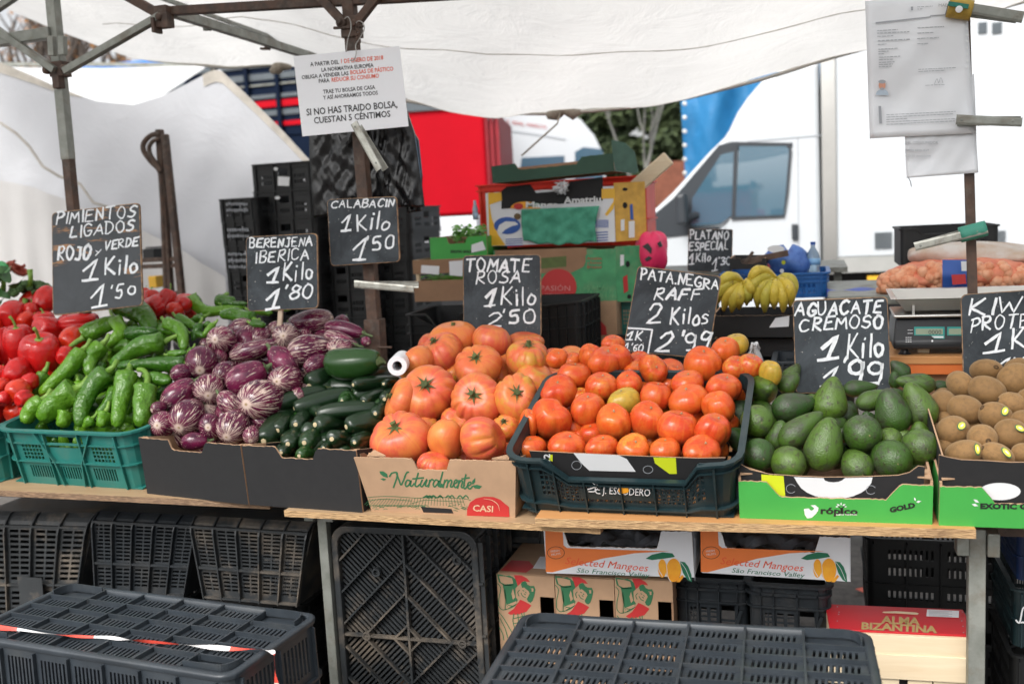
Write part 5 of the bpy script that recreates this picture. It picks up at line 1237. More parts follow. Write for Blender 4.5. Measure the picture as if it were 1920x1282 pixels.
for o_, (a_, b_) in ((1, (1266, 1400)), (2, (1404, 1552))): plain_crate('lower slate crate beneath the %s slotted crate' % ('left' if o_ == 1 else 'right'), a_, 1300, 2.45, .17, .2, m_black, 'slate crates under the mango boxes', name='slate_crate', z=.05)
# black crate seen from inside on the right
def rc_crate(label, x0, x1, ytop, ybot, Y, mat, nm='black_crate', g_=None):
    P = PY(x0, ytop, Y); Q = PY(x1, ybot, Y); f = frame_yaw(Vector((P.x, Y, Q.z)), 0); w = Q.x-P.x; h = P.z-Q.z
    return crate(nm, label, f, w, .30, h, mat, 'crate', g_, .015, .0, fields=[('all',.10,.46,.55,.92,9,2,.5),('all',.54,.92,.55,.92,9,2,.5),('all',.10,.46,.10,.45,9,2,.5),('all',.54,.92,.10,.45,9,2,.5)], ribs={'front':lin(4)}, bands=((.5,.006,.004),), rim=.008, base=None)
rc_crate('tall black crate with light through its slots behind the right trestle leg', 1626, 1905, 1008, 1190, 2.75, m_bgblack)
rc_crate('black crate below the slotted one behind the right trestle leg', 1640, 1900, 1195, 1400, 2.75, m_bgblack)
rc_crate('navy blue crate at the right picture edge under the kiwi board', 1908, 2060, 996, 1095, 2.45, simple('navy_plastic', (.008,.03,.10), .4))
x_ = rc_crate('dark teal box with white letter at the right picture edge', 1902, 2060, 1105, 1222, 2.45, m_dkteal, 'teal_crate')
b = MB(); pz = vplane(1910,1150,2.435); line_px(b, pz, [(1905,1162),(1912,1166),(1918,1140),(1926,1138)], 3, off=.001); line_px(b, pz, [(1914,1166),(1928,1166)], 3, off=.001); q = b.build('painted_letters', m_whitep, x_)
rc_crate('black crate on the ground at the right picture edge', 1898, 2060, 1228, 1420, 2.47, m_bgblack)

# ================================================================ mango boxes
def mango(label, xl, xr, yt0, yb0, yb1, Y, dx):
    pl = vplane(xl, yb0, Y); bl = pl.at(xl+6, yb0); br = pl.at(xr, yb1); w = (br-bl).length; ux = (br-bl).normalized(); uy = Vector((0,1,0)); uz = ux.cross(uy)*1
    f = Fr(bl, ux, uy, uz); h = (pl.at(xl, yt0)-bl).dot(uz)
    o = cardbox('mango_box', label, f, w, .26, h, m_whitecard, m_whitecard, notch(h, h*.62, .14, .80, .03), group='white and orange mango boxes', edge=m_kraft, nu=60)
    pf = Plane(f.p(0,0,0), -uy); P = lambda x, y, of=.0005: pf.at(dx+x, y+ (x)*0.0, of)
    def zz(x, y): # coords of the right-hand box in the enlargement (1280,880, x3)
        return (dx+1280+x/3.0, 880+y/3.0)
    b = MB(); b.poly([pf.at(*zz(*p), .0005) for p in [(100,345),(198,345),(203,425),(222,440),(300,443),(560,452),(800,458),(600,470),(420,500),(260,545),(140,577),(103,575)]]); b.build('orange_print', m_orangecard, o)
    b = MB(); text_px(b, pf, 'Selected Mangoes', *zz(210,530), 155, 14, shear=.28, ang=-5.2, off=.0011, bold=0.0); b.build('orange_lettering', m_redtext, o)
    b = MB(); text_px(b, pf, 'São Francisco Valley', *zz(275,577), 136, 9, shear=.28, ang=-4.2, off=.0011)
    for pts in ([(665,500),(700,478),(760,464),(815,470),(830,490),(770,500),(700,508)], [(858,515),(885,520),(905,545),(922,590),(925,633),(900,620),(875,580),(862,540)]): b.poly([pf.at(*zz(*p), .0008) for p in pts])
    b.build('green_print', m_leafp, o)
    b = MB(); b.poly([pf.at(*zz(*p), .0009) for p in arc(758,555,24,52)]); b.poly([pf.at(*zz(*p), .0011) for p in arc(822,565,42,66)]); b.poly([pf.at(*zz(*p), .0010) for p in [(835,632),(870,590),(880,600),(856,632)]]); b.build('mango_drawing', m_mango, o)
    b = MB(); line_px(b, pf, [zz(*p) for p in arc(160,467,48,34)], .9, off=.0009, smooth=False); b.build('oval_outline', m_blackp, o)
    b = MB(); text_px(b, pf, 'FRESH', *zz(132,466), 16, 4, ang=8, off=.0009); text_px(b, pf, 'FRUITS', *zz(136,484), 17, 4, ang=8, off=.0009); line_px(b, pf, [zz(*p) for p in [(735,520),(738,560),(760,600)]], 1.2, off=.0013); line_px(b, pf, [zz(*p) for p in [(782,540),(790,600),(806,630)]], 1.0, off=.0014); line_px(b, pf, [zz(*p) for p in [(862,520),(890,560),(915,620)]], .9, off=.0013); b.build('white_lettering', m_whitep, o)
    b = MB(); line_px(b, pf, [(dx+1594,1008),(dx+1594,1088)], .8, off=.0006, smooth=False); b.build('side_seam', m_greyp, o)
    # crumpled paper inside
    rr = random.Random(int(xl)); c = MB(); 
    def cr(u, v):
        return f.p(.02+(w-.04)*u, .02+.2*v, h*.50+.05*h*math.sin(u*17+v*9)+rr.uniform(0, .22*h))
    c.grid(cr, 18, 9); tag(c.build('crumpled_paper', m_bagblue_grey, None, smooth=True, loc=f.p(w/2,.1,h*.5)), label.replace('box', 'box')[:0]+'crumpled grey tissue paper inside the %s mango box' % ('left' if xl < 1200 else 'right'), 'paper')
    return o
m_bagblue_grey = simple('grey_tissue_paper', (.22,.235,.27), .6, .4, 20, bump=.6, bscale=40)
mg1 = mango('white and orange mango box, the left one under the table', 1019, 1302, 992, 1074, 1082, 2.33, -291)
mg2 = mango('white and orange mango box, the right one under the table', 1310, 1595, 994, 1073, 1090, 2.33, 0)

# ================================================================ brown boxes standing on end, with the printed farmer
def farmer(pf, zz, parent):
    g = MB(); r = MB()
    r.poly([pf.at(*zz(*p), .0005) for p in [(270,414),(330,416),(375,440),(400,470),(345,462),(300,500)]]); r.poly([pf.at(*zz(*p), .0005) for p in [(220,715),(270,680),(320,608),(360,625),(410,655),(370,705),(300,728),(240,728)]]); r.build('red_print', m_redp, parent)
    for pts in ([(136,405),(170,410),(210,420),(232,415),(262,430),(285,450),(300,500),(280,520),(285,590),(300,610),(285,650),(230,680),(215,660),(200,610),(190,540),(180,490),(150,470),(140,430)],
                [(330,470),(360,460),(380,490),(400,500),(430,500),(442,530),(432,580),(418,620),(400,634),(380,622),(372,600),(390,570),(380,540),(360,520),(335,515),(326,490)]):
        g.poly([pf.at(*zz(*p), .0008) for p in pts])
    for pts in ([(185,490),(230,495),(265,490)], [(150,660),(180,690),(250,672),(295,640)], [(140,480),(165,520),(150,600),(150,660)], [(195,530),(205,600),(200,690)], [(318,530),(300,550),(310,580)], [(340,545),(352,560),(345,585)], [(150,710),(190,760),(260,880)], [(160,760),(200,840),(220,910)], [(155,830),(180,880),(190,930)], [(270,720),(262,780),(280,850)], [(300,720),(305,770),(300,830)], [(330,715),(340,760),(330,810)], [(350,710),(355,780)], [(265,760),(350,740)], [(265,800),(340,785)], [(280,830),(330,815)]):
        line_px(g, pf, [zz(*p) for p in pts], 1.5, off=.0008)
    g.build('green_print', m_greenp, parent)
    s = MB(); s.poly([pf.at(*zz(*p), .0012) for p in [(150,420),(205,425),(255,440),(265,480),(200,488),(165,470)]]); s.poly([pf.at(*zz(*p), .0012) for p in [(262,520),(250,560),(262,610),(280,590)]]); s.poly([pf.at(*zz(*p), .0013) for p in [(318,520),(350,512),(385,540),(395,560),(375,600),(340,590),(310,570)]]); s.poly([pf.at(*zz(*p), .0013) for p in [(398,515),(425,520),(425,545),(410,545)]]); s.poly([pf.at(*zz(*p), .0012) for p in [(215,650),(290,620),(292,640),(225,675)]]); s.poly([pf.at(*zz(*p), .0012) for p in [(170,500),(190,560),(192,640),(188,690),(165,650),(165,560)]])
    s.build('card_gap', simple('card_face_print', (.46,.29,.175), .8, .1, 12), parent)
    g = MB()
    for pts in ([(340,535),(350,540)], [(352,562),(362,570)], [(362,548),(368,556)], [(326,556),(340,580),(362,592)], [(405,518),(408,540)], [(225,655),(260,660)]): line_px(g, pf, [zz(*p) for p in pts], 1.6, off=.0016)
    g.build('face_lines', m_greenp, parent)
def ze(x, y): return (900+x/4.245, 980+y/4.245)
YC = 2.36; lbls = ['brown farmer print box standing on end beside the herringbone crate', 'middle of the three brown farmer print boxes on end', 'brown farmer print box standing on end next to the slate crate']
for i in range(3):
    x0, x1 = [(130,588),(592,1064),(1068,1530)][i]; pt = [404, 424, 436][i]
    pl = vplane(*ze(x0, pt), YC); A = pl.at(*ze(x0+2, pt)); B = pl.at(*ze(x1, pt+16)); w = (B-A).length; h = A.z-.05
    ux = Vector(((B-A).x, 0, 0)).normalized(); f = Fr(Vector((A.x, YC, A.z-h)), ux, Vector((0,1,0)), Vector((0,0,1)))
    o = thing('farmer_box', lbls[i], 'box', f.p(w/2, .15, 0), 'brown farmer boxes on end under the table')
    # front wall with a square hand hole at the right edge
    xs = [0, w*.74, w]; zs = [0, h-.105*1.0-.06, h-.055, h]
    m_ = MB(); m_.maskpanel(xs, zs, lambda a, b: a == 1 and b == 1, lambda u, v, q: f.p(u, q, v), .005, m=(0,1,2)); m_.build('front_panel', [m_kraft, m_kraft2, m_kraft], o)
    m_ = MB(); m_.box(f, .001, w-.001, .006, .24, h-.004, h+.001); m_.build('top_panel', m_kraft, o)
    for X in (0, w-.005): m_ = MB(); m_.box(f, X, X+.005, .0055, .24, 0, h-.005); m_.build('side_panel', m_kraft2, o)
    m_ = MB(); m_.box(f, .006, w-.006, .232, .238, .003, h-.006); m_.box(f, .006, w-.006, .008, .231, .001, .003); m_.build('back_panel', m_dark, o)  # dark backing added so the hand hole looks black inside
    b = MB(); b.poly([f.p(.004, .02, h+.0016), f.p(.075, .016, h+.0016), f.p(.085, .06, h+.0016), f.p(.06, .10, h+.0016), f.p(.01, .10, h+.0016)]); b.build('red_badge', m_redp, o)
    pf = Plane(f.p(0, 0, 0), (0,-1,0)); dxs = [0, 460, 940][i]; dys = [0, 14, 26][i]; farmer(pf, lambda x, y, a=dxs, c=dys: ze(x+a, y+c), o)
b = MB(); pp = PY(*ze(480,320), YC-.0); f = frame_yaw(Vector((pp.x-.02, YC+.02, PZ(*ze(480,360), .62).z)), 0)
A = PY(*ze(130,404), YC); zt_ = A.z+.003; q4 = [PZ(*ze(*p), zt_) for p in [(420,360),(525,366),(540,268),(478,268)]]; b.prism(q4, Vector((0,0,.0006))); tag(b.build('paper_label', m_paper, None, recalc=True), 'white barcode label lying on the leftmost brown farmer box', 'label')
# ================================================================ wooden wine box with red lid
wx = thing('wooden_box', 'pale pine crate with a glossy red lid lettered in gold', 'box', PY(1600,1260,2.05)-Vector((0,0,0)))
pt_ = .52
q = [PZ(*p, pt_) for p in [(1568,1133),(1817,1143),(1819,1192),(1556,1178)]]
ux = (q[1]-q[0]).normalized(); uy = Vector((-ux.y, ux.x, 0)); d_ = (q[0]-q[3]).length; w = (q[1]-q[0]).length+.012; f = Fr(q[3]-Vector((0,0,.008)), ux, uy, Vector((0,0,1)))
wx.location = f.p(w/2, d_/2, -.3)
b = MB(); b.box(f, 0, w, 0, d_, 0, .008); b.build('lid', m_redlid if 'm_redlid' in globals() else simple('glossy_red_board', (.48,.010,.018), .4, .05, 5), wx, bevel=.001)
b = MB(); b.box(f, -.006, w+.006, -.012, -.001, -.07, .004); b.build('top_slat', m_pine, wx, bevel=.001)
b = MB(); b.box(f, -.006, w+.006, -.016, -.0125, -.098, -.040); b.build('rail_slat', m_pine, wx, bevel=.001)
xs = [(.000,.024),(.034,.112),(.126,.165),(.167,.235)]; sc = w/.235
for a_, b_ in xs: bb = MB(); bb.box(f, a_*sc, b_*sc, -.010, -.002, -.42, -.0705); bb.build('slat', m_pine, wx, bevel=.001)
for X in (0, w-.012): bb = MB(); bb.box(f, X, X+.012, .0, d_, -.42, -.001); bb.build('side_slat', m_pine, wx)
bb = MB(); bb.box(f, .014, w-.014, .004, d_-.005, -.41, -.02); bb.build('inside', m_dark, wx)  # solid dark block paints the shade seen between the slats
pL = Plane(f.p(0,0,.0085), (0,0,1))
def z8(x, y): return (1280+x/3.0, 880+y/3.0)
for off, mm, bo in ((.0003, m_kraft, .045), (.0007, m_gold, .012)):
    b = MB(); text_px(b, pL, 'ALMA', *z8(1115,862), 73, 14, ang=-3, off=off, bold=bo); text_px(b, pL, 'BIZANTINA', *z8(1005,895), 142, 13, ang=-3, off=off, bold=bo); b.build('gold_lettering', mm, wx)
b = MB(); b.poly([pL.at(*z8(*p), .0006) for p in [(1130,797),(1200,795),(1310,802),(1330,808),(1320,815),(1200,808),(1135,806),(1122,802)]]); b.build('hand_slot', m_pine, wx)
b = MB(); b.poly([pL.at(*z8(*p), .0008) for p in [(1375,785),(1555,793),(1553,832),(1371,824)]]); b.build('address_label', m_paper, wx)
b = MB()
for i in range(5): line_px(b, pL, [z8(1385, 793+i*7), z8(1385+130-20*(i%2), 798+i*7)], .7, off=.0012, smooth=False)
for (x, y) in ((870,770),(870,850),(880,800),(1575,800),(1577,880),(1570,850),(1580,915),(878,812)): b.poly([pL.at(*z8(*p), .0009) for p in arc(x, y, 4, 3, n=8)])
b.build('label_print', m_greyp, wx)
# red scrap on the ground
b = MB(); b.prism([PZ(x, y, .015) for x, y in [(1604,1104),(1622,1100),(1622,1112)]], (0,0,.002)); tag(b.build('red_scrap', m_redtext, None), 'small red paper scrap on the asphalt under the table', 'scrap')
# ================================================================ fruit and vegetables
def body(nu, nv, fn):
    """closed body, poles on z: fn(theta 0..2pi, t 0(bottom)..1(top)) -> (x,y,z)"""
    V = [fn(0, 0)]; F = []
    for j in range(1, nv):
        for i in range(nu): V.append(fn(2*PI*i/nu, j/nv))
    V.append(fn(0, 1)); T = len(V)-1
    for i in range(nu): F.append((0, 1+(i+1) % nu, 1+i))
    for j in range(nv-2):
        for i in range(nu): a = 1+j*nu+i; b = 1+j*nu+(i+1) % nu; F.append((a, b, b+nu, a+nu))
    for i in range(nu): F.append((1+(nv-2)*nu+i, 1+(nv-2)*nu+(i+1) % nu, T))
    mb = MB(); mb.add(V, F); return mb
def unit(name, mat, nu, nv, fn): return body(nu, nv, fn).mesh(name, mat, True)
def star_mesh(name, mat, n, r, seed, up=.12, stem=.22, curl=.1, wid=.16):
    rr = random.Random(seed); mb = MB()
    for i in range(n):
        a = 2*PI*i/n+rr.uniform(-.2,.2); L = r*rr.uniform(.75,1.2); d = Vector((math.cos(a), math.sin(a), 0)); s = Vector((-d.y, d.x, 0)); pts = []
        for k in range(5):
            t = k/4; w = wid*r*(1-t)*(.6+.8*math.sin(PI*min(1, t+.2))); c = d*L*t+Vector((0,0,up*math.sin(PI*t)*r+curl*t*t*r*rr.uniform(-.3,1.2))); pts += [c+s*w, c-s*w]
        mb.add(pts, [(2*k, 2*k+1, 2*k+3, 2*k+2) for k in range(4)])
    mb.tube([Vector((0,0,-.03)), Vector((.02,.0,stem*.5)), Vector((.05,.02,stem))], [.11*r/.35, .07*r/.35, .09*r/.35], 7); return mb.mesh(name, mat, False)
# tomato variants (unit radius 1, stem end at +z)
def tomato_var(seed, lobes, amp, flat, dimple, FD=.75):
    rr = random.Random(seed); ph = [rr.uniform(0, 6.28) for _ in range(6)]; amps = [rr.uniform(.6, 1.3) for _ in range(lobes)]
    def fn(th, t):
        la = PI*t; sn = math.sin(la); cz = -math.cos(la)
        k = abs(math.cos(th*lobes/2+ph[0]+.5*math.sin(th+ph[4])+.25*math.sin(2*th+ph[5]))); crease = (1-k)**1.7*amp*(.6+.5*math.sin(th*1.0+ph[1])+.3*math.sin(2*th+ph[3]))
        fade = max(0, min(1, (cz+FD)*.95)); R = 1 - crease*fade + .05*math.sin(2*th+ph[2]) + .035*math.sin(3*th+ph[3])
        rad = sn**.82*R; z = cz*flat; d = math.exp(-(sn/.36)**2)*dimple if cz > 0 else math.exp(-(sn/.25)**2)*dimple*.35
        z = z-d if cz > 0 else z+d
        return Vector((rad*math.cos(th)*(1+.06*math.sin(ph[5])), rad*math.sin(th), z+.04*math.sin(th+ph[1])*sn))
    return fn
RAFF = [unit('tomato_body', m_raff, 56, 24, tomato_var(100+i, [2,3,5,6,4,7][i % 6], [.16,.20,.10,.09,.18,.07][i % 6], [.80,.84,.78,.76,.88,.8][i % 6], .16)) for i in range(8)]
ROSA = [unit('tomato_body', m_rosa, 80, 28, tomato_var(200+i, [10,13,9,11,14,7][i % 6], [.12,.13,.10,.12,.14,.07][i % 6], [.78,.74,.80,.76,.74,.86][i % 6], .17, .45)) for i in range(7)]
CAL = [star_mesh('calyx', m_calyx, 7, .42, i, .14, .22, .14, .11) for i in range(5)]
CALR = [star_mesh('calyx', m_nub, 5, .15, 50+i, .02, .02, .03, .12) for i in range(3)]
def nub_mesh(name, mat, r, h, n=8):
    mb = MB(); mb.lathe(WF, [(r,-h), (r*.98,0), (r*.55,h*.4), (r*.3,h*.2)], n); return mb.mesh(name, mat, True)
m_nubl = simple('pale_scar', (.62,.50,.30), .8, .3, 90)
SCAR = nub_mesh('blossom_scar', m_nubl, .11, .05); DOT = nub_mesh('blossom_scar', m_nub, .05, .02)
def avo_fn(seed):
    rr = random.Random(seed); a = rr.uniform(.5, 1.0); b = rr.uniform(-.07,.07)
    def fn(th, t):
        la = PI*t; sn = math.sin(la); cz = -math.cos(la)      # neck at +z
        z = cz*1.0; w = 1-(.46*a)*max(0, (cz+.3))**1.1*.85; r = sn**.9*w*.84
        return Vector((r*math.cos(th)+b*cz*cz, r*math.sin(th), z*(1.16 if cz > 0 else .92)))
    return fn
AVO = [unit('avocado_body', m_avo, 28, 20, avo_fn(i)) for i in range(6)]
KIWI = [unit('kiwi_body', m_kiwi, 26, 16, (lambda e: lambda th, t: Vector((math.sin(PI*t)**.92*math.cos(th)*.86, math.sin(PI*t)**.92*math.sin(th)*e, -math.cos(PI*t))))(e)) for e in (.80,.86,.76)]
def kw_nub():
    mb = MB(); mb.lathe(Fr((0,0,.97),(1,0,0),(0,1,0),(0,0,1)), [(.20,-.05),(.17,.02),(.09,.05),(.06,.0)], 10)
    rr = random.Random(1)
    for i in range(9): a = 2*PI*i/9; mb.tube([Vector((.05*math.cos(a),.05*math.sin(a),1.0)), Vector((.12*math.cos(a+.3),.12*math.sin(a+.3),1.04))], [.015,.006], 4)
    return mb.mesh('dry_tip', m_kiwinub, False)
KNUB = kw_nub()
def egg_fn(seed):
    rr = random.Random(seed); a = rr.uniform(.10,.26); b = rr.uniform(-.1,.1)
    def fn(th, t):
        la = PI*t; sn = math.sin(la); cz = -math.cos(la); w = 1-a*max(0, cz+.2); r = sn**.80*w
        return Vector((r*math.cos(th)+b*cz*cz, r*math.sin(th), cz))
    return fn
EGG = [unit('aubergine_body', m_egg, 30, 22, egg_fn(i)) for i in range(5)]
def egg_cal(seed):
    rr = random.Random(seed); mb = MB()
    for i in range(5):
        a = 2*PI*i/5+rr.uniform(-.2,.2); L = rr.uniform(.6, 1.0); pts = []
        for k in range(5):
            t = k/4; rad = .10+.62*t*L; z = 1.03-.36*t*t*L; s = Vector((-math.sin(a), math.cos(a), 0)); c = Vector((math.cos(a)*rad, math.sin(a)*rad, z)); w = .34*(1-t)*(.7+.6*t); pts += [c+s*w, c-s*w]
        mb.add(pts, [(2*k, 2*k+1, 2*k+3, 2*k+2) for k in range(4)])
    mb.tube([Vector((0,0,.92)), Vector((.03,0,1.15)), Vector((.12,.05,1.36))], [.22,.13,.11], 8); return mb.mesh('calyx', m_aubcalyx, False)
EGC = [egg_cal(i) for i in range(3)]
EDOT = nub_mesh('blossom_scar', m_nub, .07, .03)
def zuc_fn(seed):
    rr = random.Random(seed); b = rr.uniform(-.25,.25); a = rr.uniform(.0,.22)
    def fn(th, t):
        la = PI*t; sn = math.sin(la); cz = -math.cos(la); r = sn**.52*(1-a*(cz+1)*.5)*(1+.025*math.cos(6*th)+.03*math.cos(3*th+b))
        return Vector((r*math.cos(th)+b*(cz*cz-.4), r*math.sin(th), cz))
    return fn
ZUC = [unit('courgette_body', m_zuc, 24, 22, zuc_fn(i)) for i in range(6)]
ZST = (lambda mb: (mb.tube([Vector((0,0,.93)), Vector((.02,0,1.04)), Vector((.06,.03,1.14))], [.36,.24,.26], 6), mb.mesh('stalk', m_calyx, False))[1])(MB())
def rp_fn(seed):
    rr = random.Random(seed); n = rr.choice([3,3,4]); ph = rr.uniform(0,6); am = rr.uniform(.10,.16)
    def fn(th, t):
        la = PI*t; sn = math.sin(la); cz = -math.cos(la); k = abs(math.cos(th*n/2+ph)); R = 1-(1-k)**2*am*1.5*(.7+.3*cz) + .04*math.sin(th*2+ph); w = 1-.14*max(0,-cz)
        z = cz*1.0; d = math.exp(-(sn/.34)**2)*(.22 if cz > 0 else .12*(1)); z = z-d if cz > 0 else z+d
        return Vector((sn**.62*R*w*math.cos(th), sn**.62*R*w*math.sin(th), z*1.12))
    return fn
RP = [unit('pepper_body', m_rpep, 36, 22, rp_fn(i)) for i in range(6)]
RPS = (lambda mb: (mb.lathe(WF, [(.24,.80),(.22,.88),(.10,.95)], 10), mb.tube([Vector((0,0,.85)), Vector((.02,0,1.1)), Vector((.10,.03,1.38)), Vector((.22,.05,1.55))], [.10,.07,.065,.09], 8), mb.mesh('stalk', m_stemg, True))[2])(MB())

def axis_mat(c, axis, spin, s):
    """axis in sight-line terms (right, up, toward the viewer)"""
    z = (CR*axis[0]+CU*axis[1]-CF*axis[2]).normalized(); x = z.orthogonal().normalized(); y = z.cross(x)
    x2 = x*math.cos(spin)+y*math.sin(spin); y2 = z.cross(x2)
    M = Matrix(((x2.x, y2.x, z.x, 0), (x2.y, y2.y, z.y, 0), (x2.z, y2.z, z.z, 0), (0,0,0,1)))
    return Matrix.Translation(c) @ M @ Matrix.Diagonal((*s, 1))
def put(name, mesh, M, label, cat, group, parts=()):
    o = bpy.data.objects.new(name, mesh); COL.objects.link(o); o.matrix_world = M; tag(o, label, cat, group)
    for pn, pm, L in parts:
        c = bpy.data.objects.new(pn, pm); COL.objects.link(c); c.parent = o; c.matrix_local = L if L is not None else Matrix.Identity(4)
    return o
def heapY(knots, py):
    for (a, ya), (b, yb) in zip(knots, knots[1:]):
        if (a >= py >= b) or (py > a and (a, ya) == knots[0]) or (py < b and (b, yb) == knots[-1]): return ya+(yb-ya)*(py-a)/(b-a)
    return knots[-1][1]
ORD = ['first','second','third','fourth','fifth','sixth','seventh','eighth','ninth','tenth','eleventh','twelfth','thirteenth','fourteenth','fifteenth']
def row_labels(items, cuts, fmt, sizes=None):
    """items: [(px,py)], cuts: row boundaries from the front (large py) back. Gives each its row and its place from the left"""
    rows = {}
    for i, (x, y) in enumerate(items):
        r = sum(1 for c in cuts if y < c); rows.setdefault(r, []).append((x, i))
    out = {}
    rn = ['front row', 'second row', 'third row', 'fourth row', 'fifth row', 'sixth row', 'seventh row', 'eighth row']
    for r, L in rows.items():
        L.sort()
        for k, (x, i) in enumerate(L): out[i] = fmt(ORD[k] if k < len(ORD) else 'last', rn[r], i)
    return out
rnd = random.Random(99)
def filler(name, meshes, pts, knots, rpx, sc, label, cat, group, back=1.0, seed=1, down=6):
    """the fruit lying deeper in the heap, seen only through the gaps"""
    rr = random.Random(seed)
    for (x, y) in pts:
        Y = heapY(knots, y)+.03; P = PY(x, y, Y); D = depth(P); r = rpx*D/FPX; P = P+CF*r*back-Vector((0,0,.01)); put(name, rr.choice(meshes), axis_mat(P, (rr.uniform(-1,1), rr.uniform(-1,1), rr.uniform(-1,1)), rr.uniform(0,6), [r*q for q in sc]), label, cat, group)

# ---- orange tomatoes in the dark green crate
def z4(x, y): return (920+x/3.2054, 620+y/3.2054)
raff = [(240,700,97,60),(460,692,118,76),(670,702,98,72),(860,708,108,74),(1050,716,102,66),(1270,716,119,72),
 (228,565,56,86),(362,530,113,122),(582,470,103,92),(740,545,99,108),(941,532,103,105),(1127,582,130,98),(1335,598,100,103),(605,622,76,66),(490,585,78,64),
 (410,370,113,86),(500,268,103,74),(666,335,97,83),(802,425,94,78),(830,318,86,68),(993,392,101,80),(1187,415,122,84),(1370,458,101,83),
 (1185,318,108,70),(1400,342,105,80),(1272,202,105,106),(976,232,84,95),(1108,275,66,66),(685,190,102,90),(760,165,78,78),(600,155,72,66),(868,245,75,54),(888,175,70,45),
 (735,78,72,50),(1408,122,88,78),(1475,82,78,62),(1475,218,88,56),(1560,210,80,70),(1682,255,64,68),(1535,640,0,0),(400,165,70,50),(488,180,60,42),(540,395,60,50),(1240,500,80,60),(845,640,80,60),(700,440,60,60),(905,480,60,55),(1010,640,70,50)]
raff = [r for r in raff if r[2]]
KR = [(850,2.205),(790,2.30),(740,2.40),(690,2.50),(640,2.62),(600,2.74)]
lab = row_labels([(r[0], r[1]) for r in raff], [660, 500, 400, 300, 205, 130], lambda p, rw, i: '%s orange tomato from the left in the %s of the dark green crate heap' % (p, rw))
green_i = {18, 35, 38}
m_green_tom = _tomato('greenish_tomato_skin', (.50,.26,.03), (.42,.30,.04), (.30,.24,.03), .0, .1, .33)
for i, (x, y, a, b) in enumerate(raff):
    px, py = z4(x, y); back = i >= 40; Y = heapY(KR, py) + (.03 if back else 0) + (0.06 if i in (13,14,27,31,32,42,43,44,45,46,47) else 0)
    P = PY(px, py, Y); D = depth(P); a_ = a/3.2054*D/FPX*1.06; b_ = b/3.2054*D/FPX*1.07; R = (a_+b_)/2
    ax = (rnd.uniform(-.25,.25), rnd.uniform(.5,1.0), rnd.uniform(.1,.7))
    if i in (26,): ax = (.1,.2,1)
    if i == 7: ax = (.1,.55,.8)
    s = (a_, R, b_/.80) if a >= b else (a_, R, b_/.80)
    m = RAFF[[0,3,2,5,1,3,4,1,2,3,5,6,2,0,4,7][i % 16]]; col_ = m_green_tom if i in green_i else None
    if i == 7: m = RAFF[4]
    me = m
    if col_: me = m.copy(); me.materials[0] = m_green_tom
    lb = lab[i]
    if i in (33,34,36,37): lb = lb.replace('orange tomato', 'orange tomato')
    put('tomato', me, axis_mat(P, ax, rnd.uniform(-.2,.2), s), lb, 'tomato', 'orange tomatoes in the dark green crate', [('stem_scar', CALR[i % 3], Matrix.Translation((0,0,.70))), ('blossom_scar', DOT, Matrix.Translation((0,0,-.8)) @ Matrix.Rotation(PI,4,'X'))][:1 if i % 3 else 2])
filler('tomato', RAFF, [z4(x, y) for x, y in [(300,640),(420,620),(540,660),(760,660),(950,640),(1180,690),(1380,680),(640,440),(560,350),(880,440),(720,420),(1050,480),(1250,520),(1300,300),(900,300),(1080,340),(450,450),(620,560),(850,560),(1230,640),(340,440),(1100,220),(1350,300),(1440,560),(200,640),(700,270),(560,250),(960,330),(1480,380),(1330,420),(300,560)]], KR, 30, (1,1,.8), 'shadowed orange tomato deep inside the dark green crate', 'tomato', 'deep tomatoes of the dark green crate', 1.5)

# ---- pink tomatoes
rosa = [(751,822,54,47,(-.20,.62,.62),1),(836,824,31,37,(.3,.5,-.6),0),(906,825,49,37,(.75,.15,.35),0),(948,800,26,26,(-.2,.6,.7),1),(803,737,55,52,(-.08,.45,.80),1),(895,748,47,47,(-.22,.30,.9),1),(968,746,38,49,(.05,.38,.85),1),
 (896,687,45,34,(-.05,.55,.72),1),(828,660,43,33,(-.45,.75,.45),1),(851,634,42,30,(-.1,.95,.25),1),(921,638,36,31,(.1,.96,.2),0),(989,671,42,38,(.05,.85,.45),1),(783,682,30,38,(-.6,.6,-.3),0),(752,750,31,40,(-.8,.3,.2),1),
 (815,872,32,24,(.2,.9,.3),0),(1003,712,34,32,(.3,.8,.4),0),(1046,683,38,24,(.1,.8,.5),0),(1075,672,30,22,(.2,.8,.5),0),(1040,706,30,20,(0,.9,.3),0),(858,788,30,26,(0,.3,.8),0),(985,640,34,18,(.1,.9,.2),0),(900,778,30,24,(0,.7,.6),0)]
KO = [(880,2.19),(825,2.25),(745,2.42),(680,2.60),(630,2.74)]
lab = row_labels([(r[0], r[1]) for r in rosa], [850, 780, 712, 650], lambda p, rw, i: '%s big pink tomato from the left in the %s of the brown box heap' % (p, rw))
adj = {0:'large red pink tomato with dry stem resting at the left front of the brown box', 2:'pale peach coloured tomato with smooth skin at the right front of the brown box', 4:'big ribbed yellow orange tomato with green calyx, in the middle left of the heap', 5:'ribbed pink tomato with spreading green calyx in the centre of the heap', 10:'yellow orange tomato at the top of the heap against the Tomate Rosa board'}
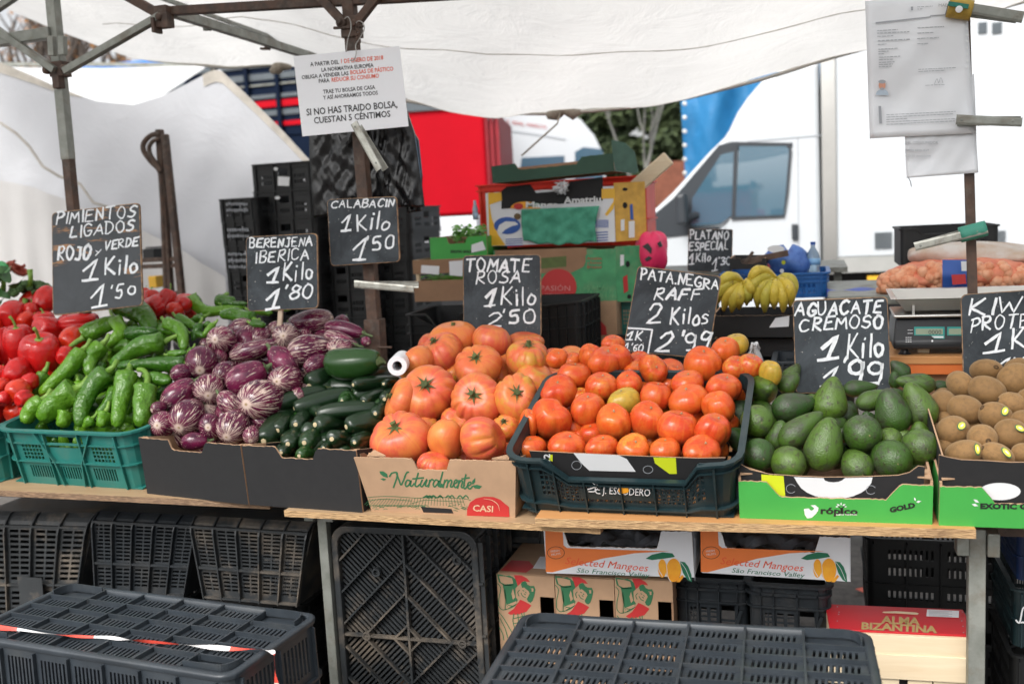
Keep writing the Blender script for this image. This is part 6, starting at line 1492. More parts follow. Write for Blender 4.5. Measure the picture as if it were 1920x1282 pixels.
for i, (px, py, a, b, ax, st) in enumerate(rosa):
    Y = heapY(KO, py)+(.07 if i in (3,19,21,15) else 0)+(.10 if i in (16,17,18,20) else 0)
    P = PY(px, py, Y); D = depth(P); a_ = a*D/FPX*1.04; b_ = b*D/FPX*1.04; R = max(a_, b_)
    m = ROSA[[0,5,2,3,1,4,3,0,2,5,2,3,6,1][i % 14]]; Ra = max(a, b)/((a+b)/2); v = Vector(ax).normalized()
    # keep the outline: widen along the picture, the stem axis stays short
    s = (R, R, R*.98)
    M = axis_mat(P, ax, rnd.uniform(0, 6), s); c0 = Matrix.Translation(P); view = Matrix(((CR.x,CU.x,-CF.x,0),(CR.y,CU.y,-CF.y,0),(CR.z,CU.z,-CF.z,0),(0,0,0,1)))
    M = c0 @ view @ Matrix.Diagonal((a_/R, b_/R/(.80+.2*abs(v.z)), 1, 1)) @ view.inverted() @ c0.inverted() @ M
    par = [('calyx', CAL[i % 5], Matrix.Translation((0,0,.61)) @ Matrix.Rotation(i, 4, 'Z'))] if st else [('blossom_scar', DOT, Matrix.Translation((0,0,.55)))]
    put('tomato', m, M, adj.get(i, lab[i]), 'tomato', 'big pink tomatoes in the brown box', par)
filler('tomato', ROSA, [(790,800),(865,800),(935,770),(850,760),(760,790),(870,850),(940,860),(720,850),(850,700),(930,700),(960,800),(800,650),(880,650),(955,690),(1010,690),(1030,690),(745,800),(1000,750),(820,850)], KO, 34, (1,1,.8), 'shadowed pink tomato deep inside the brown box heap', 'tomato', 'deep tomatoes of the brown box', 1.6)

# ---- avocados: (cx, cy, neck x, neck y, width, toward)
avo = [(225,352,240,270,200,.9),(187,540,187,520,205,.97),(190,735,180,700,210,.85),(395,458,520,425,185,.15),(372,790,372,770,215,.95),(440,602,565,500,175,.1),(630,425,652,305,225,.2),(592,700,628,540,240,.15),(812,612,812,600,240,.97),
 (890,415,1052,365,130,.1),(1005,495,965,362,220,.2),(1165,458,1105,325,215,.15),(1158,690,1158,680,226,.95),(992,768,1000,760,246,.9),(785,802,785,770,200,.7),(312,640,330,560,140,.5),(985,650,990,640,150,.9),(1155,316,1035,300,135,.2),(1050,240,1010,200,120,.4),(378,318,420,270,125,.4),(400,262,430,220,110,.3),(1296,332,1330,330,75,.5),(1150,832,1180,800,150,.6),(520,432,530,400,120,.8),(800,345,900,335,110,.3),(1020,300,1015,280,80,.6),(660,640,700,600,110,.6)]
KA = [(880,2.20),(820,2.26),(760,2.40),(720,2.52),(690,2.62)]
lab = row_labels([(r[0], r[1]) for r in avo], [710, 585, 470, 380], lambda p, rw, i: '%s green avocado from the left in the %s of the green box heap' % (p, rw))
adj = {7:'large pear shaped avocado standing upright at the middle front of the heap', 6:'pear shaped avocado with dark scars just below the Aguacate board', 8:'round dark green avocado seen end on in the centre of the heap', 9:'long avocado lying flat along the foot of the Aguacate board', 11:'speckled bright green avocado at the right below the Aguacate board', 0:'avocado with its stalk scar facing us, top left by the tomato crate'}
for i, (x, y, nx_, ny_, wd, tw) in enumerate(avo):
    px, py = z5(x, y); Y = heapY(KA, py)+(.05 if i in (15,16,22,23,24,25,26) else 0)+(.06 if i in (18,20,21) else 0); P = PY(px, py, Y); D = depth(P); r = wd/3.2054/2*D/FPX/.84*1.0
    dx, dy = nx_-x, -(ny_-y); L = math.hypot(dx, dy); ax = (dx/max(L,1)*(1-tw), dy/max(L,1)*(1-tw), tw*(1 if i == 0 else -1 if tw > .6 else .3)); half = L/3.2054*D/FPX
    sz = max(r, min(half/1.02, r*1.5)) if tw < .5 else r*1.15
    put('avocado', AVO[i % 6], axis_mat(P, ax, rnd.uniform(0,6), (r, r, sz)), adj.get(i, lab[i]), 'avocado', 'avocados in the green box', [('stalk_scar', SCAR, Matrix.Translation((0,0,1.08))), ('blossom_scar', DOT, Matrix.Translation((0,0,-.91)) @ Matrix.Rotation(PI,4,'X'))])
filler('avocado', AVO, [z5(x, y) for x, y in [(300,560),(280,720),(420,700),(540,560),(700,560),(720,740),(900,700),(1090,620),(930,560),(620,600),(480,520),(1080,770),(260,480),(780,480),(1090,400),(880,780),(480,800),(1200,780),(1240,640),(120,640),(120,480)]], KA, 30, (1,1,1.1), 'shadowed avocado deep inside the green box', 'avocado', 'deep avocados of the green box', 1.6)

# ---- kiwis: cx, cy, hw, hh, sticker
kiw = [(1410,320,76,80,0),(1570,240,97,62,0),(1572,358,101,92,0),(1742,290,96,95,0),(1310,435,62,86,0),(1440,470,96,93,0),(1625,515,97,80,1),(1727,440,82,66,0),(1325,530,50,42,0),(1368,600,98,89,1),(1545,645,89,82,0),(1716,618,90,92,1),(1790,545,70,72,0),(1435,732,104,72,2),(1635,750,101,66,1),(1790,735,60,66,2),(1320,705,52,58,0),(1750,215,70,50,0),(1850,420,95,85,0),(1880,620,95,88,0),(1960,500,95,88,1),(2050,640,90,88,0),(1950,740,95,70,0),(1880,300,95,80,0),(2120,740,90,70,0),(2020,380,90,80,0)]
KK = [(870,2.21),(820,2.29),(770,2.40),(720,2.52),(690,2.60)]
lab = row_labels([(r[0], r[1]) for r in kiw], [690, 575, 400, 260], lambda p, rw, i: '%s brown kiwi from the left in the %s of the green box heap' % (p, rw))
def sticker():
    mb = MB(); n = 16
    for sc, off, mi in ((1.0, 0, 0), (.80, .008, 1), (.42, .014, 2)):
        V = []
        for k in range(n):
            a = 2*PI*k/n; x = .33*sc*math.cos(a); y = .22*sc*math.sin(a)*(1 if mi < 2 else .55); V.append(Vector((x, y, 0))+Vector((0,0,off-.5*(x*x+y*y))))
        V.append(Vector((0,0,off))); mb.add(V, [(k, (k+1) % n, n) for k in range(n)], mi)
    return mb.mesh('sticker', [m_leafp, m_sticker, m_whitep], False)
STK = sticker()
view3 = Matrix(((CR.x,CU.x,-CF.x),(CR.y,CU.y,-CF.y),(CR.z,CU.z,-CF.z)))
for i, (x, y, a, b, st) in enumerate(kiw):
    px, py = z5(x, y); P = PY(px, py, heapY(KK, py)+(.04 if i in (8,16) else 0)); D = depth(P); a_ = a/3.2054*D/FPX*1.04; b_ = b/3.2054*D/FPX*1.04
    ax = (rnd.uniform(-.5,.5), rnd.uniform(-.4,.3), 1.0) if i in (0,1,10) else (rnd.choice((-1,1))*rnd.uniform(.6,1), rnd.uniform(-.5,.5), rnd.uniform(-.5,.2))
    if i == 0: ax = (.25,-.3,1)
    if i == 1: ax = (.05,.1,1)
    if i == 10: ax = (-.1,-.1,1)
    R = max(a_, b_)
    M = Matrix.Translation(P) @ view3.to_4x4() @ Matrix.Diagonal((a_/.92, b_/.88, R/.9, 1)) @ view3.inverted().to_4x4() @ axis_mat(Vector((0,0,0)), ax, rnd.uniform(0,6), (1,1,.96))
    par = [('dry_tip', KNUB, None)]
    lbk = lab[i]+(' with a yellow sticker' if st and len(lab[i].split()) < 13 else '')
    o = put('kiwi', KIWI[i % 3], M, lbk, 'kiwi', 'kiwis in the green box', par)
    if st:
        q = Vector((.12 if st == 1 else .25, .42, .86)).normalized(); w_ = P+CR*(q.x*a_*1.0)+CU*(q.y*b_)-CF*(q.z*R*1.06)
        S = Matrix.Translation(w_) @ axis_mat(Vector((0,0,0)), (q.x, q.y, q.z), .3+i, (R, R, R)); c = bpy.data.objects.new('sticker', STK); COL.objects.link(c); c.parent = o; c.matrix_parent_inverse = M.inverted(); c.matrix_world = S
filler('kiwi', KIWI, [z5(x, y) for x, y in [(1480,580),(1530,400),(1640,440),(1560,560),(1640,640),(1480,680),(1380,400),(1500,320),(1670,330),(1690,700),(1540,720),(1400,540),(1360,680),(1760,680),(1300,600),(1650,250),(1800,400),(1850,700),(1900,520)]], KK, 26, (1,1,1), 'shadowed kiwi deep inside the green box', 'kiwi', 'deep kiwis of the green box', 1.6)

# ---- striped aubergines. round ones: (cx,cy,hw,hh,blossom x,y) ; long ones: (blossom x,y, stem x,y, width, calyx)
def z2(x, y): return (250+x/3.2054, 540+y/3.2054)
KE = [(870,2.20),(830,2.26),(760,2.38),(700,2.50),(640,2.64),(590,2.78)]
eg = [('r',405,438,96,102,420,482),('r',530,310,84,84,519,310),('r',628,258,86,68,700,230),('r',758,280,75,42,735,298),('r',917,290,83,83,920,288),('l',580,415,872,325,112,1),('l',562,600,800,478,190,1),('l',1196,185,930,215,145,0),('l',1150,225,1390,275,105,1),('r',1055,372,108,96,960,385),('l',1150,275,1345,345,90,1),('r',1240,348,78,46,1218,358),
 ('r',895,435,98,75,960,480),('r',915,550,102,87,887,558),('r',765,672,137,124,722,686),('r',447,602,96,90,470,630),('l',180,715,372,560,158,0),('r',325,765,106,104,308,815),('r',172,818,80,80,172,818),('r',462,836,67,84,470,830),('r',598,825,101,94,585,872),('r',572,690,68,66,640,740),('r',292,505,58,55,240,520),('r',548,505,58,76,530,540),('l',290,925,455,915,110,0),('r',745,800,62,60,800,830),('r',708,882,55,50,715,905),('r',152,722,38,46,130,730),('l',1030,500,1170,420,120,0),('r',500,415,62,60,520,440),('r',690,380,60,40,660,400),('r',1020,290,60,50,1040,300),('r',845,235,52,30,860,250),('r',1250,205,55,30,1240,220),('r',1395,320,30,30,1410,330),('r',440,335,42,40,430,340),('r',640,600,70,50,640,620),('r',990,640,60,50,980,650)]
cen = [((e[1],e[2]) if e[0] == 'r' else ((e[1]+e[3])/2, (e[2]+e[4])/2)) for e in eg]
lab = row_labels(cen, [860, 740, 560, 420, 330, 250], lambda p, rw, i: '%s striped aubergine from the left in the %s of the black box heap' % (p, rw))
adj = {14:'largest striped aubergine with a white star tip facing us, in the heap centre', 5:'striped aubergine lying sideways with a green leafy calyx at its right', 7:'dark glossy aubergine lying sideways on top of the heap below the board', 24:'purple aubergine showing through the cut front of the black box', 0:'pale heavily streaked aubergine above the long one at the left'}
for i, e in enumerate(eg):
    hid = i in (25,29,30,31,36,37)
    if e[0] == 'r':
        _, x, y, a, b, bx, by = e; px, py = z2(x, y); Y = heapY(KE, py)+(.05 if hid else 0)+(.08 if i in (2,3,32,33,35) else 0); P = PY(px, py, Y); D = depth(P); k = D/FPX/3.2054; a_, b_ = a*k*1.04, b*k*1.04
        dx, dy = (bx-x)/a, -(by-y)/b; rr_ = min(.97, math.hypot(dx, dy)); n = math.hypot(dx, dy) or 1; zc_ = -math.sqrt(1-rr_*rr_); ax = (-dx/n*rr_, -dy/n*rr_, zc_); R = (a_+b_)/2
        M = Matrix.Translation(P) @ view3.to_4x4() @ Matrix.Diagonal((a_/R, b_/R, 1, 1)) @ view3.inverted().to_4x4() @ axis_mat(Vector((0,0,0)), ax, rnd.uniform(0,6), (R, R, R*1.25)); P2 = CF*R*.25; M = Matrix.Translation(P2) @ M
        par = [('blossom_scar', EDOT, Matrix.Translation((0,0,-1.0)) @ Matrix.Rotation(PI,4,'X')), ('calyx', EGC[i % 3], None)]
    else:
        _, x1, y1, x2, y2, wd, cal = e; A = z2(x1, y1); B = z2(x2, y2); Ya = heapY(KE, A[1]); Yb = heapY(KE, B[1])+.03; m_ = .5*(Ya+Yb); PA = PY(*A, .5*(Ya+m_)); PB = PY(*B, .5*(Yb+m_)); C_ = (PA+PB)/2; D = depth(C_); r = wd/2*D/FPX/3.2054*1.04; z = (PB-PA); hl = z.length/2; z = z.normalized(); xx = z.orthogonal().normalized(); yy = z.cross(xx)
        M = Matrix.Translation(C_) @ Matrix(((xx.x,yy.x,z.x,0),(xx.y,yy.y,z.y,0),(xx.z,yy.z,z.z,0),(0,0,0,1))) @ Matrix.Rotation(i*1.3, 4, 'Z') @ Matrix.Diagonal((r, r, hl, 1)); par = [('blossom_scar', EDOT, Matrix.Translation((0,0,-1.0)) @ Matrix.Rotation(PI,4,'X')), ('calyx', EGC[i % 3], None)]
    put('aubergine', EGG[i % 5], M, adj.get(i, lab[i]), 'aubergine', 'striped aubergines in the black box', par)
filler('aubergine', EGG, [z2(x, y) for x, y in [(240,760),(400,700),(520,760),(680,780),(500,560),(600,400),(820,580),(480,400),(350,560),(900,640),(980,480),(760,400),(1120,460),(380,880),(250,880),(530,900),(1000,330),(850,360),(1150,300),(640,320),(400,780),(560,860),(1040,600)]], KE, 30, (1,1,1.25), 'shadowed aubergine deep inside the black box heap', 'aubergine', 'deep aubergines of the black box', 1.7)

# ---- courgettes: (blossom x,y, far end x,y, width, green)
KZ = [(870,2.19),(830,2.25),(780,2.36),(720,2.48),(670,2.58),(640,2.64)]
zu = [(1160,458,1478,440,192,0),(1045,600,1190,490,155,0),(812,715,1060,640,98,1),(950,728,1215,655,105,0),(1085,755,1390,725,95,0),(860,862,935,790,125,0),(775,930,870,820,150,0),(970,822,1060,790,118,0),(1078,822,1270,815,135,1),(1262,838,1500,790,135,0),(925,940,985,900,120,1),(885,990,960,975,90,2),(1020,932,1120,900,125,0),(990,1010,1100,985,100,0),(1185,907,1300,915,125,0),(1325,930,1425,915,92,1),(1310,582,1525,572,92,1),(1250,680,1340,655,80,1),(1375,688,1500,650,100,0),(1505,670,1590,630,100,1),(1450,757,1540,720,100,0),(1500,575,1600,590,70,1),(1400,530,1510,515,90,0),(1640,600,1690,570,80,0),(1140,960,1220,955,70,0),(1150,760,1000,700,80,0),(1180,640,1300,610,90,0),(1350,760,1480,740,80,0)]
def zl(p, rw, i): return '%s dark courgette from the left in the %s of the black box heap' % (p, rw)
lab = row_labels([((z_[0]+z_[2])/2, (z_[1]+z_[3])/2) for z_ in zu], [960, 870, 780, 690, 600], zl)
adj = {0:'largest dark courgette lying on top of the heap with its tip at left', 1:'thick dark courgette leaning below the largest one on top', 11:'bright green courgette tip in the notch of the black box'}
for i, (x1, y1, x2, y2, wd, gr) in enumerate(zu):
    A = z2(x1, y1); B = z2(x2, y2); L2 = math.hypot(x2-x1, y2-y1); Y = heapY(KZ, (A[1]+B[1])/2)+(.06 if i in (26,27,28,22,23) else 0)
    PA = PY(*A, Y-.01); D = depth(PA); k = D/FPX/3.2054; r = wd/2*k*1.12; full = max(L2*k, .165 if L2 > 150 else .15)
    dr = (PY(*B, Y)-PY(*A, Y)); flat = dr.length; dpt = math.sqrt(max(0, full*full-flat*flat)); vr = (PA-CC).normalized(); z = (dr+Vector((vr.x, vr.y, vr.z*.85)).normalized()*dpt).normalized(); PA = PA - z*(-r*.25 if dpt > .03 else 0); C_ = PA+z*full/2; hl = full/2
    xx = z.orthogonal().normalized(); yy = z.cross(xx)
    M = Matrix.Translation(C_) @ Matrix(((xx.x,yy.x,z.x,0),(xx.y,yy.y,z.y,0),(xx.z,yy.z,z.z,0),(0,0,0,1))) @ Matrix.Rotation(i*1.7, 4, 'Z') @ Matrix.Diagonal((r, r, hl, 1))
    dot = Matrix.Translation((0,0,-1.0)) @ Matrix.Rotation(PI,4,'X') @ Matrix.Diagonal((1.9,1.9,.8*r/hl,1))
    o = put('courgette', ZUC[i % 6], M, adj.get(i, lab[i]), 'courgette', 'courgettes in the black box', [('blossom_scar', SCAR, dot), ('stalk', ZST, None)])
filler('courgette', ZUC, [z2(x, y) for x, y in [(960,860),(1040,870),(1150,880),(1250,760),(900,760),(1100,680),(1350,880),(1200,960),(1300,700),(1420,740),(1150,600),(1230,580),(850,980),(1080,960),(1400,620),(1480,700),(1000,780),(1330,800)]], KZ, 22, (1,1,1.6), 'shadowed courgette deep inside the black box heap', 'courgette', 'deep courgettes of the black box', 1.6)

# ---- red peppers (cx,cy,hw,hh, stem dir, show stem)
def z1(x, y): return (x/3.2054, 540+y/3.2054)
KP = [(790,2.30),(740,2.40),(680,2.55),(620,2.72),(560,2.92)]
rp = [(70,165,93,80,(0,.3,-1),0),(155,190,42,52,(.3,.5,-.7),0),(278,72,68,78,(.2,.6,-.5),0),(262,180,74,34,(0,.9,.2),0),(292,250,100,68,(.2,-.2,-1),0),(476,205,106,58,(1,.1,-.2),0),(250,412,120,128,(.1,.85,.45),0),(118,340,92,112,(-.05,.92,.3),1),(440,320,82,88,(.2,.4,-1),0),(15,350,55,110,(-.2,.9,.2),0),(105,510,88,78,(.1,.5,-.8),0),(15,590,38,56,(0,.4,-.8),0),(110,612,72,58,(.2,.3,-.8),0),(145,665,48,55,(.3,.2,-.8),0),(22,665,45,36,(0,.6,-.5),0),(5,500,28,35,(0,.6,-.5),0),(185,135,45,42,(0,.8,-.2),0),(930,112,78,62,(.1,.3,-1),0),(1000,82,48,72,(.2,.8,-.2),0),(905,62,62,45,(0,.8,-.2),0),(1048,132,55,32,(.1,.6,-.5),0),(1100,100,58,36,(.2,.7,-.3),0),(872,30,22,30,(0,.9,-.2),0),(420,280,52,42,(0,.6,-.5),0),(-60,230,70,80,(0,.6,-.5),0),(-60,560,70,80,(0,.6,-.5),0),(-180,200,75,80,(.2,.6,-.5),0),(-190,380,80,90,(.4,.7,.2),0),(-80,420,70,80,(.1,.5,-.8),0),(-200,560,80,80,(.3,.5,-.8),0),(-170,660,70,60,(.2,.4,-.8),0),(-60,660,60,60,(.2,.5,-.8),0),(-80,90,60,60,(.2,.7,-.5),0),(-300,470,80,90,(.5,.7,.1),0),(-290,300,70,80,(.1,.7,-.4),0),(-310,640,80,70,(.1,.7,-.4),0),(180,560,50,50,(0,.3,-.8),0),(400,410,60,60,(0,.3,-.8),0)]
lab = row_labels([(r[0], r[1]) for r in rp], [630, 470, 300, 170, 90], lambda p, rw, i: '%s red pepper from the left in the %s of the red heap' % (p, rw))
adj = {6:'largest dull red pepper lying over the edge beside the long green peppers', 7:'orange red pepper with a pale green curled stalk at far left', 5:'glossy red pepper lying flat under the Pimientos board'}
for i, (x, y, a, b, ax, st) in enumerate(rp):
    px, py = z1(x, y); P = PY(px, py, heapY(KP, py)+(.06 if i in (23,26,27) else 0)); D = depth(P); k = D/FPX/3.2054; a_, b_ = a*k*1.05, b*k*1.05; R = (a_+b_)/2
    M = Matrix.Translation(P) @ view3.to_4x4() @ Matrix.Diagonal((a_/R, b_/R, 1, 1)) @ view3.inverted().to_4x4() @ axis_mat(Vector((0,0,0)), ax, rnd.uniform(0,6), (R, R, R))
    put('red_pepper', RP[i % 6], M, adj.get(i, lab[i]), 'red pepper', 'red peppers heaped at the left', [('stalk', RPS, None)])
filler('red_pepper', RP, [z1(x, y) for x, y in [(60,260),(190,300),(330,330),(380,280),(60,440),(180,480),(60,560),(200,560),(370,230),(130,90),(960,160),(1050,90),(60,640),(60,720),(150,730),(0,420),(-120,300),(-130,500),(-120,620),(-240,500),(-240,380),(-100,720),(-240,620)]], KP, 28, (1,1,1.1), 'shadowed red pepper deep inside the red heap', 'red pepper', 'deep peppers of the red heap', 1.6)

# ---- long green peppers: centre lines in the picture, width; stem at the first point when st
KG = [(830,2.27),(790,2.31),(740,2.42),(680,2.54),(620,2.68),(570,2.82)]
gp = [([(505,370),(395,500),(235,645)],112,0,0),([(655,500),(560,590),(500,700),(478,835)],128,0,0),([(770,500),(735,640),(700,840)],125,[(775,495),(790,450),(830,440),(875,462)],0),([(880,590),(862,700),(848,835)],140,[(882,590),(886,530),(862,495),(828,490)],0),
 ([(460,610),(340,690),(235,800)],170,0,0),([(260,670),(185,740),(150,815)],118,0,0),([(620,335),(548,420),(538,530)],105,0,0),([(505,290),(590,240),(715,195)],120,[(500,300),(450,330),(410,362)],0),([(690,190),(722,270),(640,352)],88,[(690,190),(668,150),(655,90)],0),
 ([(715,110),(850,150),(925,270)],140,0,0),([(765,275),(850,270),(945,262)],92,0,0),([(985,325),(850,350),(660,470)],130,[(985,325),(1020,305),(1068,285)],0),([(1120,452),(950,455),(690,470)],98,0,0),([(1000,205),(1090,260),(1105,375)],88,0,0),([(1150,60),(1245,140),(1475,108)],82,[(1150,60),(1165,45),(1178,32)],.10),
 ([(1300,80),(1420,80)],90,[(1350,50),(1370,30)],.10),([(1525,190),(1420,160),(1320,160)],90,0,.06),([(1060,170),(1190,245)],64,0,.04),([(1010,400),(1120,385)],50,0,0),([(900,540),(1035,560)],90,0,.02),([(700,600),(655,690),(580,770)],88,0,.04),([(400,740),(370,840)],105,0,.05),([(640,740),(600,840)],92,0,.05),
 ([(955,250),(1055,265)],80,0,.05),([(1205,210),(1155,320)],58,0,.04),([(800,340),(620,350)],86,0,.05),([(1290,215),(1220,290)],52,0,0),([(270,500),(190,660)],88,0,.04),([(1330,95),(1490,92)],36,0,.08),([(1510,210),(1600,225)],55,0,.05),([(1230,170),(1130,210)],60,0,.1),([(1270,215),(1190,240)],48,0,.05),([(470,560),(500,700)],70,0,.06),([(1600,100),(1750,130)],60,0,.12),
 ([(620,440),(560,540)],80,0,.06),([(740,600),(770,760)],90,0,.07),([(820,200),(760,250)],70,0,.05),([(1160,360),(1110,440)],45,0,.04),([(1150,270),(1250,290)],55,0,.05),([(1500,130),(1640,150)],60,0,.12),([(900,330),(1050,440)],70,0,.08),([(330,560),(450,520)],70,0,.07),([(560,780),(500,840)],70,0,.06),([(900,700),(930,800)],70,0,.06)]
def gpep_mesh(P, r, seed):
    rr = random.Random(seed); pts = smooth_pts(P, 7) if len(P) > 2 else [P[0].lerp(P[1], i/10) for i in range(11)]; n = 20; k = len(pts); V = []; t0 = (pts[1]-pts[0]).normalized(); nn = t0.orthogonal().normalized(); ph = rr.uniform(0,6); ph2 = rr.uniform(0, 6)
    for i, p in enumerate(pts):
        t = (pts[min(i+1, k-1)]-pts[max(i-1, 0)]).normalized(); nn = (nn-t*nn.dot(t)).normalized(); b = t.cross(nn); u = i/(k-1)
        rad = r*(min(1, (u/.07)**.5) if u < .07 else 1)*(1-.42*max(0, u-.35)/.65)*((max(0, 1-((u-.80)/.20)**2))**.5 if u > .80 else 1)*(1+.05*math.sin(u*9+ph)); rad = max(rad, r*.03)
        for j in range(n):
            a = 2*PI*j/n; L = 1-.20*(1-abs(math.cos(a*1.5+ph2+u*1.2)))**2.2*(1-.5*u)+.05*math.sin(u*14+a*2+ph); V.append(p+(nn*math.cos(a)+b*math.sin(a))*rad*L)
    F = [(i*n+j, i*n+(j+1) % n, (i+1)*n+(j+1) % n, (i+1)*n+j) for i in range(k-1) for j in range(n)]+[tuple(range(n-1,-1,-1)), tuple((k-1)*n+j for j in range(n))]
    mb = MB(); mb.add(V, F); return mb
cen = [(sum(p[0] for p in g_[0])/len(g_[0]), sum(p[1] for p in g_[0])/len(g_[0])) for g_ in gp]
lab = row_labels(cen, [720, 600, 480, 380, 280, 180], lambda p, rw, i: '%s long green pepper from the left in the %s of the green heap' % (p, rw))
adj = {1:'bright green bent pepper hanging over the middle of the teal crate rim', 2:'dark green pepper with a curled stalk hanging over the teal crate rim', 3:'dull green pepper with a hooked stalk at the right end of the teal crate', 0:'long dark green pepper slanting down beside the big red pepper', 9:'broad curved green pepper on top of the heap under the Pimientos board', 14:'curved green pepper at the back right against the white tarpaulin'}
for i, (L, wd, st, off) in enumerate(gp):
    P = []
    mid = [z1(*p)[1] for p in L]; my = sum(mid)/len(mid)
    for (x, y) in L:
        q = z1(x, y); P.append(PY(*q, .5*heapY(KG, q[1])+.5*heapY(KG, my)+off))
    D = depth(P[0]); r = wd/2*D/FPX/3.2054*1.0; P[0] = P[0]-(P[1]-P[0]).normalized()*0; c = P[len(P)//2].copy()
    mb = gpep_mesh(P, r, i); o = mb.build('green_pepper', m_gpep, None, smooth=True, loc=c); tag(o, adj.get(i, lab[i]), 'green pepper', 'long green peppers in the teal crate')
    s = MB()
    if st: Q = [PY(*z1(*p), heapY(KG, z1(*p)[1])+off-.01) for p in st]; Q = smooth_pts(Q, 4) if len(Q) > 2 else Q
    else:
        d_ = (P[0]-P[1]).normalized(); Q = [P[0]-d_*r*.1, P[0]+d_*r*.6, P[0]+d_*r*1.1+Vector((0,0,r*.3))]
    s.tube(Q, [r*.30*(1-.35*j/len(Q)) if j else r*.42 for j in range(len(Q))], 8); s.build('stalk', m_stemg, o, smooth=True)
rr = random.Random(77)
for k in range(70):
    x = rr.uniform(200, 1100); y = rr.uniform(180, 850); 
    if y < 500-x*.4+120 and x < 500: continue
    q = z1(x, y); Y = heapY(KG, q[1])+.10; A_ = PY(*q, Y); a = rr.uniform(0, PI); B_ = A_+Vector((math.cos(a)*.12, .03, -math.sin(a)*.10)); M_ = (A_+B_)/2+Vector((rr.uniform(-.02,.02), 0, rr.uniform(-.02,.02)))
    mb = gpep_mesh([A_, M_, B_], .022, 400+k); tag(mb.build('green_pepper', m_gpep, None, smooth=True, loc=M_), 'shadowed green pepper deep inside the green heap', 'green pepper', 'deep peppers of the green heap')
# peppers low in the crate, seen through its slots
for k in range(16):
    A_ = fT.p(.04+k*.026, .035+.01*(k % 2), .03+.02*(k % 3)); B_ = A_+fT.uz*.08+fT.ux*rr.uniform(-.02,.02)
    mb = gpep_mesh([A_, (A_+B_)/2, B_], .016, 500+k); tag(mb.build('green_pepper', m_gpep, None, smooth=True, loc=A_), 'green pepper glimpsed through the slots of the teal crate', 'green pepper', 'peppers behind the teal crate slots')
# ---- heap linings: kraft tray edges behind the heaps
for (pa, pb, Y, lb) in (((1236,702),(1262,716),2.72,'x'),): pass

# ---- broccoli at the far left
br = thing('broccoli', 'dark green broccoli head with leaves and pale stalks behind the red peppers', 'broccoli', PY(50,560,3.0))
rr = random.Random(12); mb = MB()
for (cx, cy, a, b) in ((160,600-360+0,110,55),):
    pass
cB = PY(58, 552, 3.0); kx = depth(cB)/FPX
for i in range(150):
    a = rr.uniform(0, 2*PI); e = rr.uniform(0, 1)**.6; p = cB+Vector((math.cos(a)*e*46*kx, math.sin(a)*e*34*kx, math.sqrt(max(0, 1-e*e))*30*kx-8*kx)); s = rr.uniform(4, 8)*kx
    V = []; 
    mb.lathe(Fr(p, (1,0,0), (0,1,0), (0,0,1)), [(s*.4,-s*.6),(s*.9,-s*.1),(s*.75,s*.5),(s*.3,s*.8)], 7)
mb.build('floret', m_broc, br, smooth=True)
def leafmesh(mb, base, d, L, w, up=Vector((0,0,1)), droop=.3, n=7):
    d = d.normalized(); s = d.cross(up).normalized(); V = []
    for k in range(n+1):
        t = k/n; c = base+d*L*t-up*droop*L*t*t; ww = w*math.sin(PI*min(1, t*.92+.06))**.7*(1+.12*math.sin(k*2.3)); V += [c+s*ww+up*ww*.3, c, c-s*ww+up*ww*.3]
    mb.add(V, [(3*k, 3*k+3, 3*k+4, 3*k+1) for k in range(n)]+[(3*k+1, 3*k+4, 3*k+5, 3*k+2) for k in range(n)])
for i, (x, y, dx, dz, L, w) in enumerate(((20,560,-.4,.3,.09,.04),(30,590,-.2,-.5,.08,.04),(75,560,.2,.6,.06,.02),(60,590,.6,-.2,.08,.03),(0,540,-.2,.5,.08,.04),(10,600,.2,-.4,.1,.05),(70,600,.2,-.1,.08,.035),(-20,580,.5,.2,.1,.05),(30,540,.5,.5,.06,.03),(15,580,.8,0,.09,.04),(-10,540,.4,.7,.10,.05),(20,530,-.3,.8,.09,.04),(0,520,.6,.4,.08,.04),(35,600,.9,.2,.08,.035),(85,590,.5,.3,.07,.03))):
    b = MB(); leafmesh(b, PY(x, y, 2.93), Vector((dx, -.4, dz)), L, w, Vector((0,-.4,1)).normalized()); b.build('leaf', m_leaf, br, smooth=True)
for (x, y, x2, y2) in ((55,540,56,505),(40,585,48,560),(5,545,5,520)):
    b = MB(); b.tube([PY(x, y, 2.96), PY((x+x2)/2+2, (y+y2)/2, 2.95), PY(x2, y2, 2.95)], [.011,.008,.010], 8); b.build('stem', m_stemg, br, smooth=True)
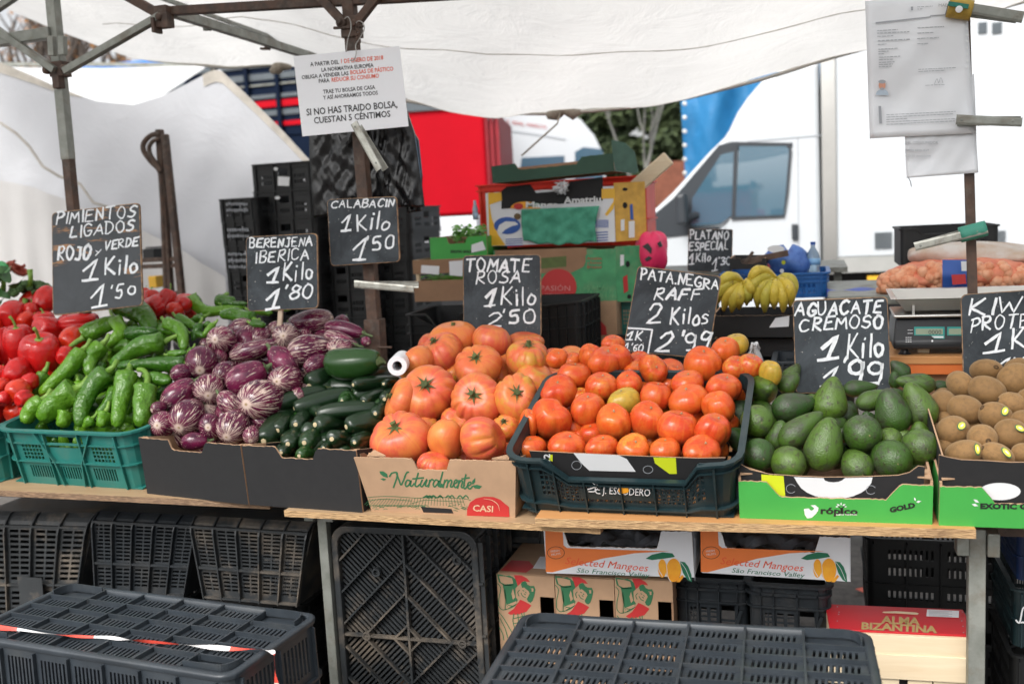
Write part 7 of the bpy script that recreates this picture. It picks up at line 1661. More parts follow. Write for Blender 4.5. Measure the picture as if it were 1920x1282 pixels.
# ================================================================ chalk price boards
def rounded(poly, r, n=4):
    out = []; k = len(poly)
    for i in range(k):
        p = Vector(poly[i]); a = Vector(poly[i-1])-p; b = Vector(poly[(i+1) % k])-p; A = p+a.normalized()*r; B = p+b.normalized()*r
        for j in range(n+1): t = j/n; out.append(tuple(A*(1-t)**2+p*2*t*(1-t)+B*t*t))
    return out
def priceboard(label, poly, Y, lines, mat=None, r=9, lean=8, extra=None, w=None, edge=True, group='black chalk price boards', stake=None, yaw=0):
    cx = sum(p[0] for p in poly)/4; cy = sum(p[1] for p in poly)/4; pl = vplane(cx, cy, Y, lean, yaw); o = thing('price_board', label, 'price board', pl.at(cx, max(p[1] for p in poly)), group)
    P = rounded(poly, r); b = MB(); th = .005
    # the board: slate face, pale worn rim, wood back
    F = [pl.at(x, y, 0) for x, y in P]; c = sum(F, Vector())/len(F); I = [c+(p-c)*.982 for p in F]; n = len(F); back = [p-pl.n*th for p in F]; I2 = [p+pl.n*.0012 for p in I]
    b.add(F+I2+back, [tuple(n+i for i in range(n))]+[(i, (i+1) % n, n+(i+1) % n, n+i) for i in range(n)]+[((i+1) % n, i, 2*n+i, 2*n+(i+1) % n) for i in range(n)]+[tuple(2*n+i for i in range(n-1, -1, -1))], [0]+[1]*n+[1]*n+[1])
    b.build('panel', [mat or m_slate, m_slateedge], o, recalc=True)
    p2 = Plane(pl.P0+pl.n*.0016, pl.n); b = MB(); rr = random.Random(len(label))
    for (t, x, y, h, ang, sl, W, sw) in lines: chalk(b, p2, t, x, y, h, ang, sl, sw or h*.14, rnd=rr, W=W)
    for pts in extra or []: stroke2d(b, [Vector(p) for p in pts], 3.2, lambda X, Y_: p2.at(X, Y_, .0007), rr, 0, 0, .12)
    b.build('chalk_writing', m_chalk, o)
    if stake:
        (xa, ya), (xb, yb), wd, mt = stake; b = MB(); b.bar(pl.at(xa, ya, -.009), pl.at(xb, yb, -.009), wd, .008, pl.n); b.build('stake', mt, o)
    return o
# (text, x, y baseline, height, angle, slant, x-stretch, stroke)
priceboard('chalk price board reading Pimientos ligados rojo y verde 1 kilo 1,50', [(97,399),(262,380),(268,573),(99,592)], 2.62,
 [('PIMIENTOS',104,421,22,6,.1,152,3.6),('LIGADOS',131,447,21,7,.1,122,3.4),('ROJO',108,488,24,4,.15,62,4.4),('y',178,476,12,8,0,10,2),('VERDE',196,469,16,8,.1,64,3.2),('1',152,527,36,8,.1,36,5),('Kilo',196,516,30,6,.05,62,4.2),('1',170,581,40,10,.1,36,5.2),("'5",208,560,25,8,.1,24,3.6),('0',240,552,15,8,0,15,3.4)], m_slateworn)
priceboard('chalk price board reading Berenjena Iberica 1 kilo 1,80 on a thin wooden stake', [(461,444),(595,437),(597,578),(464,584)], 2.66,
 [('BERENJENA',468,465,17,2,.08,118,3.0),('IBERICA',479,492,20,4,.1,102,3.0),('1',499,532,31,5,.12,27,4.2),('Kilo',530,527,31,3,.02,55,4.0),('1',499,579,34,6,.12,30,4.4),("'80",531,561,25,4,.08,58,3.8)], stake=((527,575),(524,622),.014,m_palewood))
priceboard('chalk price board reading Calabacin 1 kilo 1,50 fixed to the brown pole', [(613,374),(744,368),(750,491),(620,499)], 2.72,
 [('CALABACIN',621,390,14,1,.1,119,2.8),('1',639,433,28,3,.1,21,4.0),('Kilo',670,431,29,2,.05,60,3.8),('1',660,487,38,4,.12,30,4.2),("'50",690,470,26,7,.0,48,3.6)])
priceboard('chalk price board reading Tomate Rosa 1 kilo 2,50 above the pink tomatoes', [(868,479),(1014,477),(1015,632),(869,628)], 2.86,
 [('TOMATE',873,508,23,-1,.1,122,4.0),('ROSA',892,532,22,3,.12,86,3.6),('1',908,576,34,2,.16,26,5),('Kilo',940,572,31,1,.02,63,4.2),('2',912,611,27,-2,.1,30,4.2),("'50",943,608,26,2,.08,62,4.4)])
priceboard('chalk price board reading Pata Negra Raff 2 kilos 2,99, tilted clockwise', [(1196,498),(1353,518),(1328,673),(1168,658)], 2.80,
 [('PATA.NEGRA',1201,523,20,-8,.1,148,3.4),('RAFF',1226,562,22,-1,.2,92,3.8),('2',1211,606,34,1,.3,38,4.4),('Kilos',1256,606,30,-2,.15,74,4.0),('2',1228,660,40,1,.35,42,5.4),("'99",1274,656,34,2,.10,58,5.0),('1K',1174,637,16,-3,.16,32,2.8),("1'60",1171,656,14,-5,.16,35,2.6)], extra=[[(1178,615),(1200,616),(1223,618)],[(1223,618),(1219,640),(1215,662)]])
priceboard('chalk price board reading Aguacate Cremoso 1 kilo 1,99 behind the avocados', [(1486,563),(1664,556),(1672,732),(1492,738)], 2.66,
 [('AGUACATE',1491,592,24,2,.1,164,4.6),('CREMOSO',1499,621,23,3,.1,158,4.2),('1',1535,676,42,3,.12,42,6),('Kilo',1589,669,42,3,.02,66,5),('1',1538,726,38,4,.15,38,5),("'99",1577,720,44,3,.05,80,5.6)])
priceboard('chalk price board reading Kiwi Proteo 1 kilo at the right picture edge', [(1801,552),(1975,540),(1985,712),(1806,718)], 2.66,
 [('KIWI',1817,592,29,3,.12,118,4.8),('PROTEO',1819,622,26,5,.1,136,3.8),('1',1845,662,36,8,.1,44,4.8),('Kilo',1898,652,34,5,.05,80,4.4),('1',1866,706,34,6,.15,32,5),("'99",1898,704,32,5,.05,70,5)], r=13)
priceboard('small dark chalk board reading Platano especial 1 kilo 1,30 behind the bananas', [(1291,429),(1374,430),(1372,512),(1289,508)], 3.72,
 [('PLATANO',1294,448,15,0,.08,72,2.6),('ESPECIAL',1292,470,15,2,.1,74,2.6),('1',1292,496,20,3,.1,11,3),('Kilo',1305,492,16,6,.08,28,2.6),('1',1335,507,24,4,.1,12,2.8),("'30",1347,498,15,4,.05,24,2.4)], r=3)

# ================================================================ white notice, hook and black bags
pn = vplane(660,170,2.70,3); nt_ = thing('notice_sign', 'white laminated notice about plastic bags hanging on the centre pole', 'sign', pn.at(660,250))
b = MB(); b.prism([pn.at(*p) for p in [(550,106),(749,87),(766,237),(567,256)]], -pn.n*.0016); b.build('notice_panel', m_paper, nt_, recalc=True)
kx = 5.9
T = [('A PARTIR DEL',582,125,54,8,m_blackp),('1 DE ENERO DE 2018',640,119,79,8,m_redtext),('LA NORMATIVA EUROPEA',603,135,98,7.5,m_blackp),('OBLIGA A VENDER LAS',566,149,88,7.5,m_blackp),('BOLSAS DE PÁSTICO',657,140,81,8,m_redtext),('PARA',598,156,20,7.5,m_blackp),('REDUCIR SU CONSUMO',622,154,89,8,m_redtext),
     ('TRAE TU BOLSA DE CASA',606,176,98,7.5,m_blackp),('Y ASÍ AHORRAMOS TODOS',606,187,103,7.5,m_blackp),('SI NO HAS TRAIDO BOLSA,',575,217,171,13,m_blackp),('CUESTAN 5 CÉNTIMOS',589,232,144,12,m_blackp)]
bk_, rd_ = MB(), MB()
for (t, x, y, w, h, mm) in T: text_px(bk_ if mm is m_blackp else rd_, pn, t, x, y, w, h, ang=5.2, off=.0006, bold=.02)
bk_.build('black_lettering', m_blackp, nt_); rd_.build('red_lettering', m_redtext, nt_)
b = MB(); b.tube(smooth_pts([pn.at(*p, .012) for p in [(649,98),(652,75),(658,55),(657,40),(652,32),(646,36)]], 5), .0016, 6); b.tube(smooth_pts([pn.at(*p, .012) for p in [(656,114),(664,112),(668,100),(667,85),(676,70),(683,55),(680,43),(672,40),(668,44)]], 5), .0016, 6); tag(b.build('wire_hook', m_wire, None, smooth=True), 'bent wire hook holding the white notice on the pole', 'hook')
def bag_sheet(name, label, poly_l, poly_r, Y, seed, nx=36, ny=44, amp=.008):
    """hanging bag: left and right edge point lists from top to bottom"""
    L = resample([PY(x, y, Y) for x, y in poly_l], ny); R = resample([PY(x, y, Y) for x, y in poly_r], ny)
    def fn(u, v):
        a = interp(L, v); b = interp(R, v); p = a.lerp(b, u); k = min(1, 6*u, 6*(1-u)); p.y -= (amp*(math.sin(u*11+seed+v*2)*.6+nz(u*5, v*4, 1.6, seed)+.5*nz(u*9, v*11, 1.3, seed+2)))*k+.012*math.sin(PI*u); return p
    mb = MB(); mb.sheet(fn, nx, ny, .012, (0,1,0)); o = mb.build(name, m_bag, None, smooth=True, recalc=True, loc=fn(.5, .5)); return tag(o, label, 'bag', 'black bin bags on the centre pole')
bag_sheet('black_bag', 'black crumpled plastic bag hanging behind the white notice, left one', [(579,230),(580,300),(584,360),(588,408)], [(702,225),(712,290),(720,340),(730,385)], 2.86, 1)
bag_sheet('black_bag', 'black crumpled plastic bag hanging behind the white notice, right one', [(690,215),(700,280),(712,340),(722,388)], [(762,210),(776,250),(786,320),(794,388)], 2.84, 4, nx=26)
bag_sheet('black_bag', 'narrow fold of black plastic bag behind the other two', [(735,225),(745,300),(756,360),(764,400)], [(770,240),(783,262),(790,330),(788,396)], 2.88, 7, nx=16)
# ---- spring clamps
def clamp(label, a, b, Y, w, mats, handle=None, two=True, spread=5):
    A = PY(*a, Y); B = PY(*b, Y); o = thing('spring_clamp', label, 'clamp', A, 'steel spring clamps on the poles'); d = (B-A).normalized(); n = Vector((0,-1,0)); sd = d.cross(n).normalized()
    L = (B-A).length; f = Fr(A, d, sd, d.cross(sd))
    for i, s_ in enumerate((1, -1) if two else (1,)):
        m = MB(); V = []; k = 12; sh = [(-.5,.0),(-.5,.5),(-.3,.62),(.3,.62),(.5,.5),(.5,.0)]
        for q in range(k+1):
            t = q/k; ww = w*(1-.12*t); cc = A+d*(L*t*(1 if i == 0 else .96)+(0 if i == 0 else L*.05))+n*(.012 if i == 0 else -.010)*(1)+sd*(spread*.001*(t-.3)*(1 if i == 0 else -1))
            for (x, y) in sh: V.append(cc+sd*x*ww+n*(y*w*.45)*s_)
        ns = len(sh); F = [(q*ns+j, q*ns+j+1, (q+1)*ns+j+1, (q+1)*ns+j) for q in range(k) for j in range(ns-1)]
        m.add(V, F); ob = m.build('jaw', mats, o, smooth=False); so = ob.modifiers.new('thick', 'SOLIDIFY'); so.thickness = .0015; so.offset = 0
    for t in (.08, .86):
        m = MB(); c = A+d*L*t+n*(.012+w*.28); m.lathe(Fr(c, d, sd, n), [(w*.16,-.002),(w*.16,.001),(w*.08,.0016)], 10); m.build('rivet', m_galv, o)
    if handle:
        t0, t1, mt = handle; m = MB(); m.tube([A+d*L*(t0+(t1-t0)*k/6) for k in range(7)], [w*.98*(1+.03*math.sin(k*3)) for k in range(7)], 14); m.build('rubber_sleeve', mt, o, smooth=True)
    return o
clamp('steel spring clamp gripping the foot of the white notice', (667,232), (717,318), 2.62, .020, m_clamp)
clamp('galvanised spring clamp across the pole under the Calabacin board', (669,533), (780,538), 2.66, .020, m_clamp, spread=8)
def _sleeve(name, c1, c2):
    t = NT(name); v = t.co(False); w1 = t.n('ShaderNodeTexWave', Vector=t.n('ShaderNodeMapping', Vector=v, Rotation=(0,.8,0)).outputs[0], Scale=90.0).outputs[1]; w2 = t.n('ShaderNodeTexWave', Vector=t.n('ShaderNodeMapping', Vector=v, Rotation=(0,-.8,0)).outputs[0], Scale=90.0).outputs[1]
    return t.fin(t.bsdf(t.mix(t.ramp(t.math('MAXIMUM', w1, w2), .82, .92), c1, c2), .6))
m_mesh_sl = _sleeve('green_net_sleeve', (.01,.14,.10), (.10,.42,.30))
clamp('steel clamp with green net sleeve on the right pole', (1714,463), (1849,428), 2.67, .020, m_clamp, (.64, 1.0, m_mesh_sl), spread=3)
clamp('rusty steel clamp holding the lower document on the right pole', (1791,226), (1914,228), 2.67, .022, m_galv, spread=4)
cl = clamp('steel clamp with ochre and green sleeve at the top of the right pole', (1916,34), (1778,14), 2.67, .024, m_galv, (.68, 1.0, m_ylbl), spread=4)
b = MB(); A = PY(1798,18,2.635); b.lathe(Fr(A, (1,0,0), (0,0,1), (0,-1,0)), [(.008,0),(.008,.003),(.003,.004)], 12); b.build('washer', m_whitep, cl)
b = MB(); A0, B0 = PY(1778,7,2.638), PY(1816,13,2.638); b.bar(A0, B0, .004, .010); b.build('green_stripe', m_teallbl, cl)

# ================================================================ documents on the right pole
def docsheet(label, poly, Y, yaw=0):
    pl = vplane(poly[0][0], poly[0][1], Y, 0, yaw); o = thing('document', label, 'document', pl.at(*poly[3]), 'papers clamped to the right pole'); c = [pl.at(*p) for p in poly]
    def fn(u, v): p = c[0].lerp(c[1], u).lerp(c[3].lerp(c[2], u), v); p.y -= .004*nz(u*4, v*5, 1.1, Y)+.003*math.sin(v*7); return p
    b = MB(); b.sheet(fn, 16, 22, .0015, (0,1,0)); b.build('sleeve', m_docpaper, o, smooth=True, recalc=True); return o, Plane(pl.P0-Vector((0,.008,0)), pl.n)
o, pd = docsheet('large official permit with small portrait photo in a plastic sleeve', [(1622,2),(1812,-6),(1828,250),(1631,260)], 2.69)
b = MB()
def rows(x, y, ws, dy, h=2.0, ang=3.0, skew=.03):
    for i, w in enumerate(ws):
        yy = y+i*dy; xx = x
        while xx < x+w:
            ww = random.Random(int(xx*7+yy*3)).uniform(3, 9); ww = min(ww, x+w-xx); poly_px(b, pd, [(xx, yy-(xx-x)*.05), (xx+ww, yy-(xx+ww-x)*.05), (xx+ww, yy+h-(xx+ww-x)*.05), (xx, yy+h-(xx-x)*.05)]); xx += ww+1.4
rows(1645,57,(38,60),5,1.6); rows(1645,68,(30,),4,1.4); rows(1646,76,(60,),4,1.8); rows(1646,83,(16,),4,1.4); rows(1647,92,(36,20,10),4.5,1.4); rows(1648,107,(40,26),5,1.4); rows(1648,117,(30,26,24),4,1.4); rows(1722,130,(70,50),4,1.3); rows(1662,215,(130,125,40,128,128),4.5,1.2); rows(1735,160,(36,),3,1.0); rows(1720,52,(50,30,40,20),10,1.2); rows(1720,13,(14,10),4,1.2); rows(1735,12,(14,),4,1.2)
poly_px(b, pd, [(1642,42),(1745,31),(1745,33),(1642,45)]); poly_px(b, pd, [(1744,29),(1780,27),(1780,29),(1744,31)]); poly_px(b, pd, [(1647,199),(1652,199),(1654,232),(1649,232)]); poly_px(b, pd, [(1708,13),(1712,13),(1712,20),(1708,20)])
text_px(b, pd, 'MADRID', 1760, 13, 32, 6); line_px(b, pd, [(1752,158),(1757,148),(1760,156),(1764,146),(1768,156)], .8)
b.build('print', m_greyp, o)
b = MB(); poly_px(b, pd, [(1642,178),(1644,172),(1650,168),(1660,168),(1665,173),(1666,179)], .0006); b.build('portrait_shirt', simple('pale_blue_print', (.5,.6,.7), .6), o)
b = MB(); poly_px(b, pd, arc(1654,160,6.5,9), .0008); b.build('portrait_face', simple('face_print', (.62,.30,.20), .6, .1, 200), o)
b = MB(); poly_px(b, pd, arc(1654,153.5,7,3.5), .0010); poly_px(b, pd, arc(1654,167,4,2.6), .0010); b.build('portrait_hair', m_greyp, o)
o2, pd2 = docsheet('smaller faded consumer notice below the large permit', [(1696,248),(1826,138),(1834,324),(1700,334)], 2.70)
b = MB(); text_px(b, Plane(pd2.P0+Vector((0,-.001,0)), pd2.n), 'DEL CONSUMIDOR', 1697, 270, 62, 5); text_px(b, pd2, 'OPEN REQUEST', 1697, 284, 45, 4); text_px(b, pd2, 'a 20 33 disposicion', 1697, 294, 48, 4); b.build('print', m_greyp, o2)
b = MB(); b.tube([PY(1703,333,2.53), PY(1707,340,2.53), PY(1709,350,2.53)], .0012, 5); b.build('thread', m_greyp, o2)
b = MB()
for i in range(9): poly_px(b, pd, arc(1814, 30+i*12, 1.6, 2.4, n=8), .0006)
b.build('punch_hole', m_whitep, o)

# ================================================================ hand truck
ht = thing('hand_truck', 'rusty dark hand truck with loop handle leaning behind the red peppers', 'hand truck', PY(330,600,3.9)); Y = 3.9
b = MB(); b.bar(PY(299,243,Y), PY(322,590,Y), .030, .03, (0,1,0)); b.build('upright', m_rust, ht, bevel=.004); b = MB(); b.bar(PY(309,252,Y-.02), PY(345,590,Y-.02), .028, .03, (0,1,0)); b.build('upright', m_rust, ht, bevel=.004)
b = MB(); b.tube(smooth_pts([PY(x, y, Y-.01) for x, y in [(300,252),(284,254),(270,268),(270,284),(284,304),(300,322),(304,360),(308,460),(312,560)]], 5), .012, 8); b.tube(smooth_pts([PY(x, y, Y-.03) for x, y in [(298,262),(288,264),(280,275),(282,290),(292,306),(302,322)]], 5), .010, 8); b.build('loop_handle', m_rust, ht, smooth=True)
for yy in (488, 500, 552): b = MB(); b.bar(PY(268,yy,Y), PY(340,yy-3,Y), .016, .02); b.build('crossbar', m_rust, ht)
for x in (282, 350): b = MB(); p = PY(x, 640, Y+.05); b.lathe(Fr(p, (0,1,0), (0,0,1), (1,0,0)), [(.10,0),(.12,.01),(.12,.03),(.10,.04)], 18); b.build('wheel', m_rubber, ht)
b = MB(); f = frame_yaw(PY(268,487,4.0), 0); b.box(f, 0, .065, 0, .1, 0, .05); b.box(f, .01, .05, .01, .09, .052, .058); tag(b.build('dark_box', m_bgblack, None, bevel=.004), 'small dark box on the rack beside the hand truck', 'box')
b = MB(); f = frame_yaw(PY(279,540,4.0), 0); b.box(f, 0, .045, 0, .06, 0, .055); yb = tag(b.build('yellow_packet', m_yellowcard, None, bevel=.004), 'small yellow packet beside the hand truck', 'packet')
# red net and green disc behind the broccoli
b = MB(); rr = random.Random(3)
c = PY(28,500,3.4); b.grid(lambda u, v: c+Vector((.07*(u-.5)+.015*math.sin(v*7), .02*math.sin(u*9), .04*(v-.5)+.03*math.sin(u*6)*u)), 14, 8); o_ = tag(b.build('red_net', simple('red_net', (.45,.09,.06), .7), None, smooth=True, loc=c), 'crumpled red net behind the broccoli', 'net'); so = o_.modifiers.new('s', 'SOLIDIFY'); so.thickness = .006
b = MB(); p = PY(4,508,3.35); b.lathe(Fr(p, (1,0,0), (0,0,1), (0,-1,0)), [(.04,0),(.042,.004),(.042,.012),(.02,.016)], 24); tag(b.build('green_disc', simple('green_lid_plastic', (.02,.35,.08), .4), None, smooth=False), 'round green plastic disc at the left picture edge', 'disc')

# ================================================================ stacks of black crates behind
gB = 'black crates stacked behind the aubergines'
def bgcrate(label, px0, px1, py0, py1, Y, dp=.4, mat=m_bgblack, white=False, group=gB):
    P = PY(px0, py1, Y); Q = PY(px1, py1, Y); T_ = PY(px0, py0, Y); w = Q.x-P.x; h = T_.z-P.z; f = frame_yaw(P, 0)
    o = crate('black_crate', label, f, w, dp, h*.985, mat, 'crate', group, .02, .0, fields=[('all',.08,.30,.18,.62,4,2,.55),('all',.40,.60,.55,.80,1,1,.95),('all',.70,.92,.18,.62,4,2,.55),('all',.40,.60,.15,.40,5,1,.55)], ribs={'front':(.0,.34,.66,1.0),'left':lin(4)}, bands=((.10,.006,.004),(.86,.006,.004)), rim=.010, base=None)
    return o
def stack(x0, x1, ys, Y, lab, dx=0, dp=.4):
    n = len(ys)-1
    for i in range(n): bgcrate('%s crate from the top of %s' % (['topmost','second','third','fourth','fifth','sixth','seventh','eighth'][i], lab), x0+dx*i, x1+dx*i, ys[i], ys[i+1], Y, dp)
stack(414, 482, [374,416,462,508,554,600,648], 4.0, 'the lower left black stack', 5)
stack(476, 590, [309,360,412,464,516,568,622,680], 4.1, 'the tall middle black stack', 3)
stack(583, 690, [395,440,492,544,596,648,700], 4.2, 'the black stack behind the brown pole', 3)
stack(672, 772, [392,440,490,540,590,640,690], 4.35, 'the black stack right of the brown pole', 1)
b = MB(); pl = Plane(PY(540,340,4.1)-Vector((0,.016,0)), (0,-1,0)); poly_px(b, pl, [(521,331),(543,332),(542,349),(521,348)], 0); poly_px(b, pl, arc(517,317,4,3), 0); poly_px(b, pl, arc(520,371,5,3), 0)
t_ = [x for x in bpy.data.objects if x.get('label') == 'topmost crate from the top of the tall middle black stack'][0]
q = b.build('paper_label', m_whitep, t_)
b = MB(); pl = Plane(PY(440,400,4.0)-Vector((0,.016,0)), (0,-1,0)); rr = random.Random(2)
for k, (yy) in enumerate((380,392,428,440,474,486,498)):
    for j in range(9): x = 424+j*4.6+k*.9; poly_px(b, pl, [(x, yy+rr.uniform(-2,2)), (x+2.6, yy), (x+2.6, yy+rr.uniform(3,7)), (x, yy+5)], 0)
t_ = [x for x in bpy.data.objects if x.get('label') == 'topmost crate from the top of the lower left black stack'][0]
b.build('painted_glints', m_greyp, t_)  # light glints on the crate lattice, painted as flat grey patches

# ================================================================ boxes stacked in the middle distance
def pxbox(name, label, px0, px1, py0, py1, Y, dp, mat, inner, cat='box', group=None, notch_=None, yaw=0, slope=0):
    P = PY(px0, py1, Y); Q = PY(px1, py1+slope, Y); T_ = PY(px0, py0, Y); w = (Q-P).length; h = T_.z-P.z; ux = (Q-P).normalized()
    if yaw: ux = Vector((math.cos(math.radians(yaw)), math.sin(math.radians(yaw)), 0))
    uy = Vector((0,0,1)).cross(ux).normalized(); uz = ux.cross(uy); f = Fr(P, ux, uy, uz)
    return cardbox(name, label, f, w, dp, h, mat, inner, notch(h, h*notch_[0], notch_[1], notch_[2], .03) if notch_ else None, group=group, cat=cat, nu=40), f, w, h
# bottom: brown box with the red badge, under the green box
o, f, w, h = pxbox('brown_box', 'brown box with red badge low behind the green fruit box', 1092,1158,565,662,3.5,.3,m_kraft,m_kraft2)
b = MB(); pl = Plane(f.p(0,-.001,0), (0,-1,0)); poly_px(b, pl, [(1092,596),(1108,594),(1125,600),(1136,612),(1138,628),(1092,628)], .0005); b.build('red_badge', m_redp, o); b = MB(); text_px(b, pl, 'CASI', 1094, 621, 22, 9, off=.001, bold=.02); b.build('badge_lettering', simple('card_coloured_print', (.6,.4,.26), .6), o); b = MB(); poly_px(b, pl, [(1092,567),(1116,568),(1116,585),(1092,584)], .0006); poly_px(b, pl, [(1092,636),(1117,637),(1117,652),(1092,652)], .0006); b.build('hand_hole', m_dark, o)  # hand holes are flat patches with their shade painted dark
plain_crate('teal crate behind the Pata Negra board', 1150, 628, 3.6, .35, .12, m_teal, None, name='teal_crate')
plain_crate('dark green crate low behind the Pata Negra board', 1160, 700, 3.5, .5, .14, m_dkteal, None, name='dark_green_crate')
# green and kraft fruit box
o, f, w, h = pxbox('fruit_box', 'kraft and green printed fruit box with a red circle, in the middle of the stack', 928,1156,470,566,3.52,.30,m_midgreencard,m_kraft2)
pl = Plane(f.p(0,-.001,0), (0,-1,0))
b = MB(); poly_px(b, pl, [(928,470),(1100,464),(1100,487),(1094,500),(1070,512),(1040,512),(928,514)], .0004); b.build('kraft_print', m_kraft2, o)
b = MB(); poly_px(b, pl, arc(1047,538,34,34), .0008); b.build('red_circle', m_redp, o)
b = MB(); poly_px(b, pl, [(1012,484),(1062,480),(1062,500),(1012,504)], .0008); b.build('olive_panel', simple('olive_print', (.11,.15,.04), .6), o)
b = MB(); poly_px(b, pl, [(1098,478),(1128,476),(1130,502),(1098,506)], .0009); b.build('green_patch', m_midgreencard, o)
b = MB(); 
for i in range(3): text_px(b, pl, ['Amables','y frescos','Brazos'][i], 1101, 487+i*8, 27, 5.5, off=.0014)
b.build('red_lettering', m_redp, o)
b = MB(); text_px(b, pl, 'PASIÓN', 1014, 545, 55, 10, off=.0014); text_px(b, pl, 'mediterránea', 1022, 553, 36, 4, off=.0014); text_px(b, pl, 'JHI', 1034, 563, 18, 8, off=.0014); b.build('pale_lettering', simple('faded_pink_print', (.66,.28,.26), .6), o)
b = MB(); rr = random.Random(6)
for i in range(40): x = rr.uniform(1085,1150); y = rr.uniform(540,560); line_px(b, pl, [(x,y),(x+rr.uniform(-3,3),y-6)], 1.2, off=.001, smooth=False)
b.build('grass_print', simple('pale_green_print', (.16,.42,.2), .7), o)
f2 = Fr(f.p(w+.002, 0, 0), (.86,.5,0), (-.5,.86,0), (0,0,1)); b = MB(); b.box(f2, 0, .10, 0, .004, 0, h*1.04); b.build('end_panel', m_midgreencard, o)
b = MB(); pe = Plane(f2.p(0,-.001,0), (.5,-.86,0)); poly_px(b, pe, [(1163,478),(1170,477),(1170,497),(1163,499)], .0006); b.build('paper_label', m_whitep, o); b = MB(); poly_px(b, pe, arc(1177,495,4,6), .0006); poly_px(b, pe, arc(1180,556,4,4), .0006); b.build('hand_hole', m_dark, o); b = MB(); poly_px(b, pe, [(1168,520),(1176,515),(1178,545),(1170,550)], .0006); b.build('red_print', m_redp, o)  # round hand holes: shade painted as dark discs on the panel
# yellow, white and black box
o, f, w, h = pxbox('fruit_box', 'yellow and white fruit box with a black upper panel, above the green one', 915,1154,362,462,3.56,.28,m_whitecard,m_kraft2, slope=-9, notch_=None)
pl = Plane(f.p(0,-.001,0), (0,-1,0))
b = MB(); poly_px(b, pl, [(915,362),(940,361),(941,376),(918,384),(922,410),(934,440),(948,460),(918,461)], .0005); poly_px(b, pl, [(1128,354),(1153,353),(1153,375),(1150,392),(1138,405),(1134,402),(1150,378),(1150,372),(1128,373)], .0005); b.build('yellow_print', m_yellowcard, o)
b = MB(); b.prism([pl.at(x, y, .0) for x, y in [(940,392),(940,358),(950,350),(994,346),(1005,362),(1052,358),(1070,340),(1130,332),(1130,376)]], -pl.n*.004); b.build('black_panel', m_blackcard, o, recalc=True)
b = MB(); poly_px(b, pl, arc(951,423,25,16), .0008); b.build('blue_oval', m_bluep, o); b = MB(); poly_px(b, pl, [(932,433),(936,422),(948,415),(966,416),(972,421),(960,424),(948,430),(940,438)], .0011); b.build('white_swoosh', m_whitep, o)
b = MB(); poly_px(b, pl, arc(970,406,6.5,6), .0010); b.build('brown_seal', simple('brown_print', (.15,.09,.03), .6), o)
b = MB(); poly_px(b, pl, arc(985,391,28,13,180,360), .0030); b.build('fruit_drawing', m_mango, o); b = MB(); poly_px(b, pl, arc(972,387,9,6), .0034); b.build('red_fruit', m_redp, o); b = MB(); poly_px(b, pl, arc(1000,384,14,4), .0034); b.build('leaf_drawing', m_leafp, o)
b = MB(); text_px(b, pl, 'Mango', 986, 389, 62, 11, off=.0036, bold=.03); text_px(b, pl, 'Amatriu', 1057, 382, 70, 13, off=.0036, bold=.03, ang=2); b.build('white_lettering', m_whitep, o)
b = MB()
for i in range(9): poly_px(b, pl, [(1114+i*3.1, 412),(1115.6+i*3.1, 412),(1115.6+i*3.1, 427),(1114+i*3.1, 427)], .0008)
for i in range(4): poly_px(b, pl, [(1106,436+i*5),(1140,434+i*5),(1140,436+i*5),(1106,438+i*5)], .0008); poly_px(b, pl, [(948,448+i*4),(980,447+i*4),(980,448.5+i*4),(948,449.5+i*4)], .0008)
b.build('barcode', m_bluep, o)
f2 = Fr(f.p(w+.002, 0, 0), (.90,.43,0), (-.43,.90,0), (0,0,1)); b = MB(); b.box(f2, 0, .115, 0, .004, .0, h*1.06); b.build('end_panel', simple('amber_print', (.70,.40,.07), .55), o)
b = MB(); pe = Plane(f2.p(0,-.001,0), (.43,-.9,0)); poly_px(b, pe, arc(1172,385,4.5,6), .0006); poly_px(b, pe, arc(1172,355,5,3), .0006); b.build('hand_hole', m_dark, o); b = MB(); poly_px(b, pe, [(1179,415),(1190,414),(1190,445),(1179,446)], .0006); poly_px(b, pe, [(1164,412),(1171,411),(1171,432),(1164,433)], .0006); b.build('white_label', m_whitep, o); b = MB(); poly_px(b, pe, [(1181,384),(1186,382),(1188,412),(1182,412)], .0006); b.build('red_blue_print', m_bluep, o)  # these hand holes too are dark painted discs, not openings
# green rag over its front
b = MB(); Lg = resample([pl.at(978,393,.012), pl.at(978,420,.012), pl.at(982,452,.012)], 16); Rg = resample([pl.at(1124,386,.012), pl.at(1116,420,.012), pl.at(1119,452,.012)], 16)
def rag(u, v): p = interp(Lg, v).lerp(interp(Rg, v), u); p.z += -.012*math.sin(PI*u)*v+.004*math.sin(u*23)*v; p.y -= .006*nz(u*5, v*4, 1.4, 3)+.002*math.sin(u*40)+.004; return p
b.sheet(rag, 40, 16, .004, (0,1,0)); tag(b.build('green_rag', m_greencloth, None, smooth=True, recalc=True, loc=rag(.5,.5)), 'crumpled green cloth hung over the front of the yellow fruit box', 'cloth')
b = MB(); c = PY(1052,352,3.52); rr = random.Random(9); leafy(b, c, .03, .02, .022, 120, .016, rr); tag(b.build('plastic_wrap', m_bagwhite, None, loc=c), 'scrap of clear plastic wrap in the black fruit box', 'plastic wrap')
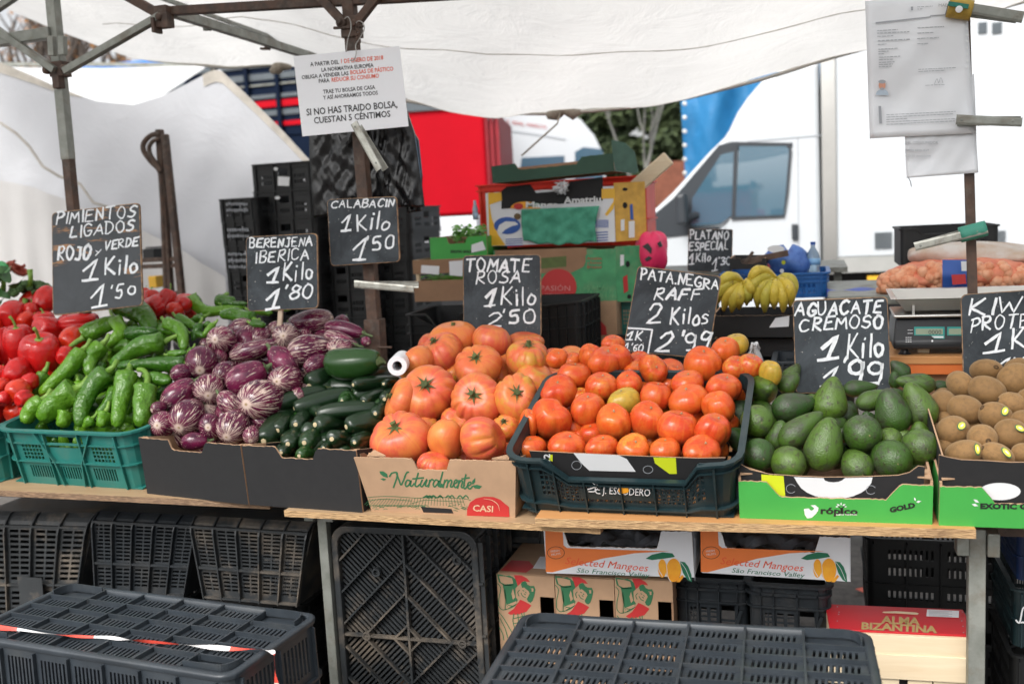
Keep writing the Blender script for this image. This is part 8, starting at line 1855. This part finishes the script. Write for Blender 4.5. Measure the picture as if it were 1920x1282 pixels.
# dark green tray tilted on top
P = PY(924,344,3.5); Q = PY(1152,321,3.5); ux = (Q-P).normalized(); uy = Vector((0,1,0)); uz = ux.cross(uy); f = Fr(P, ux, uy, uz); w = (Q-P).length
tb_ = cardbox('green_cardboard_tray', 'dark green cardboard tray lying tilted on top of the box stack', f, w, .26, .062, m_dkgreencard, m_kraft2, notch(.062, .038, .20, .74, .03), group=None)
b = MB(); b.prism([PY(x, y, 3.47) for x, y in [(1146,262),(1172,268),(1190,285),(1197,322),(1190,326),(1156,320),(1150,300)]], Vector((0,.004,0))); b.build('raised_flap', simple('grey_green_card', (.05,.12,.09), .6), tb_, recalc=True)
# red crate behind the stack
Yr = 3.95; P = PY(903,500,Yr); T_ = PY(903,348,Yr); Q = PY(1216,500,Yr)
crate('red_crate', 'bright red plastic crate standing behind the fruit box stack', frame_yaw(P, 0), Q.x-P.x, .25, T_.z-P.z, m_redpl, 'crate', None, .015, .0, ribs={'front':(.0,1.0)}, bands=((.94,.010,.006),(.5,.008,.005)), rim=.012, base=None)
plx = MB(); plx.bar(PY(1168,372,3.8), PY(1254,296,3.8), .055, .022, (0,1,0)); tag(plx.build('wooden_plank', m_pine, None, bevel=.004, loc=PY(1210,330,3.8)), 'pale wooden plank end sticking up behind the red crate', 'plank')
# pink bag with dark patches
b = MB(); c = PY(1222,472,3.62); kx = depth(c)/FPX
mbp = body(28, 20, lambda th, t: Vector(((math.sin(PI*t)**.55)*math.cos(th)*31*kx*(1+.08*math.sin(3*th+t*9)), (math.sin(PI*t)**.55)*math.sin(th)*.07, -math.cos(PI*t)*36*kx+.006*math.sin(5*th))))
mbp.v = [tuple(Vector(v)+c) for v in mbp.v]; pb = tag(mbp.build('pink_bag', m_pink, None, smooth=True, loc=c), 'bright pink plastic bag behind the Pata Negra board', 'bag')
b = MB(); pp = Plane(PY(1222,472,3.545), (0,-1,0))
for pts in ([(1204,462),(1214,456),(1222,466),(1220,476),(1212,468)], [(1232,456),(1238,452),(1242,462),(1236,464)], [(1208,486),(1216,480),(1222,484),(1212,490)]): b.prism([pp.at(x, y) for x, y in pts], (0,.012,0))
b.build('dark_print', m_blackp, pb, recalc=True)
# small green box of leafy greens
o, f, w, h = pxbox('green_cardboard_box', 'small bright green box of leafy greens left of the stack', 808,914,446,489,3.5,.26,m_greencard,m_kraft2, notch_=(.72,.30,.66), slope=-3)
b = MB(); pl = Plane(f.p(0,-.001,0), (0,-1,0)); text_px(b, pl, 'EXOTIC GOLD', 845, 474, 40, 5, off=.0008, bold=.04); b.build('black_lettering', m_blackp, o); b = MB(); poly_px(b, pl, [(884,459),(905,452),(911,468),(884,474)], .0010); b.build('paper_label', m_paper, o)
b = MB(); rr = random.Random(31)
for i in range(260):
    c = PY(rr.uniform(850,912), 452-rr.random()**.8*30*(1-abs(rr.random()-.5)), 3.5+rr.uniform(.02,.16)); leafmesh(b, c, Vector((rr.gauss(0,1), rr.gauss(0,.6)-.4, rr.uniform(-.2,1))), rr.uniform(.012,.026), rr.uniform(.006,.012), Vector((rr.gauss(0,.4),-.3,1)).normalized(), .4, 3)
tag(b.build('leafy_greens', m_lettuce, None, smooth=True, loc=PY(880,440,3.6)), 'bunch of fresh leafy greens in the small green box', 'greens', kind='stuff')
# wooden slat crates
wc = thing('wooden_crate', 'open wooden vegetable crate with white labels under the small green box', 'crate', PY(830,566,3.45)); A = PY(778,566,3.42)
f = frame_yaw(A, 0); w = PY(905,566,3.42).x-A.x; kz = depth(A)/FPX
for (ya, yb) in ((566,527+0),(514,488)):
    z0 = PY(778,ya,3.42).z-A.z; z1_ = PY(778,yb,3.42).z-A.z
    for yy in (0, .24): b = MB(); b.box(f, 0, w, yy, yy+.006, z0, z1_); b.build('slat', m_kraft2, wc, bevel=.001)
    b = MB(); b.box(f, .001, .007, .008, .238, z0, z1_); b.build('end_slat', m_kraft2, wc)
z1_ = PY(778,488,3.42).z-A.z
for (x, y) in ((0,.008),(w-.02,.008)): b = MB(); b.prism([f.p(x+(.008 if x == 0 else 0), y, 0), f.p(x+.02, y, 0), f.p(x+.02, y+.016, 0), f.p(x+(.008 if x==0 else 0), y+.016, 0)], (0,0,z1_)); b.build('corner_post', m_wood, wc, recalc=True)
pl = Plane(f.p(0,-.001,0), (0,-1,0)); b = MB(); poly_px(b, pl, [(790,497),(824,499),(823,515),(789,512)], .0006); poly_px(b, pl, [(842,490),(868,488),(867,518),(843,516)], .0006); b.build('paper_label', m_paper, wc)
b = MB()
for i in range(160): c = PY(rr.uniform(795,905), rr.uniform(516,532), 3.46+rr.uniform(0,.1)); leafmesh(b, c, Vector((rr.uniform(-1,1), -.2, rr.uniform(-.3,.5))), .05, .003, Vector((0,-.3,1)).normalized(), .3, 3)
tag(b.build('green_beans', m_lettuce, None, smooth=True, loc=PY(840,525,3.5)), 'pale green vegetables between the crate slats', 'greens', kind='stuff')
# black crates with raised rim
for (x0, x1, y0, y1, Y, lb) in ((770,872,590,680,3.15,'black crate with lowered rim left of the Tomate Rosa board'), (960,1092,580,690,3.15,'tall black crate right of the Tomate Rosa board')):
    P = PY(x0, y1, Y); Q = PY(x1, y1, Y); T_ = PY(x0, y0, Y)
    def Hf(u, W, h0=T_.z-P.z, L_=(x0 < 800)):
        a, b_ = W.front; t = (u-a)/(b_-a)
        if not L_: return W.h*(1+.10*max(0, min(1, t)))
        return W.h if t < .35 or t > 1 else W.h*(1-.30*min(1, (t-.35)/.2))
    crate('black_crate', lb, frame_yaw(P, 0), Q.x-P.x, .28, T_.z-P.z, m_bgblack, 'crate', 'black crates round the Tomate Rosa board', .015, .02, fields=[('front',.55,.70,.62,.74,2,1,.6)], ribs={'front':lin(7 if x0 > 900 else 2),'right':lin(4)}, bands=((.30,.006,.004),(.62,.008,.004),(.80,.006,.004)), rim=.008, base='flat', Hf=Hf)
# paper roll
pr = thing('paper_roll', 'white plastic bag roll lying end on between courgettes and pink tomatoes', 'roll', PY(744,686,2.66)); c = PY(745,686,2.47); kx = depth(c)/FPX; ax = (-CF*Vector((1,1,.2))).normalized(); xx = ax.orthogonal().normalized()
fR_ = Fr(c, xx, ax.cross(xx), ax); b = MB(); n = 28; prof = [(9*kx,.002),(9.5*kx,.004),(18*kx,.004),(18.6*kx,.0),(18.6*kx,-.14),(9*kx,-.14)]
V = []; 
for r_, z in prof:
    for j in range(n): a = 2*PI*j/n; V.append(fR_.p(r_*math.cos(a), r_*math.sin(a), z))
V += [fR_.p(9*kx*math.cos(2*PI*j/n), 9*kx*math.sin(2*PI*j/n), -.1399) for j in range(n)]
k = len(prof); b.add(V, [(i*n+j, i*n+(j+1) % n, ((i+1) % k)*n+(j+1) % n, ((i+1) % k)*n+j) for i in range(k) for j in range(n)]); b.build('roll', m_paper, pr, smooth=False, recalc=True)
b = MB(); b.lathe(Fr(fR_.p(0,0,-.13), fR_.ux, fR_.uy, fR_.uz), [(8.9*kx,0),(8.9*kx,.002)], 20); b.build('core', m_dark, pr)  # dark disc paints the shade in the hollow of the roll
# ================================================================ bananas and their boxes
plain_crate('dark green crate under the banana box', 1420, 740, 3.15, .30, .11, m_dkteal, 'dark crates under the bananas', name='dark_green_crate')
plain_crate('dark green crate beneath the Raff tomatoes and bananas', 1345, 745, 3.3, .3, .17, m_dkteal, 'dark crates under the bananas', name='dark_green_crate')
o, f, w, h = pxbox('black_cardboard_box', 'wide black cardboard box holding the bananas', 1335,1492,592,632,3.1,.26,m_blackcard,m_blackcard)
b = MB(); pl = Plane(f.p(0,-.001,0), (0,-1,0)); poly_px(b, pl, [(1454,596),(1480,592),(1479,612),(1442,614)], .0006); b.build('paper_label', m_paper, o)
o2_, f, w, h = pxbox('black_cardboard_box', 'black cardboard box directly below the banana box', 1340,1490,636,668,3.14,.22,m_blackcard,m_blackcard)
b = MB()
for i in range(7): b.box(WF, *[ (PY(1422+i*4,628,3.0).x), (PY(1424+i*4,628,3.0).x)], 3.095, 3.0985, PY(1422,640,3.1).z, PY(1422,628,3.1).z)
def z9(x, y): return (1060+x/4.3636, 540+y/4.3636)
bn1 = thing('banana_bunch', 'left bunch of ripe yellow green bananas in the black box', 'bananas', PY(1375,590,3.05), 'banana bunches'); bn2 = thing('banana_bunch', 'right bunch of ripe bananas below the blue crate', 'bananas', PY(1450,590,3.05), 'banana bunches')
for bn, cr, tips, s0 in ((bn1, (1394,532), [(1346,572,.5),(1348,552,.8),(1357,588,.3),(1372,590,.2),(1386,584,.1),(1400,574,-.2),(1408,558,-.5),(1366,566,.5),(1384,562,.2)], 0), (bn2, (1456,524), [(1404,548,1.0),(1408,566,.7),(1420,582,.5),(1434,592,.3),(1452,584,.1),(1468,592,-.2),(1482,580,-.5),(1488,562,-.8),(1440,570,.3),(1462,570,-.1),(1424,562,.6),(1476,558,-.4)], 50)):
    for i, (tx, ty, bg) in enumerate(tips):
        rr = random.Random(i+s0); Y0 = 3.10; back = i >= 7; dx, dy = tx-cr[0], (ty-cr[1])*.88; L = math.hypot(dx, dy); nx_, ny_ = dy/L, -dx/L; sg = -1 if bg > 0 else 1
        P = []
        for k in range(7):
            t = k/6; bl = math.sin(PI*t)*L*.42*abs(bg)*sg; x = cr[0]+dx*t+nx_*bl; y = cr[1]+dy*t+ny_*bl-math.sin(PI*t)*6; P.append(PY(x, y, Y0-(.02 if back else .06)*math.sin(PI*t*.9)-.02*t+rr.uniform(-.004,.004)))
        P = smooth_pts(P, 3); n = len(P); b = MB(); R_ = .0165*rr.uniform(.9,1.1); b.tube(P, [R_*(.40+.6*min(1, q/(n*.25)))*(1 if q < n-5 else [.95,.85,.68,.45,.34][q-n+5]) for q in range(n)], 6); ob = b.build('banana', m_ban, bn, smooth=True); b = MB(); d_ = (P[-1]-P[-2]).normalized(); b.tube([P[-1]-d_*.001, P[-1]+d_*.006], [.0052,.004], 6); b.build('banana_tip', m_kiwinub, ob)
b = MB(); b.tube([PY(1448,545,3.1), PY(1452,530,3.12)], [.02,.014], 8); b.build('stem', m_ban, bn2)
# blue crate, blue bag, bottle
P = PY(1452,562,3.5); Q = PY(1551,562,3.5); T_ = PY(1452,514,3.5)
P0 = PY(1354,562,3.5)
def Hb(u, W):
    a, b_ = W.front; t = (u-a)/(b_-a)
    return W.h if t < .20 or t > .62 else W.h*(.82)
crate('blue_crate', 'bright blue plastic crate behind the banana bunches', frame_yaw(P0, 0), Q.x-P0.x, .30, T_.z-P0.z, m_blue, 'crate', None, .02, .03, fields=[('front',.66,.95,.15,.6,6,2,.6),('left',.1,.9,.2,.6,10,2,.6)], ribs={'front':(.0,.2,.62,.8,1.0)}, bands=((.66,.006,.004),(.84,.006,.004)), rim=.010, base='flat', Hf=Hb)
c = PY(1478,490,3.6); kx = depth(c)/FPX
mbp = body(30, 20, lambda th, t: Vector(((math.sin(PI*t)**.6)*math.cos(th)*40*kx*(1+.16*math.sin(3*th+t*9)), (math.sin(PI*t)**.6)*math.sin(th)*.08, (-math.cos(PI*t)*26+6*math.sin(4*th+t*5))*kx)))
mbp.v = [tuple(Vector(v)+c) for v in mbp.v]; bb = tag(mbp.build('blue_bag', m_bluebag, None, smooth=True, loc=c), 'crumpled blue shopping bag on the blue crate by the lorry door', 'bag')
b = MB(); pp = Plane(PY(1478,490,3.50), (0,-1,0)); poly_px(b, pp, arc(1469,492,4,4), 0); b.build('lime_print', m_lime, bb); b = MB(); poly_px(b, pp, arc(1466,508,4,4), 0); poly_px(b, pp, arc(1455,467,16,7), 0); b.build('pale_print', m_whitep, bb)
c = PY(1434,505,3.56); mbp = body(16, 10, lambda th, t: Vector((math.sin(PI*t)*math.cos(th)*.022, math.sin(PI*t)*math.sin(th)*.02, -math.cos(PI*t)*.024))); mbp.v = [tuple(Vector(v)+c) for v in mbp.v]; tag(mbp.build('pink_fruit', simple('pink_skin', (.7,.12,.13), .5), None, smooth=True, loc=c), 'small pink fruit left of the blue bag', 'fruit')
bt_ = thing('plastic_bottle', 'clear blue water bottle standing right of the blue bag', 'bottle', PY(1525,516,3.6)); c = PY(1525,516,3.6); b = MB(); k_ = depth(c)/FPX; b.lathe(Fr(c, (1,0,0), (0,1,0), (0,0,1)), [(12*k_,0),(13*k_,3*k_),(12*k_,14*k_),(13*k_,20*k_),(12.5*k_,34*k_),(10*k_,42*k_),(4*k_,52*k_),(4*k_,56*k_)], 16); b.build('bottle_body', m_bottle, bt_, smooth=True)
b = MB(); b.lathe(Fr(c+Vector((0,0,56.5*k_)), (1,0,0), (0,1,0), (0,0,1)), [(4.6*k_,0),(4.6*k_,6*k_)], 12); b.build('cap', m_bluep, bt_); b = MB(); b.lathe(Fr(c, (1,0,0), (0,1,0), (0,0,1)), [(13.2*k_,20*k_),(13.2*k_,32*k_)], 16); b.build('label', simple('bottle_label', (.25,.5,.8), .4), bt_, smooth=True)
c = PY(892,412,3.9); b = MB(); k_ = depth(c)/FPX; b.lathe(Fr(c, (1,0,0), (0,1,0), (0,0,1)), [(5*k_,0),(5.5*k_,20*k_),(3*k_,28*k_),(2.5*k_,36*k_)], 12); tag(b.build('small_bottle', m_bottle, None, smooth=True), 'small clear spray bottle left of the red crate', 'bottle')
# tools lying behind
b = MB(); b.bar(PY(1392,492,3.45), PY(1478,474,3.45), .018, .02); tag(b.build('brown_strip', m_rust, None, loc=PY(1430,484,3.45)), 'dark brown bar lying across the black tray behind the bananas', 'bar')
o, f, w, h = pxbox('dark_tray', 'dark open tray behind the Platano board', 1368,1436,484,505,3.4,.2,m_blackcard,m_blackcard, notch_=(.5,.3,.9)); b = MB(); b.bar(PY(1396,494,3.44), PY(1412,472,3.44), .008, .01); tag(b.build('thin_stick', m_rust, None), 'thin brown stick poking out of the dark tray', 'stick')
b = MB(); f = frame_yaw(PY(1150,515,4.2), 0); b.box(f, 0, .95, 0, .5, -.02, .0); b.box(f, .02, .05, .1, .14, -.9, -.021); b.box(f, .9, .93, .1, .14, -.9, -.021)
tag(b.build('grey_table', m_galv, None), 'plain back table carrying the boxes behind the bananas', 'table')
# white bag scrap behind the tomatoes
c = PY(1412,665,2.95); b = MB(); k_ = depth(c)/FPX; b.grid(lambda u, v: c+Vector(((u-.5)*46*k_*(1-v*.9)+4*k_*v, .01*math.sin(u*12+v*4)-.02*v, v*44*k_-22*k_+.004*math.sin(u*9))), 16, 14); o_ = tag(b.build('white_bag', m_bagwhite, None, smooth=True, loc=c), 'white plastic bag tip behind the right end of the tomato crate', 'bag'); so = o_.modifiers.new('s','SOLIDIFY'); so.thickness = .006
plain_crate('slate crate corner behind the left edge of the Aguacate board', 1455, 735, 2.85, .10, .085, m_blackgrey, None, name='slate_crate', d=.2)
# ================================================================ onions, white sack, black crate on the back counter
sk = thing('onion_sack', 'orange red net sack full of onions with a blue label behind the scale', 'sack', PY(1790,545,3.35), None); c = PY(1800,522,3.35); kx = depth(c)/FPX; rr = random.Random(41)
def sackp(th, t):
    sx = -math.cos(PI*t); r = math.sin(PI*t)**.45; b_ = .10*math.sin(7*th+17*t)*math.sin(21*t*2+th); return Vector((sx*142*kx, math.cos(th)*.13*r*(1+b_*.5), math.sin(th)*29*kx*r*(1+b_)-(.2*abs(sx)**3)*40*kx+8*kx*math.sin(PI*t)))
mbp = body(40, 60, sackp); mbp.v = [tuple(Vector(v)+c) for v in mbp.v]; mbp.build('net', m_onion, sk, smooth=True)
on = MB()
for i in range(230):
    t = rr.uniform(.05,.95); th = rr.uniform(PI*.95, PI*2.05) if 1 else 0; th = rr.uniform(-PI, 0)*1.0; a = rr.uniform(PI*.75, PI*1.35); p = sackp(a, t)+c; s = rr.uniform(9,12)*kx
    on.lathe(Fr(p+Vector((0,.008,0)), (1,0,0), (0,0,1), (0,-1,0)), [(s*.7,-s*.3),(s,.0),(s*.75,s*.55),(s*.3,s*.8)], 9)
tag(on.build('onion', simple('onion_skin', (.66,.22,.10), .5, .35, 40, c2=(.80,.42,.25)), sk, smooth=True), kind='stuff')
b = MB(); b.grid(lambda u, v: PY(1767+60*u, 487+56*v, 3.35-.155+.03*abs(v-.5)), 8, 8); b.build('label_band', m_bluep, sk, smooth=True); b = MB(); pp = Plane(PY(1797,515,3.17), (0,-1,0)); poly_px(b, pp, [(1802,490),(1816,490),(1815,508),(1803,508)], 0); b.build('white_patch', m_whitep, sk); b = MB(); poly_px(b, pp, [(1784,515),(1810,514),(1812,532),(1786,534)], 0); b.build('red_patch', m_redp, sk)
c2_ = PY(1840,478,3.45); kx = depth(c2_)/FPX
mbp = body(36, 40, lambda th, t: Vector((-math.cos(PI*t)*128*kx, math.cos(th)*.10*math.sin(PI*t)**.5, (math.sin(th)*22+4*math.sin(9*t+th*2)-10*(math.cos(PI*t)*-1))*kx*math.sin(PI*t)**.5)))
mbp.v = [tuple(Vector(v)+c2_) for v in mbp.v]; tag(mbp.build('white_sack', simple('white_sack_weave', (.62,.58,.54), .7, .3, 12, c2=(.5,.36,.26), bump=.6), None, smooth=True, loc=c2_), 'pale woven sack lying on top of the onion sack', 'sack')
P = PY(1689,500,3.6); Q = PY(1872,500,3.6); T_ = PY(1689,430,3.6)
def Hk(u, W):
    a, b_ = W.front; t = (u-a)/(b_-a); return W.h if t < .17 or t > .83 else W.h*(.84)
crate('black_crate', 'black slotted crate standing behind the onion sack', frame_yaw(P, 0), Q.x-P.x, .3, T_.z-P.z, m_bgblack, 'crate', None, .015, .0, fields=[('front',.08,.92,.12,.40,26,1,.5),('front',.08,.92,.48,.70,26,1,.5)], ribs={}, bands=(), rim=.006, base='flat', Hf=Hk)
b = MB(); A = PY(1552,553,3.3); Q = PY(2000,553,3.3); f = frame_yaw(Vector((A.x, 3.25, A.z-.03)), 0); w = Q.x-A.x; b.box(f, 0, w, 0, .6, 0, .03); o_ = b.build('metal_counter', m_galv, None, bevel=.003, loc=f.p(w/2,.3,0)); tag(o_, 'grey metal counter carrying the onion sack', 'counter')
b = MB(); 
for X in (.05, w-.08): b.box(f, X, X+.03, .1, .13, -.7, -.001)
b.build('leg', m_galv, o_)
c = PY(1590,547,3.4); b = MB(); b.grid(lambda u, v: PY(1550+115*u, 553-12*v+(3*math.sin(u*8)), 3.38+.08*v), 20, 6); o_ = tag(b.build('blue_sheet', simple('royal_blue_plastic', (.02,.07,.45), .4), None, smooth=True, loc=c), 'strip of royal blue plastic sheet on the metal counter', 'plastic sheet'); so = o_.modifiers.new('s','SOLIDIFY'); so.thickness = .004

# ================================================================ weighing scale on its wooden stand
ws = thing('weighing_scale', 'electronic weighing scale with stainless steel pan and dark base', 'scale', PY(1740,668,2.85)); Y = 2.85
P = PY(1675,640,Y); kx = depth(P)/FPX; f = frame_yaw(P, -1); W_ = 300*kx
def fz(py): return PY(1700, py, Y).z-P.z
b = MB(); z0, z1_ = fz(655), fz(600)
b.add([f.p(0,0,z0), f.p(W_,0,z0), f.p(W_,.26,z0), f.p(0,.26,z0), f.p(.0,-.002,z0+.02), f.p(W_,-.002,z0+.02), f.p(W_,.26,z0+.02), f.p(0,.26,z0+.02), f.p(.008,.035,z1_), f.p(W_-.008,.035,z1_), f.p(W_-.008,.255,z1_), f.p(.008,.255,z1_)], [(3,2,1,0),(0,1,5,4),(1,2,6,5),(2,3,7,6),(3,0,4,7),(4,5,9,8),(5,6,10,9),(6,7,11,10),(7,4,8,11),(8,9,10,11)])
b.build('base', m_scale, ws, bevel=.006)
fn_ = (f.p(0,.035,z1_)-f.p(0,-.002,z0+.02)).normalized(); nrm = fn_.cross(f.ux)*1; pl = Plane(f.p(0,-.002,z0+.02), nrm if nrm.y < 0 else -nrm)
for (xa, xb) in ((1714,1771),(1776,1833)):
    b = MB(); b.prism([pl.at(x, y, .0) for x, y in [(xa,613),(xb,613),(xb,635),(xa+38,635),(xa+32,629),(xa,629)]], pl.n*.0016); b.build('display_rim', m_lcdrim, ws, recalc=True)
    b = MB(); poly_px(b, pl, [(xa+3,616),(xb-3,616),(xb-3,627),(xa+3,627)], .0022); b.build('display', m_lcd, ws); b = MB(); poly_px(b, pl, [(xa+32,630),(xb-2,630),(xb-2,633.5),(xa+38,633.5)], .0022); b.build('unit_strip', m_whitep, ws)
    b = MB(); text_px(b, pl, '0000', xa+27, 626.5, 24, 8.5, off=.0028); b.build('digits', m_scale, ws)
b = MB()
for (x, y, w_) in ((1702,618,10),(1702,624,10),(1698,632,12),(1698,636,12),(1698,640,12)): 
    for k in range(3): poly_px(b, pl, [(x+k*w_/3,y),(x+k*w_/3+w_/4,y),(x+k*w_/3+w_/4,y+1.4),(x+k*w_/3,y+1.4)], .001)
poly_px(b, pl, arc(1748,639,1.8,2.2,n=8), .001); b.build('markings', m_whitep, ws)
b = MB(); b.box(f, .002, W_-.002, .02, .25, z1_+.003, fz(592)); b.build('platform', m_steel, ws, bevel=.004)
for X in (.05, W_-.07): b = MB(); b.box(f, X, X+.006, .03, .05, fz(592), fz(570)); b.build('pan_post', m_steel, ws)
# pan: open tray with sloping sides
zt, zb = fz(557), fz(586); b = MB(); o8 = lambda i, x, y, z: f.p(x, y, z)
T8 = [f.p(-.006,.0,zt-.004), f.p(W_+.006,.0,zt-.004), f.p(W_+.006,.27,zt), f.p(-.006,.27,zt)]; R8 = [f.p(.008,.012,zt-.006), f.p(W_-.008,.012,zt-.006), f.p(W_-.008,.258,zt-.002), f.p(.008,.258,zt-.002)]; B8 = [f.p(.035,.05,zb), f.p(W_-.035,.05,zb), f.p(W_-.035,.22,zb), f.p(.035,.22,zb)]
b.add(T8+R8+B8, [(i, (i+1) % 4, 4+(i+1) % 4, 4+i) for i in range(4)]+[(4+i, 4+(i+1) % 4, 8+(i+1) % 4, 8+i) for i in range(4)]+[(8,9,10,11)])
o_ = b.build('pan', m_steel, ws); so = o_.modifiers.new('s','SOLIDIFY'); so.thickness = .002; bv = o_.modifiers.new('b','BEVEL'); bv.width = .006; bv.segments = 3
for X in (.03, W_-.06): b = MB(); b.lathe(Fr(f.p(X,.03,z0-.022), f.ux, f.uy, f.uz), [(.020,0),(.020,.004),(.012,.010),(.008,.022)], 14); b.build('foot', m_scale, ws, smooth=False)
st = thing('wooden_stand', 'brown wooden stand with an orange edge carrying the scale', 'stand', PY(1740,690,Y)); A = PY(1668,668,Y-.02); z_ = A.z
b = MB(); ff = frame_yaw(A, -1); b.box(ff, 0, W_+.04, 0, .3, -.022, -.001); b.build('top_board', m_stake if 0 else m_veneer, st, bevel=.002)
b = MB(); b.box(ff, 0, W_+.04, .006, .28, -.05, -.023); b.build('orange_strip', m_orangecard, st); b = MB(); b.box(ff, .02, W_, .03, .26, -.3, -.051); b.build('support', m_kraft2, st)
b = MB(); b.box(f, .065, .095, .05, .08, fz(668)+.001, z0-.001); b.box(f, W_-.1, W_-.07, .05, .08, fz(668)+.001, z0-.001); tag(b.build('wood_block', m_pine, None, loc=f.p(.08,.06,z0-.02)), 'small pine block beneath the scale', 'block')
